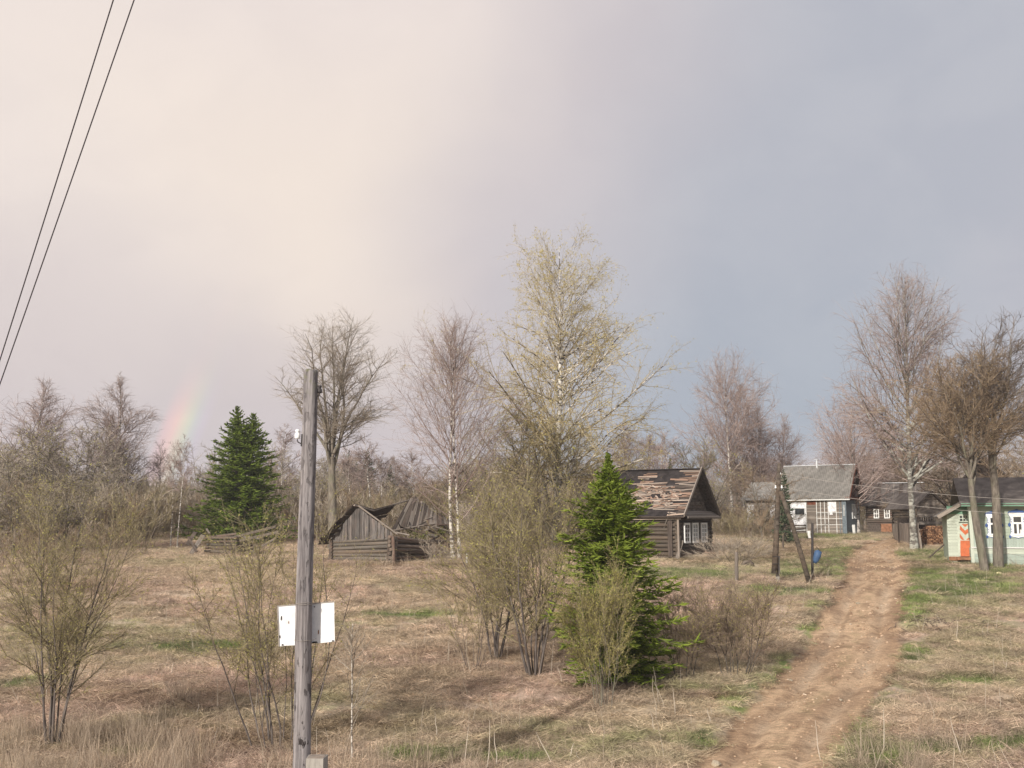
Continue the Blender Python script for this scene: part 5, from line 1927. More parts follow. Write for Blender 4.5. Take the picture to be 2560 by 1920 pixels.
# ------------------------------------------------------------------ ruined log heap at the left
Rn = House('log_ruin', 592, 1388, 20)
rn = Rn.root
tag(rn, 'low ruin of a log cabin with a few rotten courses, left of the pole', 'ruin')
rl = Rn.loc(hit(512, 1385))
for i in range(5):
    zz = 0.05 + i * .19
    beam(rn, 'log', M_LOG_ROT if i % 2 else M_LOG_GREY, Rn.loc(at(512 + i * 3, 1378 - i * 8.3, 62.6)), Rn.loc(at(596 - i * 2, 1380 - i * 8.8, 61.6)), .2, .17, kind='log')
    beam(rn, 'log', M_LOG_ROT, Rn.loc(at(588, 1380 - i * 8.8, 61.4)), Rn.loc(at(640 - i * 6, 1370 - i * 7.4, 65)), .2, .17, kind='log')
for a_, b_, wv, mt in (((585, 1343, 61.8), (690, 1316, 63.5), .16, M_PLANK_X), ((600, 1352, 61.6), (695, 1330, 63.3), .14, M_PLANK_X), ((478, 1384, 61), (508, 1338, 62), .26, M_PLANK_X), ((468, 1362, 61.5), (488, 1330, 62), .2, M_PLANK_DX),
                       ((492, 1380, 60.8), (470, 1342, 61.8), .14, M_LOG_ROT), ((524, 1334, 62), (516, 1322, 62.4), .1, M_PLANK_X), ((560, 1346, 61.2), (566, 1388, 60.8), .1, M_LOG_ROT), ((620, 1385, 61.5), (690, 1345, 62.5), .12, M_PLANK_X),
                       ((500, 1346, 62.4), (590, 1334, 63), .14, M_LOG_ROT), ((540, 1340, 63), (660, 1346, 63.4), .14, M_PLANK_X), ((632, 1352, 61.4), (640, 1386, 61), .1, M_PLANK_X)):
    beam(rn, 'fallen_board', mt, Rn.loc(at(*a_)), Rn.loc(at(*b_)), wv, .05, up=(0, -1, .4))

# ------------------------------------------------------------------ slate roofed house
G = House('grey_house', 2117, 1337, 57)
gh = G.root
tag(gh, 'grey boarded house with corrugated slate roof and red brown gable', 'house')
GA = G.A(2151, 1330)[0]
GB = G.B(1955, 1334)[1]
gE = G.B(2112, 1248)[2]
gPk = G.A(2140, 1164, -.3)[2]
gxm = GA / 2
fbox(gh, 'wall_core', M_PLANK_DX, 'B', 0, GB, -.3, gE, -.2, 0.0)
fbox(gh, 'wall_core', M_BLUEGREY, 'A', 0, GA, -.3, gE + .3, -.2, 0.0)
fbox(gh, 'wall_core', M_PLANK_DX, 'A', 0, GA, -.3, gE, -GB, -GB + .2)
nbd = 22
for i in range(nbd):
    z0 = gE * i / nbd
    if z0 < gE:
        beam(gh, 'wall_board', M_PLANK_X, (-.03 - random.uniform(0, .012), 0.02, z0 + .06), (-.03, G.B(2016, 1300)[1], z0 + .06), .04, .115)


def gB(u, v): return G.B(u, v)


def pbox(name, mat, u0, u1, v0, v1, n0, n1, par=gh, Hs=G, face='B'):
    um, vm = (u0 + u1) / 2, (v0 + v1) / 2
    f_ = Hs.B if face == 'B' else Hs.A
    k_ = 1 if face == 'B' else 0
    s0, s1 = sorted((f_(u0, vm)[k_], f_(u1, vm)[k_]))
    z0, z1 = f_(um, v1)[2], f_(um, v0)[2]
    return fbox(par, name, mat, face, s0, s1, z0, z1, n0, n1)


pbox('patched_panel', M_FOIL, 1976, 2015, 1252, 1285, .0, .05)
pbox('patched_panel', M_FOIL, 1976, 1986, 1286, 1304, .0, .051)
pbox('patched_panel', M_FOIL, 1976, 2015, 1287, 1312, .0, .049)
for vv in (1316, 1321, 1326, 1331):
    beam(gh, 'loose_board', M_WHITE_OLD if vv in (1326, 1316) else M_PLANK_X, G.B(1978, vv + random.uniform(-2, 2)), G.B(2014, vv + random.uniform(-2, 2)), .06, .09)
wd_ = window(gh, 'B', G.B(2013, 1280)[1], G.B(1987, 1280)[1], G.B(2000, 1288)[2], G.B(2000, 1270)[2], .04, M_WHITE_OLD, M_GLASS, 1, 1, out=.07, off=.05)
pbox('patched_panel', M_FOIL, 2071, 2091, 1251, 1279, .03, .07)
pbox('patched_panel', M_FOIL, 2074, 2082, 1279, 1287, .03, .068)
pbox('brown_panel', M_REDBR, 2018, 2042, 1250, 1262, .02, .06)
for u_ in (2016, 2042, 2052, 2062, 2071, 2091, 2100, 2106):
    o_ = pbox('batten', M_WHITE_OLD if u_ < 2100 else M_BLUEGREY, u_, u_ + 1.6, 1251, 1334, .05, .095)
for vv in (1281, 1296, 1311, 1331):
    pbox('rail', M_WHITE_OLD if vv < 1330 else M_PLANK_X, 2042, 2106, vv, vv + 1.2, .05, .105)
pbox('corner_board', M_BLUEGREY, 2108, 2117, 1250, 1334, .03, .10)
pbox('side_pane', M_CURTAIN, 2108.5, 2113, 1262, 1290, .09, .12)
# gable side
zz = gE + .25
gable_boards_h(gh, 0, GA, zz, (gxm, gPk - .2), 0.0, M_REDBR, .22)
for a_, b_ in ((2129.5, 2135.5), (2137, 2143)):
    window(gh, 'A', G.A(a_, 1280)[0], G.A(b_, 1280)[0], G.A(2135, 1297)[2], G.A(2135, 1260)[2], .07, M_WHITE_OLD, M_CURTAIN, 2, 3, out=.06, off=.0)
window(gh, 'A', gxm - .42, gxm + .35, G.A(2133, 1221)[2], G.A(2133, 1203)[2], .06, M_BLUEGREY, M_CURTAIN, 2, 2, out=.05, off=.02)
fbox(gh, 'fascia', M_REDBR, 'A', -.3, GA + .4, gE - .02, gE + .2, .0, .42)
gov = .35
gsl = (gPk - gE) / (gxm + gov)
gnL = Vector((-gsl, 0, 1)).normalized()
gnR = Vector((gsl, 0, 1)).normalized()
# corrugated sheets, one shared mesh
slope_len = math.hypot(gxm + gov, gPk - gE)
nr, nc = 4, 8
y0r, y1r = -.45, GB + .35
shw = (y1r - y0r) / nc


def corr_mesh(mat, waves, wdt, ln):
    nx = waves * 6
    xs = np.linspace(0, wdt + .03, nx + 1)
    zz_ = 0.055 * np.cos(xs / wdt * waves * 2 * np.pi)
    V = np.zeros((nx + 1, 2, 3))
    V[:, 0] = np.stack([xs, np.zeros(nx + 1), zz_], 1)
    V[:, 1] = np.stack([xs, np.full(nx + 1, ln), zz_ * 1.0], 1)
    i = np.arange(nx) * 2
    q = np.stack([i, i + 2, i + 3, i + 1], 1)
    me_ = mesh_np('slate_sheet', V.reshape(-1, 3), q, True)
    me_.materials.append(mat)
    return me_


cm = corr_mesh(M_SLATE, 5, shw, slope_len / nr + .1)
for side in (-1, 1):
    nn_ = gnL if side < 0 else gnR
    up_ = Vector(((gxm + gov) * (1 if side < 0 else -1), 0, gPk - gE)).normalized()
    for r_ in range(nr):
        for c_ in range(nc):
            base = Vector((-gov if side < 0 else GA + gov, y0r + c_ * shw, gE)) + up_ * (slope_len * r_ / nr - .05) + nn_ * (.05 + .012 * r_ + random.uniform(0, .006))
            o = link('slate_sheet', cm, None, gh)
            xa = Vector((0, 1, 0))
            M = Matrix((xa, up_, xa.cross(up_))).transposed().to_4x4()
            o.matrix_basis = Matrix.Translation(base) @ M
    pts_ = [Vector((-gov if side < 0 else GA + gov, y0r, gE)), Vector((-gov if side < 0 else GA + gov, y1r, gE)), Vector((gxm + .003 * side, y1r, gPk)), Vector((gxm + .003 * side, y0r, gPk))]
    poly(gh, 'roof_deck', M_PLANK_DX, pts_, nn_, .05)
beam(gh, 'ridge_cap', M_ZINC, (gxm, y0r, gPk + .09), (gxm, y1r, gPk + .09), .28, .05, kind='true')
beam(gh, 'gutter', M_WHITE_OLD, (-gov - .04, y0r, gE - .02), (-gov - .04, y1r, gE - .07), .06, .09)
beam(gh, 'verge_board', M_REDBR, (-gov, y0r - .03, gE), (gxm, y0r - .03, gPk), .04, .2, up=gnL)
beam(gh, 'verge_board', M_REDBR, (GA + gov, y0r - .03, gE), (gxm, y0r - .03, gPk), .04, .2, up=gnR)
cp = G.B(2043, 1162, gxm)
ch = beam(gh, 'chimney_pipe', M_ZINC, (gxm - .15, cp[1], gPk - .3), (gxm - .15, cp[1], gPk + .5), .16, .16, up=(1, 0, 0), kind='log')
beam(gh, 'chimney_cap', M_ZINC, (gxm - .32, cp[1], gPk + .6), (gxm + .02, cp[1], gPk + .6), .3, .04)
beam(gh, 'porch_post', M_WHITE_OLD, G.A(2136, 1336, -.6), G.A(2134, 1312, -.6), .22, .2)

# annex to the left, half hidden by birches
Xn = House('annex_shed', 1952, 1336, 57, d=92)
xr = Xn.root
tag(xr, 'low grey shed with whitish patched wall behind the braced pole', 'shed')
XB = Xn.B(1866, 1330)[1]
xt = Xn.B(1940, 1250)[2]
for i in range(15):
    beam(xr, 'wall_board', M_PLANK_X, (-.02, 0, xt * (i + .5) / 15), (-.02, XB, xt * (i + .5) / 15), .05, xt / 15 * .92)
fbox(xr, 'wall_core', M_PLANK_DX, 'B', 0, XB, -.3, xt, -.15, -.03)
fbox(xr, 'side_wall', M_PLANK_DX, 'A', 0, 3.5, -.3, xt, -.1, 0.0)
pbox('patched_panel', M_FOIL, 1868, 1886, 1262, 1312, .01, .06, xr, Xn)
pbox('patched_panel', M_FOIL, 1926, 1946, 1262, 1300, .01, .06, xr, Xn)
pbox('rail', M_WHITE_OLD, 1866, 1950, 1308, 1311, .02, .1, xr, Xn)
poly(xr, 'roof', M_SLATE, [(-.5, -.3, xt + .02), (-.5, XB + .3, xt + .02), (2.4, XB + .3, xt + 1.7), (2.4, -.3, xt + 1.7)][::-1], (-.5, 0, 1), .08)

# ------------------------------------------------------------------ brown house
Br = House('brown_house', 2262, 1336, 66, d=93)
br = Br.root
tag(br, 'brown weathered house with two small white windows behind the board fence', 'house')
BB = Br.B(2169, 1330)[1]
bE = Br.B(2250, 1264)[2]
sW = Br.B(2229, 1300)[1]
logs(br, 'B', BB - sW, -.2, bE + .1, .2, M_LOG_ROT, s0=sW, over=.05, off=0.0)
logs(br, 'B', sW + 1, -.2, bE + .1, .2, M_LOG_DARK, s0=-1, over=.0, off=.9)
fbox(br, 'wall_core', M_PLANK_DX, 'B', sW + .05, BB - .05, -.2, bE, -.2, -.05)
logs(br, 'A', 4.5, -.2, bE, .2, M_LOG_DARK, off=BB, over=0)
logs(br, 'A', 4.5, -.2, bE, .2, M_LOG_DARK, off=-1, over=0)
for a_, b_ in ((2198, 2184.5), (2225, 2210.5)):
    window(br, 'B', Br.B(a_, 1285)[1], Br.B(b_, 1285)[1], Br.B(a_, 1296)[2], Br.B(a_, 1272.5)[2], .09, M_WHITE, M_GLASS, 2, 2, out=.06, off=.1, mw=.06)
pbox('dark_boarding', M_PLANK_DX, 2171, 2201, 1309, 1334, .1, .14, br, Br)
pbox('brick_plinth', M_BRICKR, 2203, 2230, 1309, 1330, .1, .15, br, Br)
brr = [Br.B(2310, 1262)[1], BB + .5]
bP = Br.B(2250, 1208, 2.6)[2]
poly(br, 'roof', M_FELT, [(-.5, brr[0], bE), (-.5, brr[1], bE), (2.6, brr[1], bP), (2.6, brr[0], bP)][::-1], (-(bP - bE), 0, 3.1), .08)
poly(br, 'roof', M_FELT, [(5.7, brr[0], bE), (5.7, brr[1], bE), (2.604, brr[1], bP), (2.604, brr[0], bP)], ((bP - bE), 0, 3.1), .08)
nbn = Vector((-(bP - bE), 0, 3.1)).normalized()
k_ = 0
y = brr[0] + .1
while y < brr[1]:
    beam(br, 'roof_seam', M_PLANK_X if k_ % 3 else M_PLANK_DX, Vector((-.5, y, bE)) + nbn * .02, Vector((2.6, y, bP)) + nbn * .02, .05 if k_ % 3 else .3, .03, up=nbn)
    y += .62
    k_ += 1
beam(br, 'ridge_cap', M_ZINC, (2.6, brr[0], bP + .04), (2.6, brr[1] - .8, bP + .04), .34, .05, kind='true')
poly(br, 'gable_wall', M_PLANK_DX, [(0, BB, bE), (5.2, BB, bE), (2.6, BB, bP - .1)], (0, 1, 0), .1)
poly(br, 'gable_wall', M_PLANK_DX, [(0, brr[0] + .2, bE), (5.2, brr[0] + .2, bE), (2.6, brr[0] + .2, bP - .1)], (0, 1, 0), .1)

# ------------------------------------------------------------------ woodshed with plank gable
Sd = House('wood_shed', 2288, 1362, 3, d=77)
sr = Sd.root
tag(sr, 'grey plank gabled woodshed sheltering a firewood stack', 'shed')
gu0, gu1 = Sd.A(2287, 1266), Sd.A(2362, 1268)
gp = Sd.A(2323, 1231)
zb = Sd.A(2323, 1293)[2]
sx0, sx1 = gu0[0], gu1[0]
# triangular plank gable, horizontal boards
z = zb
while z < gp[2] - .08:
    z2 = z + .13
    def xr_(zz_):
        if zz_ < gu0[2]: return sx0 + .15, sx1 + .3
        f0 = (zz_ - gu0[2]) / (gp[2] - gu0[2])
        return sx0 + (gp[0] - sx0) * f0, sx1 + .3 + (gp[0] - sx1 - .3) * f0
    a0, a1 = xr_(z)
    b0, b1 = xr_(min(z2, gp[2] - .03))
    poly(sr, 'gable_board', M_PLANK_X, [(a0, -.02, z), (a1, -.02, z), (b1, -.02, min(z2, gp[2] - .03) - .01), (b0, -.02, min(z2, gp[2] - .03) - .01)], (0, -1, 0), .03)
    z = z2
zr = gu0[2]
for sgn, xe in ((-1, sx0 - .25), (1, sx1 + .5)):
    f_ = (gp[2] - zr) / (gp[0] - sx0)
    ze = gp[2] - abs(xe - gp[0]) * f_
    q = [(xe, -.35, ze + .05), (gp[0] + .002 * sgn, -.35, gp[2] + .08), (gp[0] + .002 * sgn, 5, gp[2] + .08), (xe, 5, ze + .05)]
    poly(sr, 'roof', M_FELT, q if sgn < 0 else q[::-1], (sgn * f_, 0, 1), .06)
    beam(sr, 'verge_board', M_PLANK_DX, (xe, -.38, ze + .02), (gp[0], -.38, gp[2] + .05), .03, .14, up=(sgn * f_, 0, 1))
k_ = 0
x = sx0 + .1
while x < sx1 + .3:
    beam(sr, 'slat', M_PLANK_X, (x, 0.02, zb - .02), (x, .02, zb - .26), .07, .03, up=(0, -1, 0))
    x += .17
beam(sr, 'lintel_beam', M_PLANK_X, (sx0 - .2, -.05, zb - .42), (sx1 + .5, -.05, zb - .42), .12, .22)
fbox(sr, 'back_wall', M_PLANK_DX, 'A', sx0, sx1 + .4, -.4, zb, -3.2, -3.1)
for x in (sx0, sx1 + .35):
    beam(sr, 'post', M_PLANK_V, (x, 0, -.5), (x, 0, zb), .14, .14, up=(0, 1, 0))
fbox(sr, 'side_wall', M_PLANK_DX, 'B', 0, 3.1, -.4, zb, -.05, 0.0)

# firewood stack
Fw = House('firewood_stack', 2293, 1367, 2, d=73.5)
fr_ = Fw.root
tag(fr_, 'stack of reddish split firewood between the board fence and mint house', 'firewood')
fw_w = Fw.A(2374, 1340)[0]
fw_h = Fw.A(2330, 1313)[2]
lst, ends = [], []
r0 = .062
row = 0
z = r0
while z < fw_h + .05:
    x = r0 * (1 + row % 2)
    while x < fw_w:
        lim = fw_h * min(1, .62 + (x / .9) * .38) * min(1, .85 + (fw_w - x) * .3)
        if z < lim:
            rr0 = r0 * random.uniform(.75, 1.12)
            yy = random.uniform(-.06, .06)
            P_ = np.array([[[x + random.uniform(-.01, .01), yy, z], [x, yy + .5, z]]])
            lst.append((P_, rr0))
        x += r0 * 2.02
    z += r0 * 1.8
    row += 1
Vs, Fq, Fe, o_ = [], [], [], 0
for P_, rr0 in lst:
    m = random.choice((4, 5, 6))
    V, q = tube_arrays(P_, np.full((1, 2), rr0), m)
    Vs.append(V)
    Fq.append(q + o_)
    Fe.append((np.arange(m) + o_)[None, :])
    o_ += len(V)
me = mesh_np('firewood', np.concatenate(Vs), Fq + Fe)
m_, t, bs, out = mat_base('firewood_mat')
geo = t.n('ShaderNodeNewGeometry')
col = t.mix(t.smooth(geo.outputs['Random Per Island'], 0.0, 1.0), (0.10, 0.05, 0.03), (0.34, 0.19, 0.105))
t.l(col, bs.inputs['Base Color'])
me.materials.append(m_)
o = link('firewood', me, None, fr_)
o['kind'] = 'stuff'
beam(fr_, 'support_post', M_PLANK_X, (-.08, -.1, -.2), (-.02, -.1, 1.15), .14, .1, up=(0, 1, 0))

# ------------------------------------------------------------------ board fence
A_, B_ = hit(2299, 1374), hit(2233, 1343)
fe = empty('board_fence', A_)
tag(fe, 'tall grey fence of upright boards beside the big old birch', 'fence')
dv = (B_ - A_)
Lf = math.hypot(dv.x, dv.y)
nf = int(Lf / .30)
zt = at(2290, 1309, A_.y).z - A_.z
zt2 = at(2236, 1309, B_.y).z - A_.z
for i in range(nf):
    t_ = (i + .5) / nf
    p = Vector((dv.x * t_, dv.y * t_, dv.z * t_))
    top_ = zt + (zt2 - zt) * t_ + random.uniform(-.05, .05)
    ll = random.uniform(-.03, .03)
    beam(fe, 'board', M_PLANK_V if False else M_PLANK_X, p + Vector((0, 0, -.1)), Vector((p.x + ll, p.y, top_)), Lf / nf * random.uniform(.86, .97), .03, up=(dv.y, -dv.x, 0))
for zz in (.45, 1.3):
    beam(fe, 'rail', M_PLANK_X, (0.06, 0, zz), (dv.x + .06, dv.y, dv.z + zz), .05, .1)
beam(fe, 'post', M_PLANK_X, (0.1, -.1, -.2), (0.02, -.05, 1.1), .13, .13, up=(0, 1, 0), kind='log')

# ------------------------------------------------------------------ mint green house
Mn = House('mint_house', 2430, 1409, -19)
mh = Mn.root
tag(mh, 'mint green boarded house with carved white and blue window casings', 'house')
ML = Mn.A(2790, 1400)[0]
mE = Mn.A(2497, 1263)[2]
nb_ = 20
zl = Mn.A(2480, 1391)[2]
zv0, zv1 = Mn.A(2480, 1369)[2], Mn.A(2480, 1346)[2]
fbox(mh, 'wall_core', M_MINT, 'A', .02, ML, -.3, mE, -.15, -.02)
fbox(mh, 'end_wall', M_MINT, 'B', .02, 5.4, -.3, mE, -.15, -.02)
z = -.1
while z < mE - .02:
    dzb = .15
    if zv0 - .02 < z < zv1 - .05:
        z = zv1
        continue
    mt = M_MINT_B if z < zl else M_MINT_L if z < zv0 else M_MINT
    z2 = z + dzb
    if z < zv0 < z2: z2 = zv0
    x = 0.0
    while x < ML:
        x2 = min(ML, x + random.uniform(2.2, 3.6))
        beam(mh, 'siding_board', mt, (x, -.012 - random.uniform(0, .004), (z + z2) / 2), (x2 - .01, -.014, (z + z2) / 2), .03, (z2 - z) * .93, kind='true')
        x = x2
    for _ in (0,):
        beam(mh, 'siding_board', mt, (-.012, 0, (z + z2) / 2), (-.012, 5.4, (z + z2) / 2), .03, (z2 - z) * .93, kind='true')
    z = z2
x = 0
while x < ML:
    beam(mh, 'upright_board', M_MINT_B, (x + .06, -.015, zv0), (x + .06, -.015, zv1 - .005), .115, .028, up=(0, -1, 0), kind='true')
    x += .125
beam(mh, 'water_table', M_WHITE_OLD, (0, -.06, zv0 + .0), (ML, -.06, zv0), .09, .06, kind='true')
beam(mh, 'corner_board', M_MINT_L, (.06, -.05, -.1), (.06, -.05, mE), .16, .05, up=(0, -1, 0), kind='true')
beam(mh, 'eave_fascia', M_GREEN_D, (-.4, -.55, mE + .02), (ML, -.55, mE + .02), .05, .16, kind='true')
mR = 3.1
mP = Mn.A(2500, 1196, mR)[2]
msl = (mP - mE) / (mR + .55)
nM = Vector((0, -msl, 1)).normalized()
# roof: felt strips as separate sheets
xs_ = -.45
k_ = 0
while xs_ < ML:
    w1 = 1.05
    o_ = .006 * (k_ % 2)
    poly(mh, 'roof_sheet', M_FELT, [(xs_, -.6, mE + .05 + o_), (min(xs_ + w1, ML), -.6, mE + .05 + o_), (min(xs_ + w1, ML), mR, mP + .05 + o_), (xs_, mR, mP + .05 + o_)], nM, .05)
    xs_ += w1
    k_ += 1
poly(mh, 'roof', M_FELT, [(-.45, mR + .004, mP + .05), (ML, mR + .004, mP + .05), (ML, 2 * mR + .6, mE + .05), (-.45, 2 * mR + .6, mE + .05)], (0, msl, 1), .05)
poly(mh, 'gable_end', M_MINT_L, [(.0, .0, mE), (.0, 5.6, mE), (.0, mR, mP - .1)], (-1, 0, 0), .08)


def px_on(Hs, off):
    return lambda u_, v_: Vector(Hs.A(u_, v_, off))


# ornate windows
def ornate(u0, u1, v0, v1):
    mid = (v0 + v1) / 2
    s0, z1 = Mn.A(u0, v0)[0], Mn.A(u0, v0)[2]
    s1, z0 = Mn.A(u1, v1)[0], Mn.A(u1, v1)[2]
    z0 = Mn.A(u0, v1)[2]
    cx, hw = (s0 + s1) / 2, (s1 - s0) / 2
    cz, hh = (z0 + z1) / 2, (z1 - z0) / 2
    out_ = []
    for a_, b_ in ((-1, -.86), (-.93, -.70), (-.80, -.55), (-.82, -.2), (-.95, -.05), (-1.02, .05), (-.84, .2), (-.80, .55), (-.95, .7), (-1.05, .84), (-.9, .97), (-.4, 1.0), (0, 1.04)):
        out_.append((cx + a_ * hw, cz + b_ * hh))
    out_ += [(2 * cx - x_, z_) for x_, z_ in out_[::-1][1:]]
    out_ += [(cx + .55 * hw, cz - .9 * hh), (cx, cz - .98 * hh), (cx - .55 * hw, cz - .9 * hh)]
    pts = [(x_, -.05, z_) for x_, z_ in out_]
    wn = poly(mh, 'window', M_WHITE, pts, (0, -1, 0), .03)
    outb = [((x_ - cx) * 1.09 + cx, -.034, (z_ - cz) * 1.05 + cz) for x_, z_ in out_]
    poly(wn, 'blue_edging', M_BLUE, outb, (0, -1, 0), .012)
    ix0, ix1 = cx - .60 * hw, cx + .60 * hw
    iz0, iz1 = cz - .72 * hh, cz + .66 * hh
    fbox(wn, 'pane', M_GLASS, 'A', ix0, ix1, iz0, iz1, .05, .062)
    tr = iz0 + (iz1 - iz0) * .62
    for q in ((ix0 - .03, ix1 + .03, tr - .05, tr + .04), (ix0 - .03, ix0 + .05, iz0, iz1), (ix1 - .05, ix1 + .03, iz0, iz1), (ix0 - .03, ix1 + .03, iz0 - .04, iz0 + .04), (ix0 - .03, ix1 + .03, iz1 - .04, iz1 + .04), (cx - .045, cx + .045, iz0, tr)):
        fbox(wn, 'muntin', M_WHITE, 'A', *q, .06 + .002 * (q[3] - q[2] > .3), .085 + .002 * (q[3] - q[2] > .3))
    fbox(wn, 'curtain', M_WHITE_OLD, 'A', ix1 - .35 * hw, ix1 - .05, iz0 + .04, iz0 + .24, .062, .066)
    # blue carvings
    poly(wn, 'blue_crest', M_BLUE, [(cx + a_ * hw, -.075, cz + b_ * hh) for a_, b_ in ((-.95, .92), (.95, .92), (.8, 1.06), (.3, 1.13), (0, 1.2), (-.3, 1.13), (-.8, 1.06))], (0, -1, 0), .02)
    for sg in (-1, 1):
        for zc_, rr_ in ((0.0, .075), (-.9, .06)):
            poly(wn, 'blue_knob', M_BLUE, [(cx + sg * hw * .98 + rr_ * math.cos(q), -.07, cz + zc_ * hh + rr_ * 1.3 * math.sin(q)) for q in np.linspace(0, 2 * math.pi, 8)[:-1]], (0, -1, 0), .02)
        for zc_ in (.45, .25, -.3, -.5):
            poly(wn, 'blue_dash', M_BLUE, [(cx + sg * hw * .74 - .035, -.062, cz + zc_ * hh - .03), (cx + sg * hw * .74 + .035, -.062, cz + zc_ * hh - .03), (cx + sg * hw * .74 + .035, -.062, cz + zc_ * hh + .03)], (0, -1, 0), .012)
    return wn


ornate(2464, 2507, 1282, 1345)
ornate(2521, 2566, 1279, 1345)
ornate(2580, 2626, 1279, 1345)

# lean-to porch with the painted door, set back
yo = .9
Q = px_on(Mn, yo)
pl, pr_ = Q(2372, 1391), Q(2430, 1391)
zpor = Q(2400, 1391).z
vA, vB = Q(2343, 1293), Q(2434, 1241)
slp = (vB.z - vA.z) / (vB.x - vA.x)


def pz(x_): return vA.z + (x_ - vA.x) * slp


x0, x1 = pl.x, -.03
poly(mh, 'porch_wall', M_MINT_L, [(x0, yo + .03, zpor - .5), (x1, yo + .03, zpor - .5), (x1, yo + .03, pz(x1) - .05), (x0, yo + .03, pz(x0) - .05)], (0, -1, 0), .1)
d0, d1, dz0, dz1 = Q(2399, 1350).x, Q(2429, 1350).x, Q(2414, 1391).z, Q(2414, 1308).z
tz0, tz1 = Q(2412, 1305).z, Q(2412, 1288).z
z = zpor - .1
while z < pz(x1) - .1:
    z2 = z + .16
    segs = [(x0, d0 - .04)] if z < tz1 else [(x0, x1)]
    for a_, b_ in segs:
        aa = max(a_, vA.x + (z2 - vA.z + .1) / slp) if z2 > pz(a_) - .1 else a_
        if aa < b_ - .05:
            beam(mh, 'porch_board', M_MINT_L, (aa, yo, (z + z2) / 2), (b_, yo, (z + z2) / 2), .03, .148, kind='true')
    z = z2
poly(mh, 'porch_side', M_MINT, [(x0, yo + .13, zpor - .4), (x0, 4.8, zpor - .4), (x0, 4.8, pz(x0) - .1), (x0, yo + .13, pz(x0) - .1)], (-1, 0, 0), .08)
poly(mh, 'porch_roof', M_SLATE, [(vA.x, yo - .55, vA.z + .04), (-.04, yo - .55, pz(-.04) + .04), (-.04, 5, pz(-.04) + .04), (vA.x, 5, vA.z + .04)], (-slp, 0, 1), .10)
beam(mh, 'porch_verge', M_PLANK_X, (vA.x, yo - .57, vA.z), (-.05, yo - .57, pz(-.05)), .03, .2, up=(-slp, 0, 1))
fbox(mh, 'verge_shade', M_GREEN_D, 'A', x0 + .02, x1, tz1 + .06, pz(x0 + .5) + .02, -yo + .0, -yo + .05)  # dark green sheet paints the shade on the wall under the porch verge
door = fbox(mh, 'door', M_MINT_L, 'A', d0, d1, dz0, dz1, -yo, -yo + .05)
fbox(door, 'door_frame', M_MINT_L, 'A', d0 - .09, d0, dz0, dz1 + .08, -yo, -yo + .07)
fbox(door, 'door_frame', M_MINT_L, 'A', d1, d1 + .06, dz0, dz1 + .08, -yo, -yo + .07)


def C6(x_, y_): return (2130 + .21695 * x_, 1100 + .21695 * y_)


def dpoly(pp, name):
    pts = [Q(*C6(x_, y_)) for x_, y_ in pp]
    pts = [(p_.x, yo - .062, p_.z) for p_ in pts]
    poly(door, name, M_ORANGE, pts[::-1], (0, -1, 0), .012)


dpoly([(1262, 968), (1342, 968), (1302, 1004)], 'chevron')
dpoly([(1242, 984), (1302, 1044), (1374, 994), (1374, 1040), (1304, 1094), (1242, 1032)], 'chevron')
dpoly([(1242, 1078), (1294, 1150), (1264, 1150), (1242, 1122)], 'chevron')
dpoly([(1374, 1090), (1374, 1132), (1348, 1150), (1316, 1150)], 'chevron')
dpoly([(1248, 1158), (1380, 1158), (1380, 1340), (1248, 1340)], 'door_panel')
window(mh, 'A', Q(*C6(1228, 900)).x, Q(*C6(1358, 900)).x, tz0, tz1 + .02, .05, M_MINT_L, M_GLASS, 3, 2, out=.07, off=-yo, mw=.035)
st = fbox(mh, 'door_step', M_BRICKR, 'A', d0 - .2, d1, zpor - .16, zpor - .02, -yo, -yo + .6)
beam(mh, 'porch_footing', M_BRICKR, (x0, yo - .02, zpor - .12), (d0, yo - .02, zpor - .12), .1, .2)
# leaning bits
g1 = hit(2319, 1397)
free_beam('prop_stick', M_PLANK_DX, g1, at(2364, 1358, g1.y + .6), .08, .08, 'dark stick propped on the pale green board left of the orange door', 'stick')
g2 = hit(2368, 1393)
free_beam('green_board', M_MINT_L, g2 + Vector((0, 0, -.05)), Vector((g2.x, g2.y, at(2368, 1355, g2.y).z)), .22, .05, 'pale green upright board standing at the left foot of the porch', 'board', 'box', up=(0, -1, 0))

# house at the right edge, mostly hidden by the limes
Dk = House('dark_house', 2552, 1390, 62, d=78)
dr = Dk.root
tag(dr, 'dark brown boarded house gable showing through branches at the right edge', 'house')
dtop = Dk.A(2560, 1225)[2]
for i in range(24):
    beam(dr, 'wall_board', M_PLANK_DX, (-.02, -.1, dtop * (i + .5) / 24), (-.02, 4.4, dtop * (i + .5) / 24), .04, dtop / 24 * .93)
fbox(dr, 'wall_core', M_PLANK_DX, 'B', 0, 4.4, -.4, dtop, -.3, -.03)
fbox(dr, 'wall_core', M_PLANK_DX, 'A', 0, 5, -.4, dtop, -.3, -.03)
poly(dr, 'gable_wall', M_PLANK_DX, [(0, 4.4, dtop), (0, 0, dtop), (0, 2.2, dtop + 2.3)], (-1, 0, 0), .1)
for a_, b_ in ((4.8, 2.2), (-.4, 2.2)):
    n_ = (0, 1, 1) if a_ > 2 else (0, -1, 1)
    q = [(-.5, a_, dtop - .35), (-.5, b_, dtop + 2.4), (5, b_, dtop + 2.4), (5, a_, dtop - .35)]
    poly(dr, 'roof', M_FELT, q if a_ < 2 else q[::-1], n_, .08)
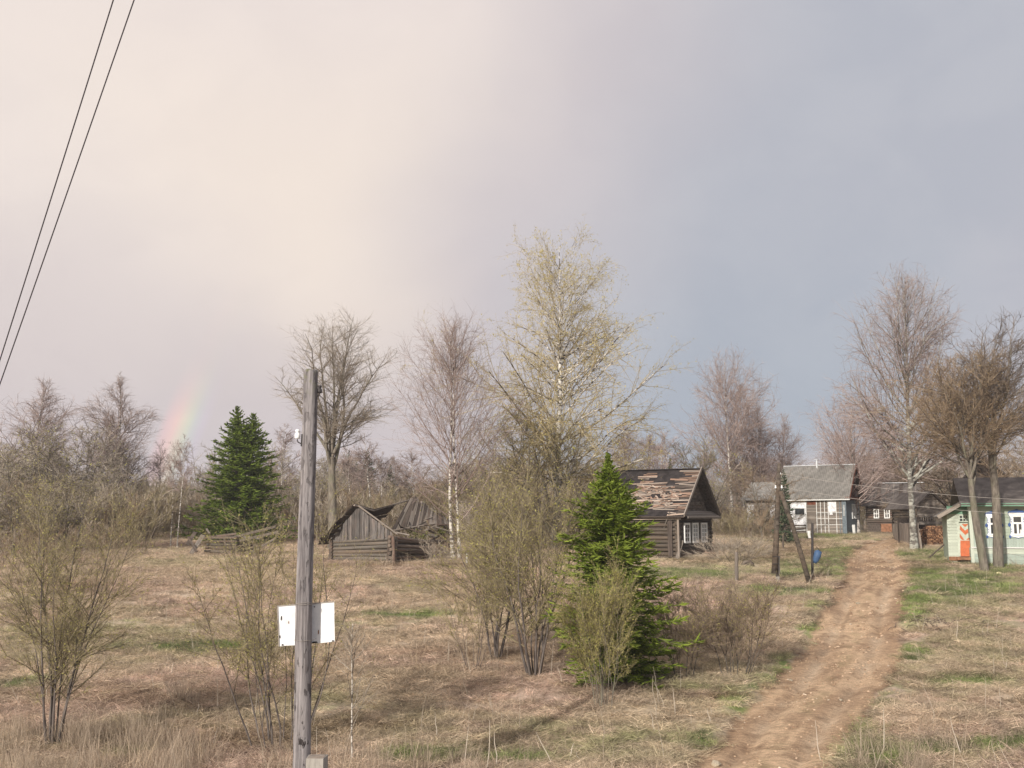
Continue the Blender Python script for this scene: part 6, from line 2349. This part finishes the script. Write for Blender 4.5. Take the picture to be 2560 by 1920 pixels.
# ------------------------------------------------------------------ foreground pole
pb = at(748, 1990, 16.4)
PX, PY = pb.x, pb.y
pz0 = gz(PX, PY)
ptop = at(774, 921, PY)
Hp = ptop.z - pz0
pole = empty('weathered_pole', (PX, PY, pz0))
tag(pole, 'weathered grey wooden pole carrying a white board in the foreground', 'pole')
nr_, ns_ = 220, 56
tt = np.linspace(0, 1, nr_)
an = np.arange(ns_) * 2 * np.pi / ns_
PPM = F / PY
zc = -0.4 + (Hp + .4) * tt
cx = (ptop.x - PX) * tt + 0.018 * np.sin(tt * 7 + 1) + 0.02 * np.sin(tt * 3)
rad = (0.138 - 0.026 * tt)[:, None] * np.ones((1, ns_))
A2, T2 = np.meshgrid(an, tt)
rad = rad * (1 + .04 * (fbm(A2 * 1.3 + 3, T2 * 9, 1.0, 3, 201) - .5) + .035 * (fbm(A2 * 9, T2 * 4, 1.0, 3, 203) - .5) * 1.5)
# long drying crack on the camera side, wandering, and knot holes
ca = -math.pi / 2 + .18 + 0.25 * (tt - .3) * 2
cd = np.abs((A2 - (ca[:, None] % (2 * np.pi)) + np.pi) % (2 * np.pi) - np.pi)
cm_ = ((T2 > .06) & (T2 < .55)) * np.exp(-(cd / .045) ** 2)
rad = rad - .030 * cm_
ca2 = (-math.pi / 2 - .42) % (2 * np.pi)
cd2 = np.abs((A2 - ca2 + np.pi) % (2 * np.pi) - np.pi)
rad = rad - .014 * np.exp(-(cd2 / .04) ** 2) * ((T2 > .55) & (T2 < .95))
kr = np.random.default_rng(11)
for _ in range(46):
    ka, kt = -math.pi / 2 + kr.uniform(-1.5, 1.5), kr.random() ** 1.4 * .95
    da_ = np.abs((A2 - (ka % (2 * np.pi)) + np.pi) % (2 * np.pi) - np.pi)
    rad = rad - kr.uniform(.008, .022) * np.exp(-(da_ / kr.uniform(.07, .16)) ** 2 - ((T2 - kt) / kr.uniform(.002, .007)) ** 2)
# chamfered top
rad[-1] *= .55
rad[-2] *= .93
zc2 = zc.copy()
zc2[-1] = zc2[-2] + .012
V = np.stack([cx[:, None] + rad * np.cos(A2), rad * np.sin(A2), zc2[:, None] + 0 * A2 + (np.arange(nr_) > nr_ - 4)[:, None] * .012 * np.sin(A2 * 3 + 1)], -1)
i = np.arange(nr_ - 1)[:, None] * ns_
j = np.arange(ns_)[None, :]
q = np.stack([i + j, i + (j + 1) % ns_, i + ns_ + (j + 1) % ns_, i + ns_ + j], -1).reshape(-1, 4)
me = mesh_np('pole_shaft', V.reshape(-1, 3), [q, (np.arange(ns_) + (nr_ - 1) * ns_)[None, :]], True)
me.materials.append(M_POLE)
link('pole_shaft', me, None, pole)


def loc_p(u, v, dy=0.0):
    p = at(u, v, PY + dy)
    return Vector((p.x - PX, p.y - PY, p.z - pz0))


def tube_obj(name, pts, r, mat, parent=None, sides=8, caps=True):
    P_ = np.array([pts], float)
    rr_ = np.full((1, len(pts)), r) if np.isscalar(r) else np.array([r])
    V_, q_ = tube_arrays(P_, rr_, sides)
    fs = [q_]
    if caps:
        fs += [np.arange(sides)[None, ::-1], (np.arange(sides) + (len(pts) - 1) * sides)[None, :]]
    me_ = mesh_np(name, V_, fs, True)
    me_.materials.append(mat)
    return link(name, me_, None, parent)


def insulator(parent, base, sc, mat, name='insulator', sgn=-1):
    """pin insulator: bell with neck and head, on a hooked iron pin"""
    prof = [(0, .0), (.034, .0), (.040, .02), (.040, .055), (.033, .075), (.022, .083), (.022, .095), (.032, .103), (.032, .120), (.02, .132), (0.002, .134)]
    pts = [(base[0], base[1], base[2] + z_ * sc) for _, z_ in prof]
    o_ = tube_obj(name, pts, [max(r_, .001) * sc for r_, _ in prof], mat, parent, 14, False)
    return o_


ip = loc_p(744, 1097)
ip.y -= .02
ins = insulator(pole, ip, 1.12, M_PORCELAIN)
hk = [ip + Vector((0, 0, .02)), ip + Vector((.0, 0, -.03)), ip + Vector((.015, 0, -.055)), ip + Vector((.05, 0, -.075)), ip + Vector((.13, .02, -.07))]
tube_obj('hook', hk, .010, M_IRON, ins)
plate = loc_p(757, 1100)
beam(pole, 'iron_strap', M_IRON, loc_p(757, 1086) + Vector((0, -.06, 0)), loc_p(755, 1116) + Vector((0, -.06, 0)), .02, .03, up=(0, -1, 0))
ip2 = loc_p(799, 983)
ins2 = insulator(pole, ip2, .95, M_IRON)
tube_obj('hook', [ip2 + Vector((0, 0, .03)), ip2 + Vector((-.005, 0, -.03)), ip2 + Vector((-.03, 0, -.045)), ip2 + Vector((-.08, .02, -.04))], .010, M_IRON, ins2)

# white board behind the pole, tied with wire
sg_c = [loc_p(694, 1515, .17), loc_p(835, 1504, .17), loc_p(837, 1604, .17), loc_p(698, 1616, .17)]
sgn_root = empty('white_board', (PX, PY, pz0))
tag(sgn_root, 'blank white rectangular board wired behind the weathered pole', 'board')
# slightly worn outline
edge = []
for a_, b_ in zip(sg_c, sg_c[1:] + sg_c[:1]):
    for t_ in np.linspace(0, 1, 9)[:-1]:
        p_ = a_.lerp(b_, t_)
        edge.append((p_.x + random.uniform(-.003, .003), p_.y, p_.z + random.uniform(-.003, .003)))
m_, t, bs, out = mat_base('worn_white_board')
co = t.n('ShaderNodeTexCoord').outputs['Object']
mp_ = t.n('ShaderNodeMapping')
mp_.inputs['Scale'].default_value = (4, 4, 2.2)
t.l(co, mp_.inputs[0])
k1 = t.noise(mp_.outputs[0], 3.0, 5, 0.7)
k2_ = t.noise(co, 1.3, 3, 0.6)
col = t.mix(t.smooth(k1, 0.35, 0.65), (0.74, 0.76, 0.78), (0.84, 0.85, 0.86))
col = t.mix(t.math('MULTIPLY', t.smooth(k1, 0.70, 0.74), 0.5), col, (0.35, 0.27, 0.24))
t.l(col, bs.inputs['Base Color'])
bs.inputs['Roughness'].default_value = .5
poly(sgn_root, 'panel', m_, edge[::-1], (0, -1, 0), .012)
for a_, b_ in ((sg_c[0], sg_c[1]), (sg_c[0], sg_c[3])):
    beam(sgn_root, 'rim', M_TIE, a_ + Vector((0, -.008, 0)), b_ + Vector((0, -.008, 0)), .012, .014, kind='true')
for (u_, v_, w_, h_) in ((782 + 14, 1580, 2.6, 12), (721, 1556, 1.6, 7), (787, 1606, 15, 5), (699, 1592, 3, 8), (706, 1612, 5, 4), (786, 1517, 4, 3), (703, 1545, 3, 12), (832, 1602, 5, 4), (816, 1608, 4, 3)):
    a_ = loc_p(u_, v_, .155)
    ww, hh_ = w_ / PPM, h_ / PPM
    poly(sgn_root, 'rust_chip', M_BRICKR if w_ < 3 else M_IRON, [(a_.x - ww / 2, a_.y + .001, a_.z - hh_ / 2), (a_.x + ww / 2, a_.y + .001, a_.z - hh_ / 2 * .6), (a_.x + ww * .3, a_.y + .001, a_.z + hh_ / 2), (a_.x - ww * .4, a_.y + .001, a_.z + hh_ * .3)], (0, -1, 0), .004)
for v_, rr_, bow in ((1511, .134, .03), (1599, .135, -.008)):
    c_ = loc_p(760, v_)
    pts = []
    for a_ in np.linspace(math.pi * 1.02, 2 * math.pi * .995, 12):
        pts.append((c_.x + math.cos(a_) * rr_ * 1.05, math.sin(a_) * rr_ * 1.05, c_.z + bow * math.sin(a_) * -1 * .3 + .006 * math.sin(a_ * 5)))
    pts = [(pts[0][0] - .02, .155, pts[0][2] + .0)] + pts + [(pts[-1][0] + .02, .155, pts[-1][2])]
    tube_obj('tie_wire', pts, .0035, M_TIE, sgn_root, 5)
    if v_ == 1511:
        pts = [(x_, y_ - .004, z_ + .03 * math.sin(max(0, min(1, (i_ - 3) / 10)) * math.pi)) for i_, (x_, y_, z_) in enumerate(pts)]
        tube_obj('tie_wire', pts, .003, M_TIE, sgn_root, 5)

# stub post beside it
sp = at(792, 1900, 15.9)
stub = empty('stub_post', (sp.x, sp.y, gz(sp.x, sp.y)))
tag(stub, 'short cut off concrete stub post right beside the weathered pole foot', 'post')
hs_ = at(790, 1893, 15.9).z - gz(sp.x, sp.y)
beam(stub, 'shaft', M_CONC, (0, 0, -.3), (0, 0, hs_), .27, .27, up=(0, 1, 0))
beam(stub, 'top_plate', M_PLANK_X, (-.12, 0, hs_ + .006), (.12, 0, hs_ + .006), .24, .02)

# ------------------------------------------------------------------ overhead cables, top left
for (ua, va, ub, vb, lb) in ((470, -600, -150, 1368, 'left one of the two dark cables sloping down to the left edge'),
                             (542, -600, -150, 1382, 'right one of the two dark cables sloping down to the left edge')):
    A3, B3 = at(ua, va, 8.6), at(ub, vb, 12.5)
    P_ = [tuple(A3.lerp(B3, t_) - Vector((0, 0, .05 * 4 * t_ * (1 - t_)))) for t_ in np.linspace(0, 1, 30)]
    o = tube_obj('overhead_cable', P_, .0068, M_CABLE, None, 6)
    tag(o, lb, 'cable', 'two dark overhead cables')
for k_, (a_, b_) in enumerate((((-60, 1345), (36, 1327)), ((-60, 1352), (38, 1330)))):
    g = hit(0, 1372)
    free_beam('fallen_plank', M_PLANK_X, at(*a_, g.y), at(*b_, g.y + .3 * k_), .2, .06, ('upper', 'lower')[k_] + ' of two grey planks sticking in at the left edge', 'plank', 'box', 'planks at the left edge')

# ------------------------------------------------------------------ braced pole and its wires
s_ = hit(1944, 1457)
ap = empty('braced_pole', s_)
tag(ap, 'dark utility pole with slanting brace beside the dirt road', 'pole')
ya = s_.y
L2w = lambda u_, v_, dy=0.0: at(u_, v_, ya + dy) - s_
beam(ap, 'stub', M_CONC, L2w(1945, 1462), L2w(1945, 1392), .17, .17, up=(0, 1, 0), kind='log')
tube_obj('shaft', [tuple(L2w(1936.5, 1434, -.2)), tuple(L2w(1940, 1360, -.2)), tuple(L2w(1944, 1270, -.2)), tuple(L2w(1948, 1158, -.2))], [.145, .125, .11, .085], M_LOG_DARK, ap, 10)
tube_obj('brace', [tuple(L2w(2024, 1460, -.5)), tuple(L2w(2004, 1390, -.4)), tuple(L2w(1980, 1310, -.35)), tuple(L2w(1951, 1228, -.3))], [.115, .105, .10, .09], M_LOG_DARK, ap, 10)
for v_ in (1391, 1410):
    beam(ap, 'wire_binding', M_IRON, L2w(1932, v_, -.34), L2w(1949, v_, -.34), .05, .03)
bm = beam(ap, 'hook_arm', M_IRON, L2w(1938, 1222, -.2), L2w(1956, 1222, -.2), .03, .03)
for u_ in (1939, 1954.5):
    insulator(ap, L2w(u_, 1221, -.25), 1.0, M_PORCELAIN)
insulator(ap, L2w(1951, 1186, -.25), .7, M_PORCELAIN)
cross_a = L2w(1953, 1216, -.25) + s_
for (a_, b_, sag, lb) in (((1953, 1218), (2600, 1272), .35, 'lower pale wire running right from the braced pole insulators'),
                          ((1951, 1184), (2600, 1234), .35, 'upper pale wire running right from the braced pole top')):
    A3, B3 = at(a_[0], a_[1], ya - .25), at(b_[0] + 300, b_[1] + 22, 40)
    P_ = [tuple(A3.lerp(B3, t_) - Vector((0, 0, sag * 4 * t_ * (1 - t_)))) for t_ in np.linspace(0, 1, 22)]
    o = tube_obj('power_line', P_, .007, M_WIRE, None, 5)
    tag(o, lb, 'wire')
A3, B3 = at(2481, 1375, 54), at(2700, 1409, 47)
o = tube_obj('clothes_line', [tuple(A3.lerp(B3, t_) - Vector((0, 0, .08 * 4 * t_ * (1 - t_)))) for t_ in np.linspace(0, 1, 8)], .009, M_WIRE, None, 5)
tag(o, 'pale line strung low before the mint house wall from the lime trunk', 'wire')


def post(name, u, vb, vt, r, mat, label, du=0.0, cat='post', kind='log'):
    g = hit(u, vb)
    t_ = at(u + du, vt, g.y)
    o_ = beam(None, name, mat, g - Vector((0, 0, .15)), t_, r * 2, r * 2, up=(0, 1, 0), kind=kind)
    tag(o_, label, cat)
    return g, o_


post('wooden_post', 1841, 1457, 1380, .085, M_PLANK_X, 'pale weathered post standing alone in the green grass left of the braced pole')
g, _ = post('iron_post', 2031, 1450, 1308, .055, M_IRON, 'thin dark post right of the brace foot, with a blue pail hanging on it')
# pail
pc = at(2041, 1392, g.y - .12)
pail = empty('blue_pail', pc)
tag(pail, 'faded blue plastic pail hung on the thin dark post', 'pail')
o = tube_obj('bowl', [(.10, 0, .30), (.09, 0, .24), (.03, 0, .02), (-.04, 0, -.17), (-.08, 0, -.28)], [.03, .16, .16, .125, .06], M_PLASTIC, pail, 14)
tube_obj('handle', [(.16, -.12, .22), (.0, -.12, .42), (-.14, -.08, .24), (-.13, -.05, .15)], .01, M_IRON, pail, 5)
pb_ = at(2024, 1337, g.y - .1)
o = beam(None, 'white_canister', M_WHITE_OLD, pb_ + Vector((0, 0, -.14)), pb_ + Vector((-.03, 0, .17)), .14, .12, up=(0, 1, 0), kind='log')
tag(o, 'small white canister tied near the top of the thin dark post', 'canister')
post('dark_post', 1958, 1376, 1338, .07, M_LOG_DARK, 'short dark post up the slope behind the braced pole')
post('white_stake', 1167, 1412, 1384, .06, M_WHITE_OLD, 'short white topped stake right of the twin stemmed birch')
g, _ = post('utility_pole', 2123, 1310, 1160, .11, M_LOG_DARK, 'tall dark pole standing before the gable of the slate roofed house', -0.8, 'pole')
post('grey_stake', 2300, 1372, 1338, .07, M_PLANK_X, 'leaning grey stake at the near end of the board fence', -5)

# tree stump (dark) under the leafless bush
g = hit(1868, 1417)
st_ = empty('tree_stump', g)
tag(st_, 'low dark rotten stump under the leafless grey bush', 'stump')
tube_obj('stump_body', [(-.28, 0, .02), (-.1, 0, .14), (.12, 0, .16), (.30, 0, .05)], [.12, .2, .2, .14], M_LOG_DARK, st_, 9)
tube_obj('root', [(.25, 0, .2), (.32, -.05, .05), (.36, -.05, -.05)], [.07, .06, .03], M_LOG_DARK, st_, 6)

# yellow stone and boards at the lime foot
g = hit(2498, 1436)
me = stone_mesh(41, M_YSTONE)
o = link('pale_stone', me)
o.location = g + Vector((0, 0, .05))
o.scale = (.13, .11, .13)
tag(o, 'pale yellow round stone at the foot of the right lime', 'stone')
free_beam('fallen_plank', M_PLANK_X, at(2482, 1428, 52.5), at(2510, 1423, 52.8), .18, .05, 'short plank lying at the foot of the right lime', 'plank', 'box')
rng2 = random.Random(3)
# a few prominent stones beside the road
for k_, (u_, v_, s2, lb) in enumerate(((1762, 1874, .09, 'pale stone at the left edge of the road near the bottom'), (1790, 1915, .12, 'flat pale stone on the road at the very bottom'), (1977, 1702, .06, 'cream stone on the left road edge beside the green strip'),
                                       (2145, 1510, .10, 'whitish stone in the upper part of the road'), (2102, 1753, .06, 'small white stone in the middle of the road'))):
    me = stone_mesh(60 + k_, M_STONE)
    o = link('road_stone', me)
    o.location = hit(u_, v_) + Vector((0, 0, s2 * .2))
    o.scale = (s2, s2, s2)
    o.rotation_euler = (0, 0, k_)
    tag(o, lb, 'stone', 'loose stones on the road')

# dark molehill in the field
g = hit(428, 1652)
me = stone_mesh(77, M_TAR)
o = link('molehill', me)
o.location = g
o.scale = (.26, .2, .12)
tag(o, 'small black molehill in the field left of the pole', 'molehill')

# ------------------------------------------------------------------ standing dead stalks
stalks = [(1160, 1915, 1870 - 60, 12), (1216, 1925, 1800, 8), (1385, 1915, 1830, -45), (1240, 1918, 1830, -4), (1050, 1832, 1735, 16), (1068, 1780, 1732, -4), (1180, 1685, 1635, -16), (1172, 1740, 1700, -14), (1405, 1710, 1665, -12),
          (1640, 1830, 1780, -14), (1688, 1790, 1720, -6), (1640, 1800, 1690, -8), (1420, 1900, 1858, 14), (1451, 1910, 1880, -10), (1506, 1918, 1830, 4), (1130, 1918, 1858, 3), (1092, 1845, 1780, -4), (1172, 1810, 1770, 3),
          (494, 1790, 1755, 1), (450, 1596, 1566, 8), (430, 1690, 1655, 4), (1780, 1790, 1765, -4), (1775, 1810, 1770, -6), (2500, 1780, 1700, -2), (2390, 1600, 1550, 3), (2470, 1592, 1545, 1), (2456, 1596, 1568, 2),
          (2405, 1890, 1790, -30), (2190, 1920, 1825, -18), (2052, 1900, 1800, -14), (2150, 1900, 1800, 3), (2208, 1880, 1770, 0), (2484, 1690, 1630, 0), (2515, 1680, 1650, 3), (1595, 1695, 1610, 0), (660, 1900, 1800, -15), (625, 1850, 1800, -10), (1880, 1650, 1620, 3),
          (1120, 1660, 1600, 0), (1230, 1770, 1745, -10)]
P_, Rr_ = [], []
for u_, vb_, vt_, du_ in stalks:
    g = hit(u_, vb_)
    t_ = at(u_ + du_, vt_, g.y + random.uniform(-.1, .1))
    m1 = g.lerp(t_, .33) + Vector((random.uniform(-.03, .03), 0, 0))
    m2 = g.lerp(t_, .68) + Vector((random.uniform(-.03, .03), 0, 0))
    P_.append([tuple(g - Vector((0, 0, .05))), tuple(m1), tuple(m2), tuple(t_)])
    Rr_.append([.0105, .009, .007, .003])
P_, Rr_ = np.array(P_), np.array(Rr_)
# thinner company for them
N2 = 800
yy = np.sqrt(rng.uniform(16 ** 2, 48 ** 2, N2))
xx = yy * rng.uniform(-.53, .53, N2)
rc_ = road_coord(xx, yy)
kp = (np.abs(rc_) > 1.25) & (fbm(xx, yy, .3, 3, 171) > .42)
xx, yy = xx[kp], yy[kp]
zz = ground(xx, yy)
hh2 = rng.uniform(.3, .95, len(xx))
lean_ = rng.normal(size=(len(xx), 2)) * .22
Pa = np.zeros((len(xx), 4, 3))
for k_ in range(4):
    f_ = k_ / 3
    Pa[:, k_, 0] = xx + lean_[:, 0] * hh2 * f_ ** 1.3
    Pa[:, k_, 1] = yy + lean_[:, 1] * hh2 * f_ ** 1.3
    Pa[:, k_, 2] = zz - .03 + hh2 * f_
Ra = np.linspace(.0055, .0022, 4)[None, :] * np.ones((len(xx), 1))
V1, q1 = tube_arrays(P_, Rr_, 5)
V2, q2 = tube_arrays(Pa, Ra, 4)
V_, Fs_ = join_arrays([(V1, q1), (V2, q2)])
M_STALK = mat_twig('dry_stalk', (0.34, 0.28, 0.21), (0.60, 0.53, 0.44))
me = mesh_np('dry_stalks', V_, Fs_, True)
me.materials.append(M_STALK)
o = link('dry_stalks', me)
tag(o, 'pale dead weed stalks standing scattered through the grass', 'stalks', None, 'stuff')

# brushwood and grass rubbish in the hollow by the road
hp = hit(2330, 1566)
M_ = 46
P_ = np.zeros((M_, 3, 3))
c_ = np.array(hp) + rng.normal(size=(M_, 3)) * np.array([.8, .18, .05])
c_[:, 2] = ground(c_[:, 0], c_[:, 1]) + .06
dd_ = rng.normal(size=(M_, 3)) * np.array([.14, .1, .05])
P_[:, 0], P_[:, 1], P_[:, 2] = c_ - dd_, c_ + np.array([0, 0, .04]), c_ + dd_
V_, q_ = tube_arrays(P_, np.full((M_, 3), .011), 4)
me = mesh_np('brushwood', V_, q_)
me.materials.append(M_TW_DARK)
o = link('brushwood', me)
tag(o, 'dark twigs and rubbish lying in the hollow right of the road', 'brushwood', None, 'stuff')

# ------------------------------------------------------------------ air
hz_m = bpy.data.materials.new('haze')
hz_m.use_nodes = True
t = NT(hz_m.node_tree)
out = t.n('ShaderNodeOutputMaterial')
pv = t.n('ShaderNodeVolumePrincipled')
pv.inputs['Color'].default_value = (0.93, 0.93, 0.96, 1)
pv.inputs['Density'].default_value = 0.0005
pv.inputs['Anisotropy'].default_value = 0.1
t.l(pv.outputs[0], out.inputs['Volume'])
V = np.array([(x, y, z) for x in (-3400, 3400) for y in (-40, 4400) for z in (-3, 40)], float)
me = mesh_np('haze', V, np.array([(0, 1, 3, 2), (4, 6, 7, 5), (0, 4, 5, 1), (2, 3, 7, 6), (0, 2, 6, 4), (1, 5, 7, 3)]))
me.materials.append(hz_m)
o = link('haze', me)
o['kind'] = 'stuff'
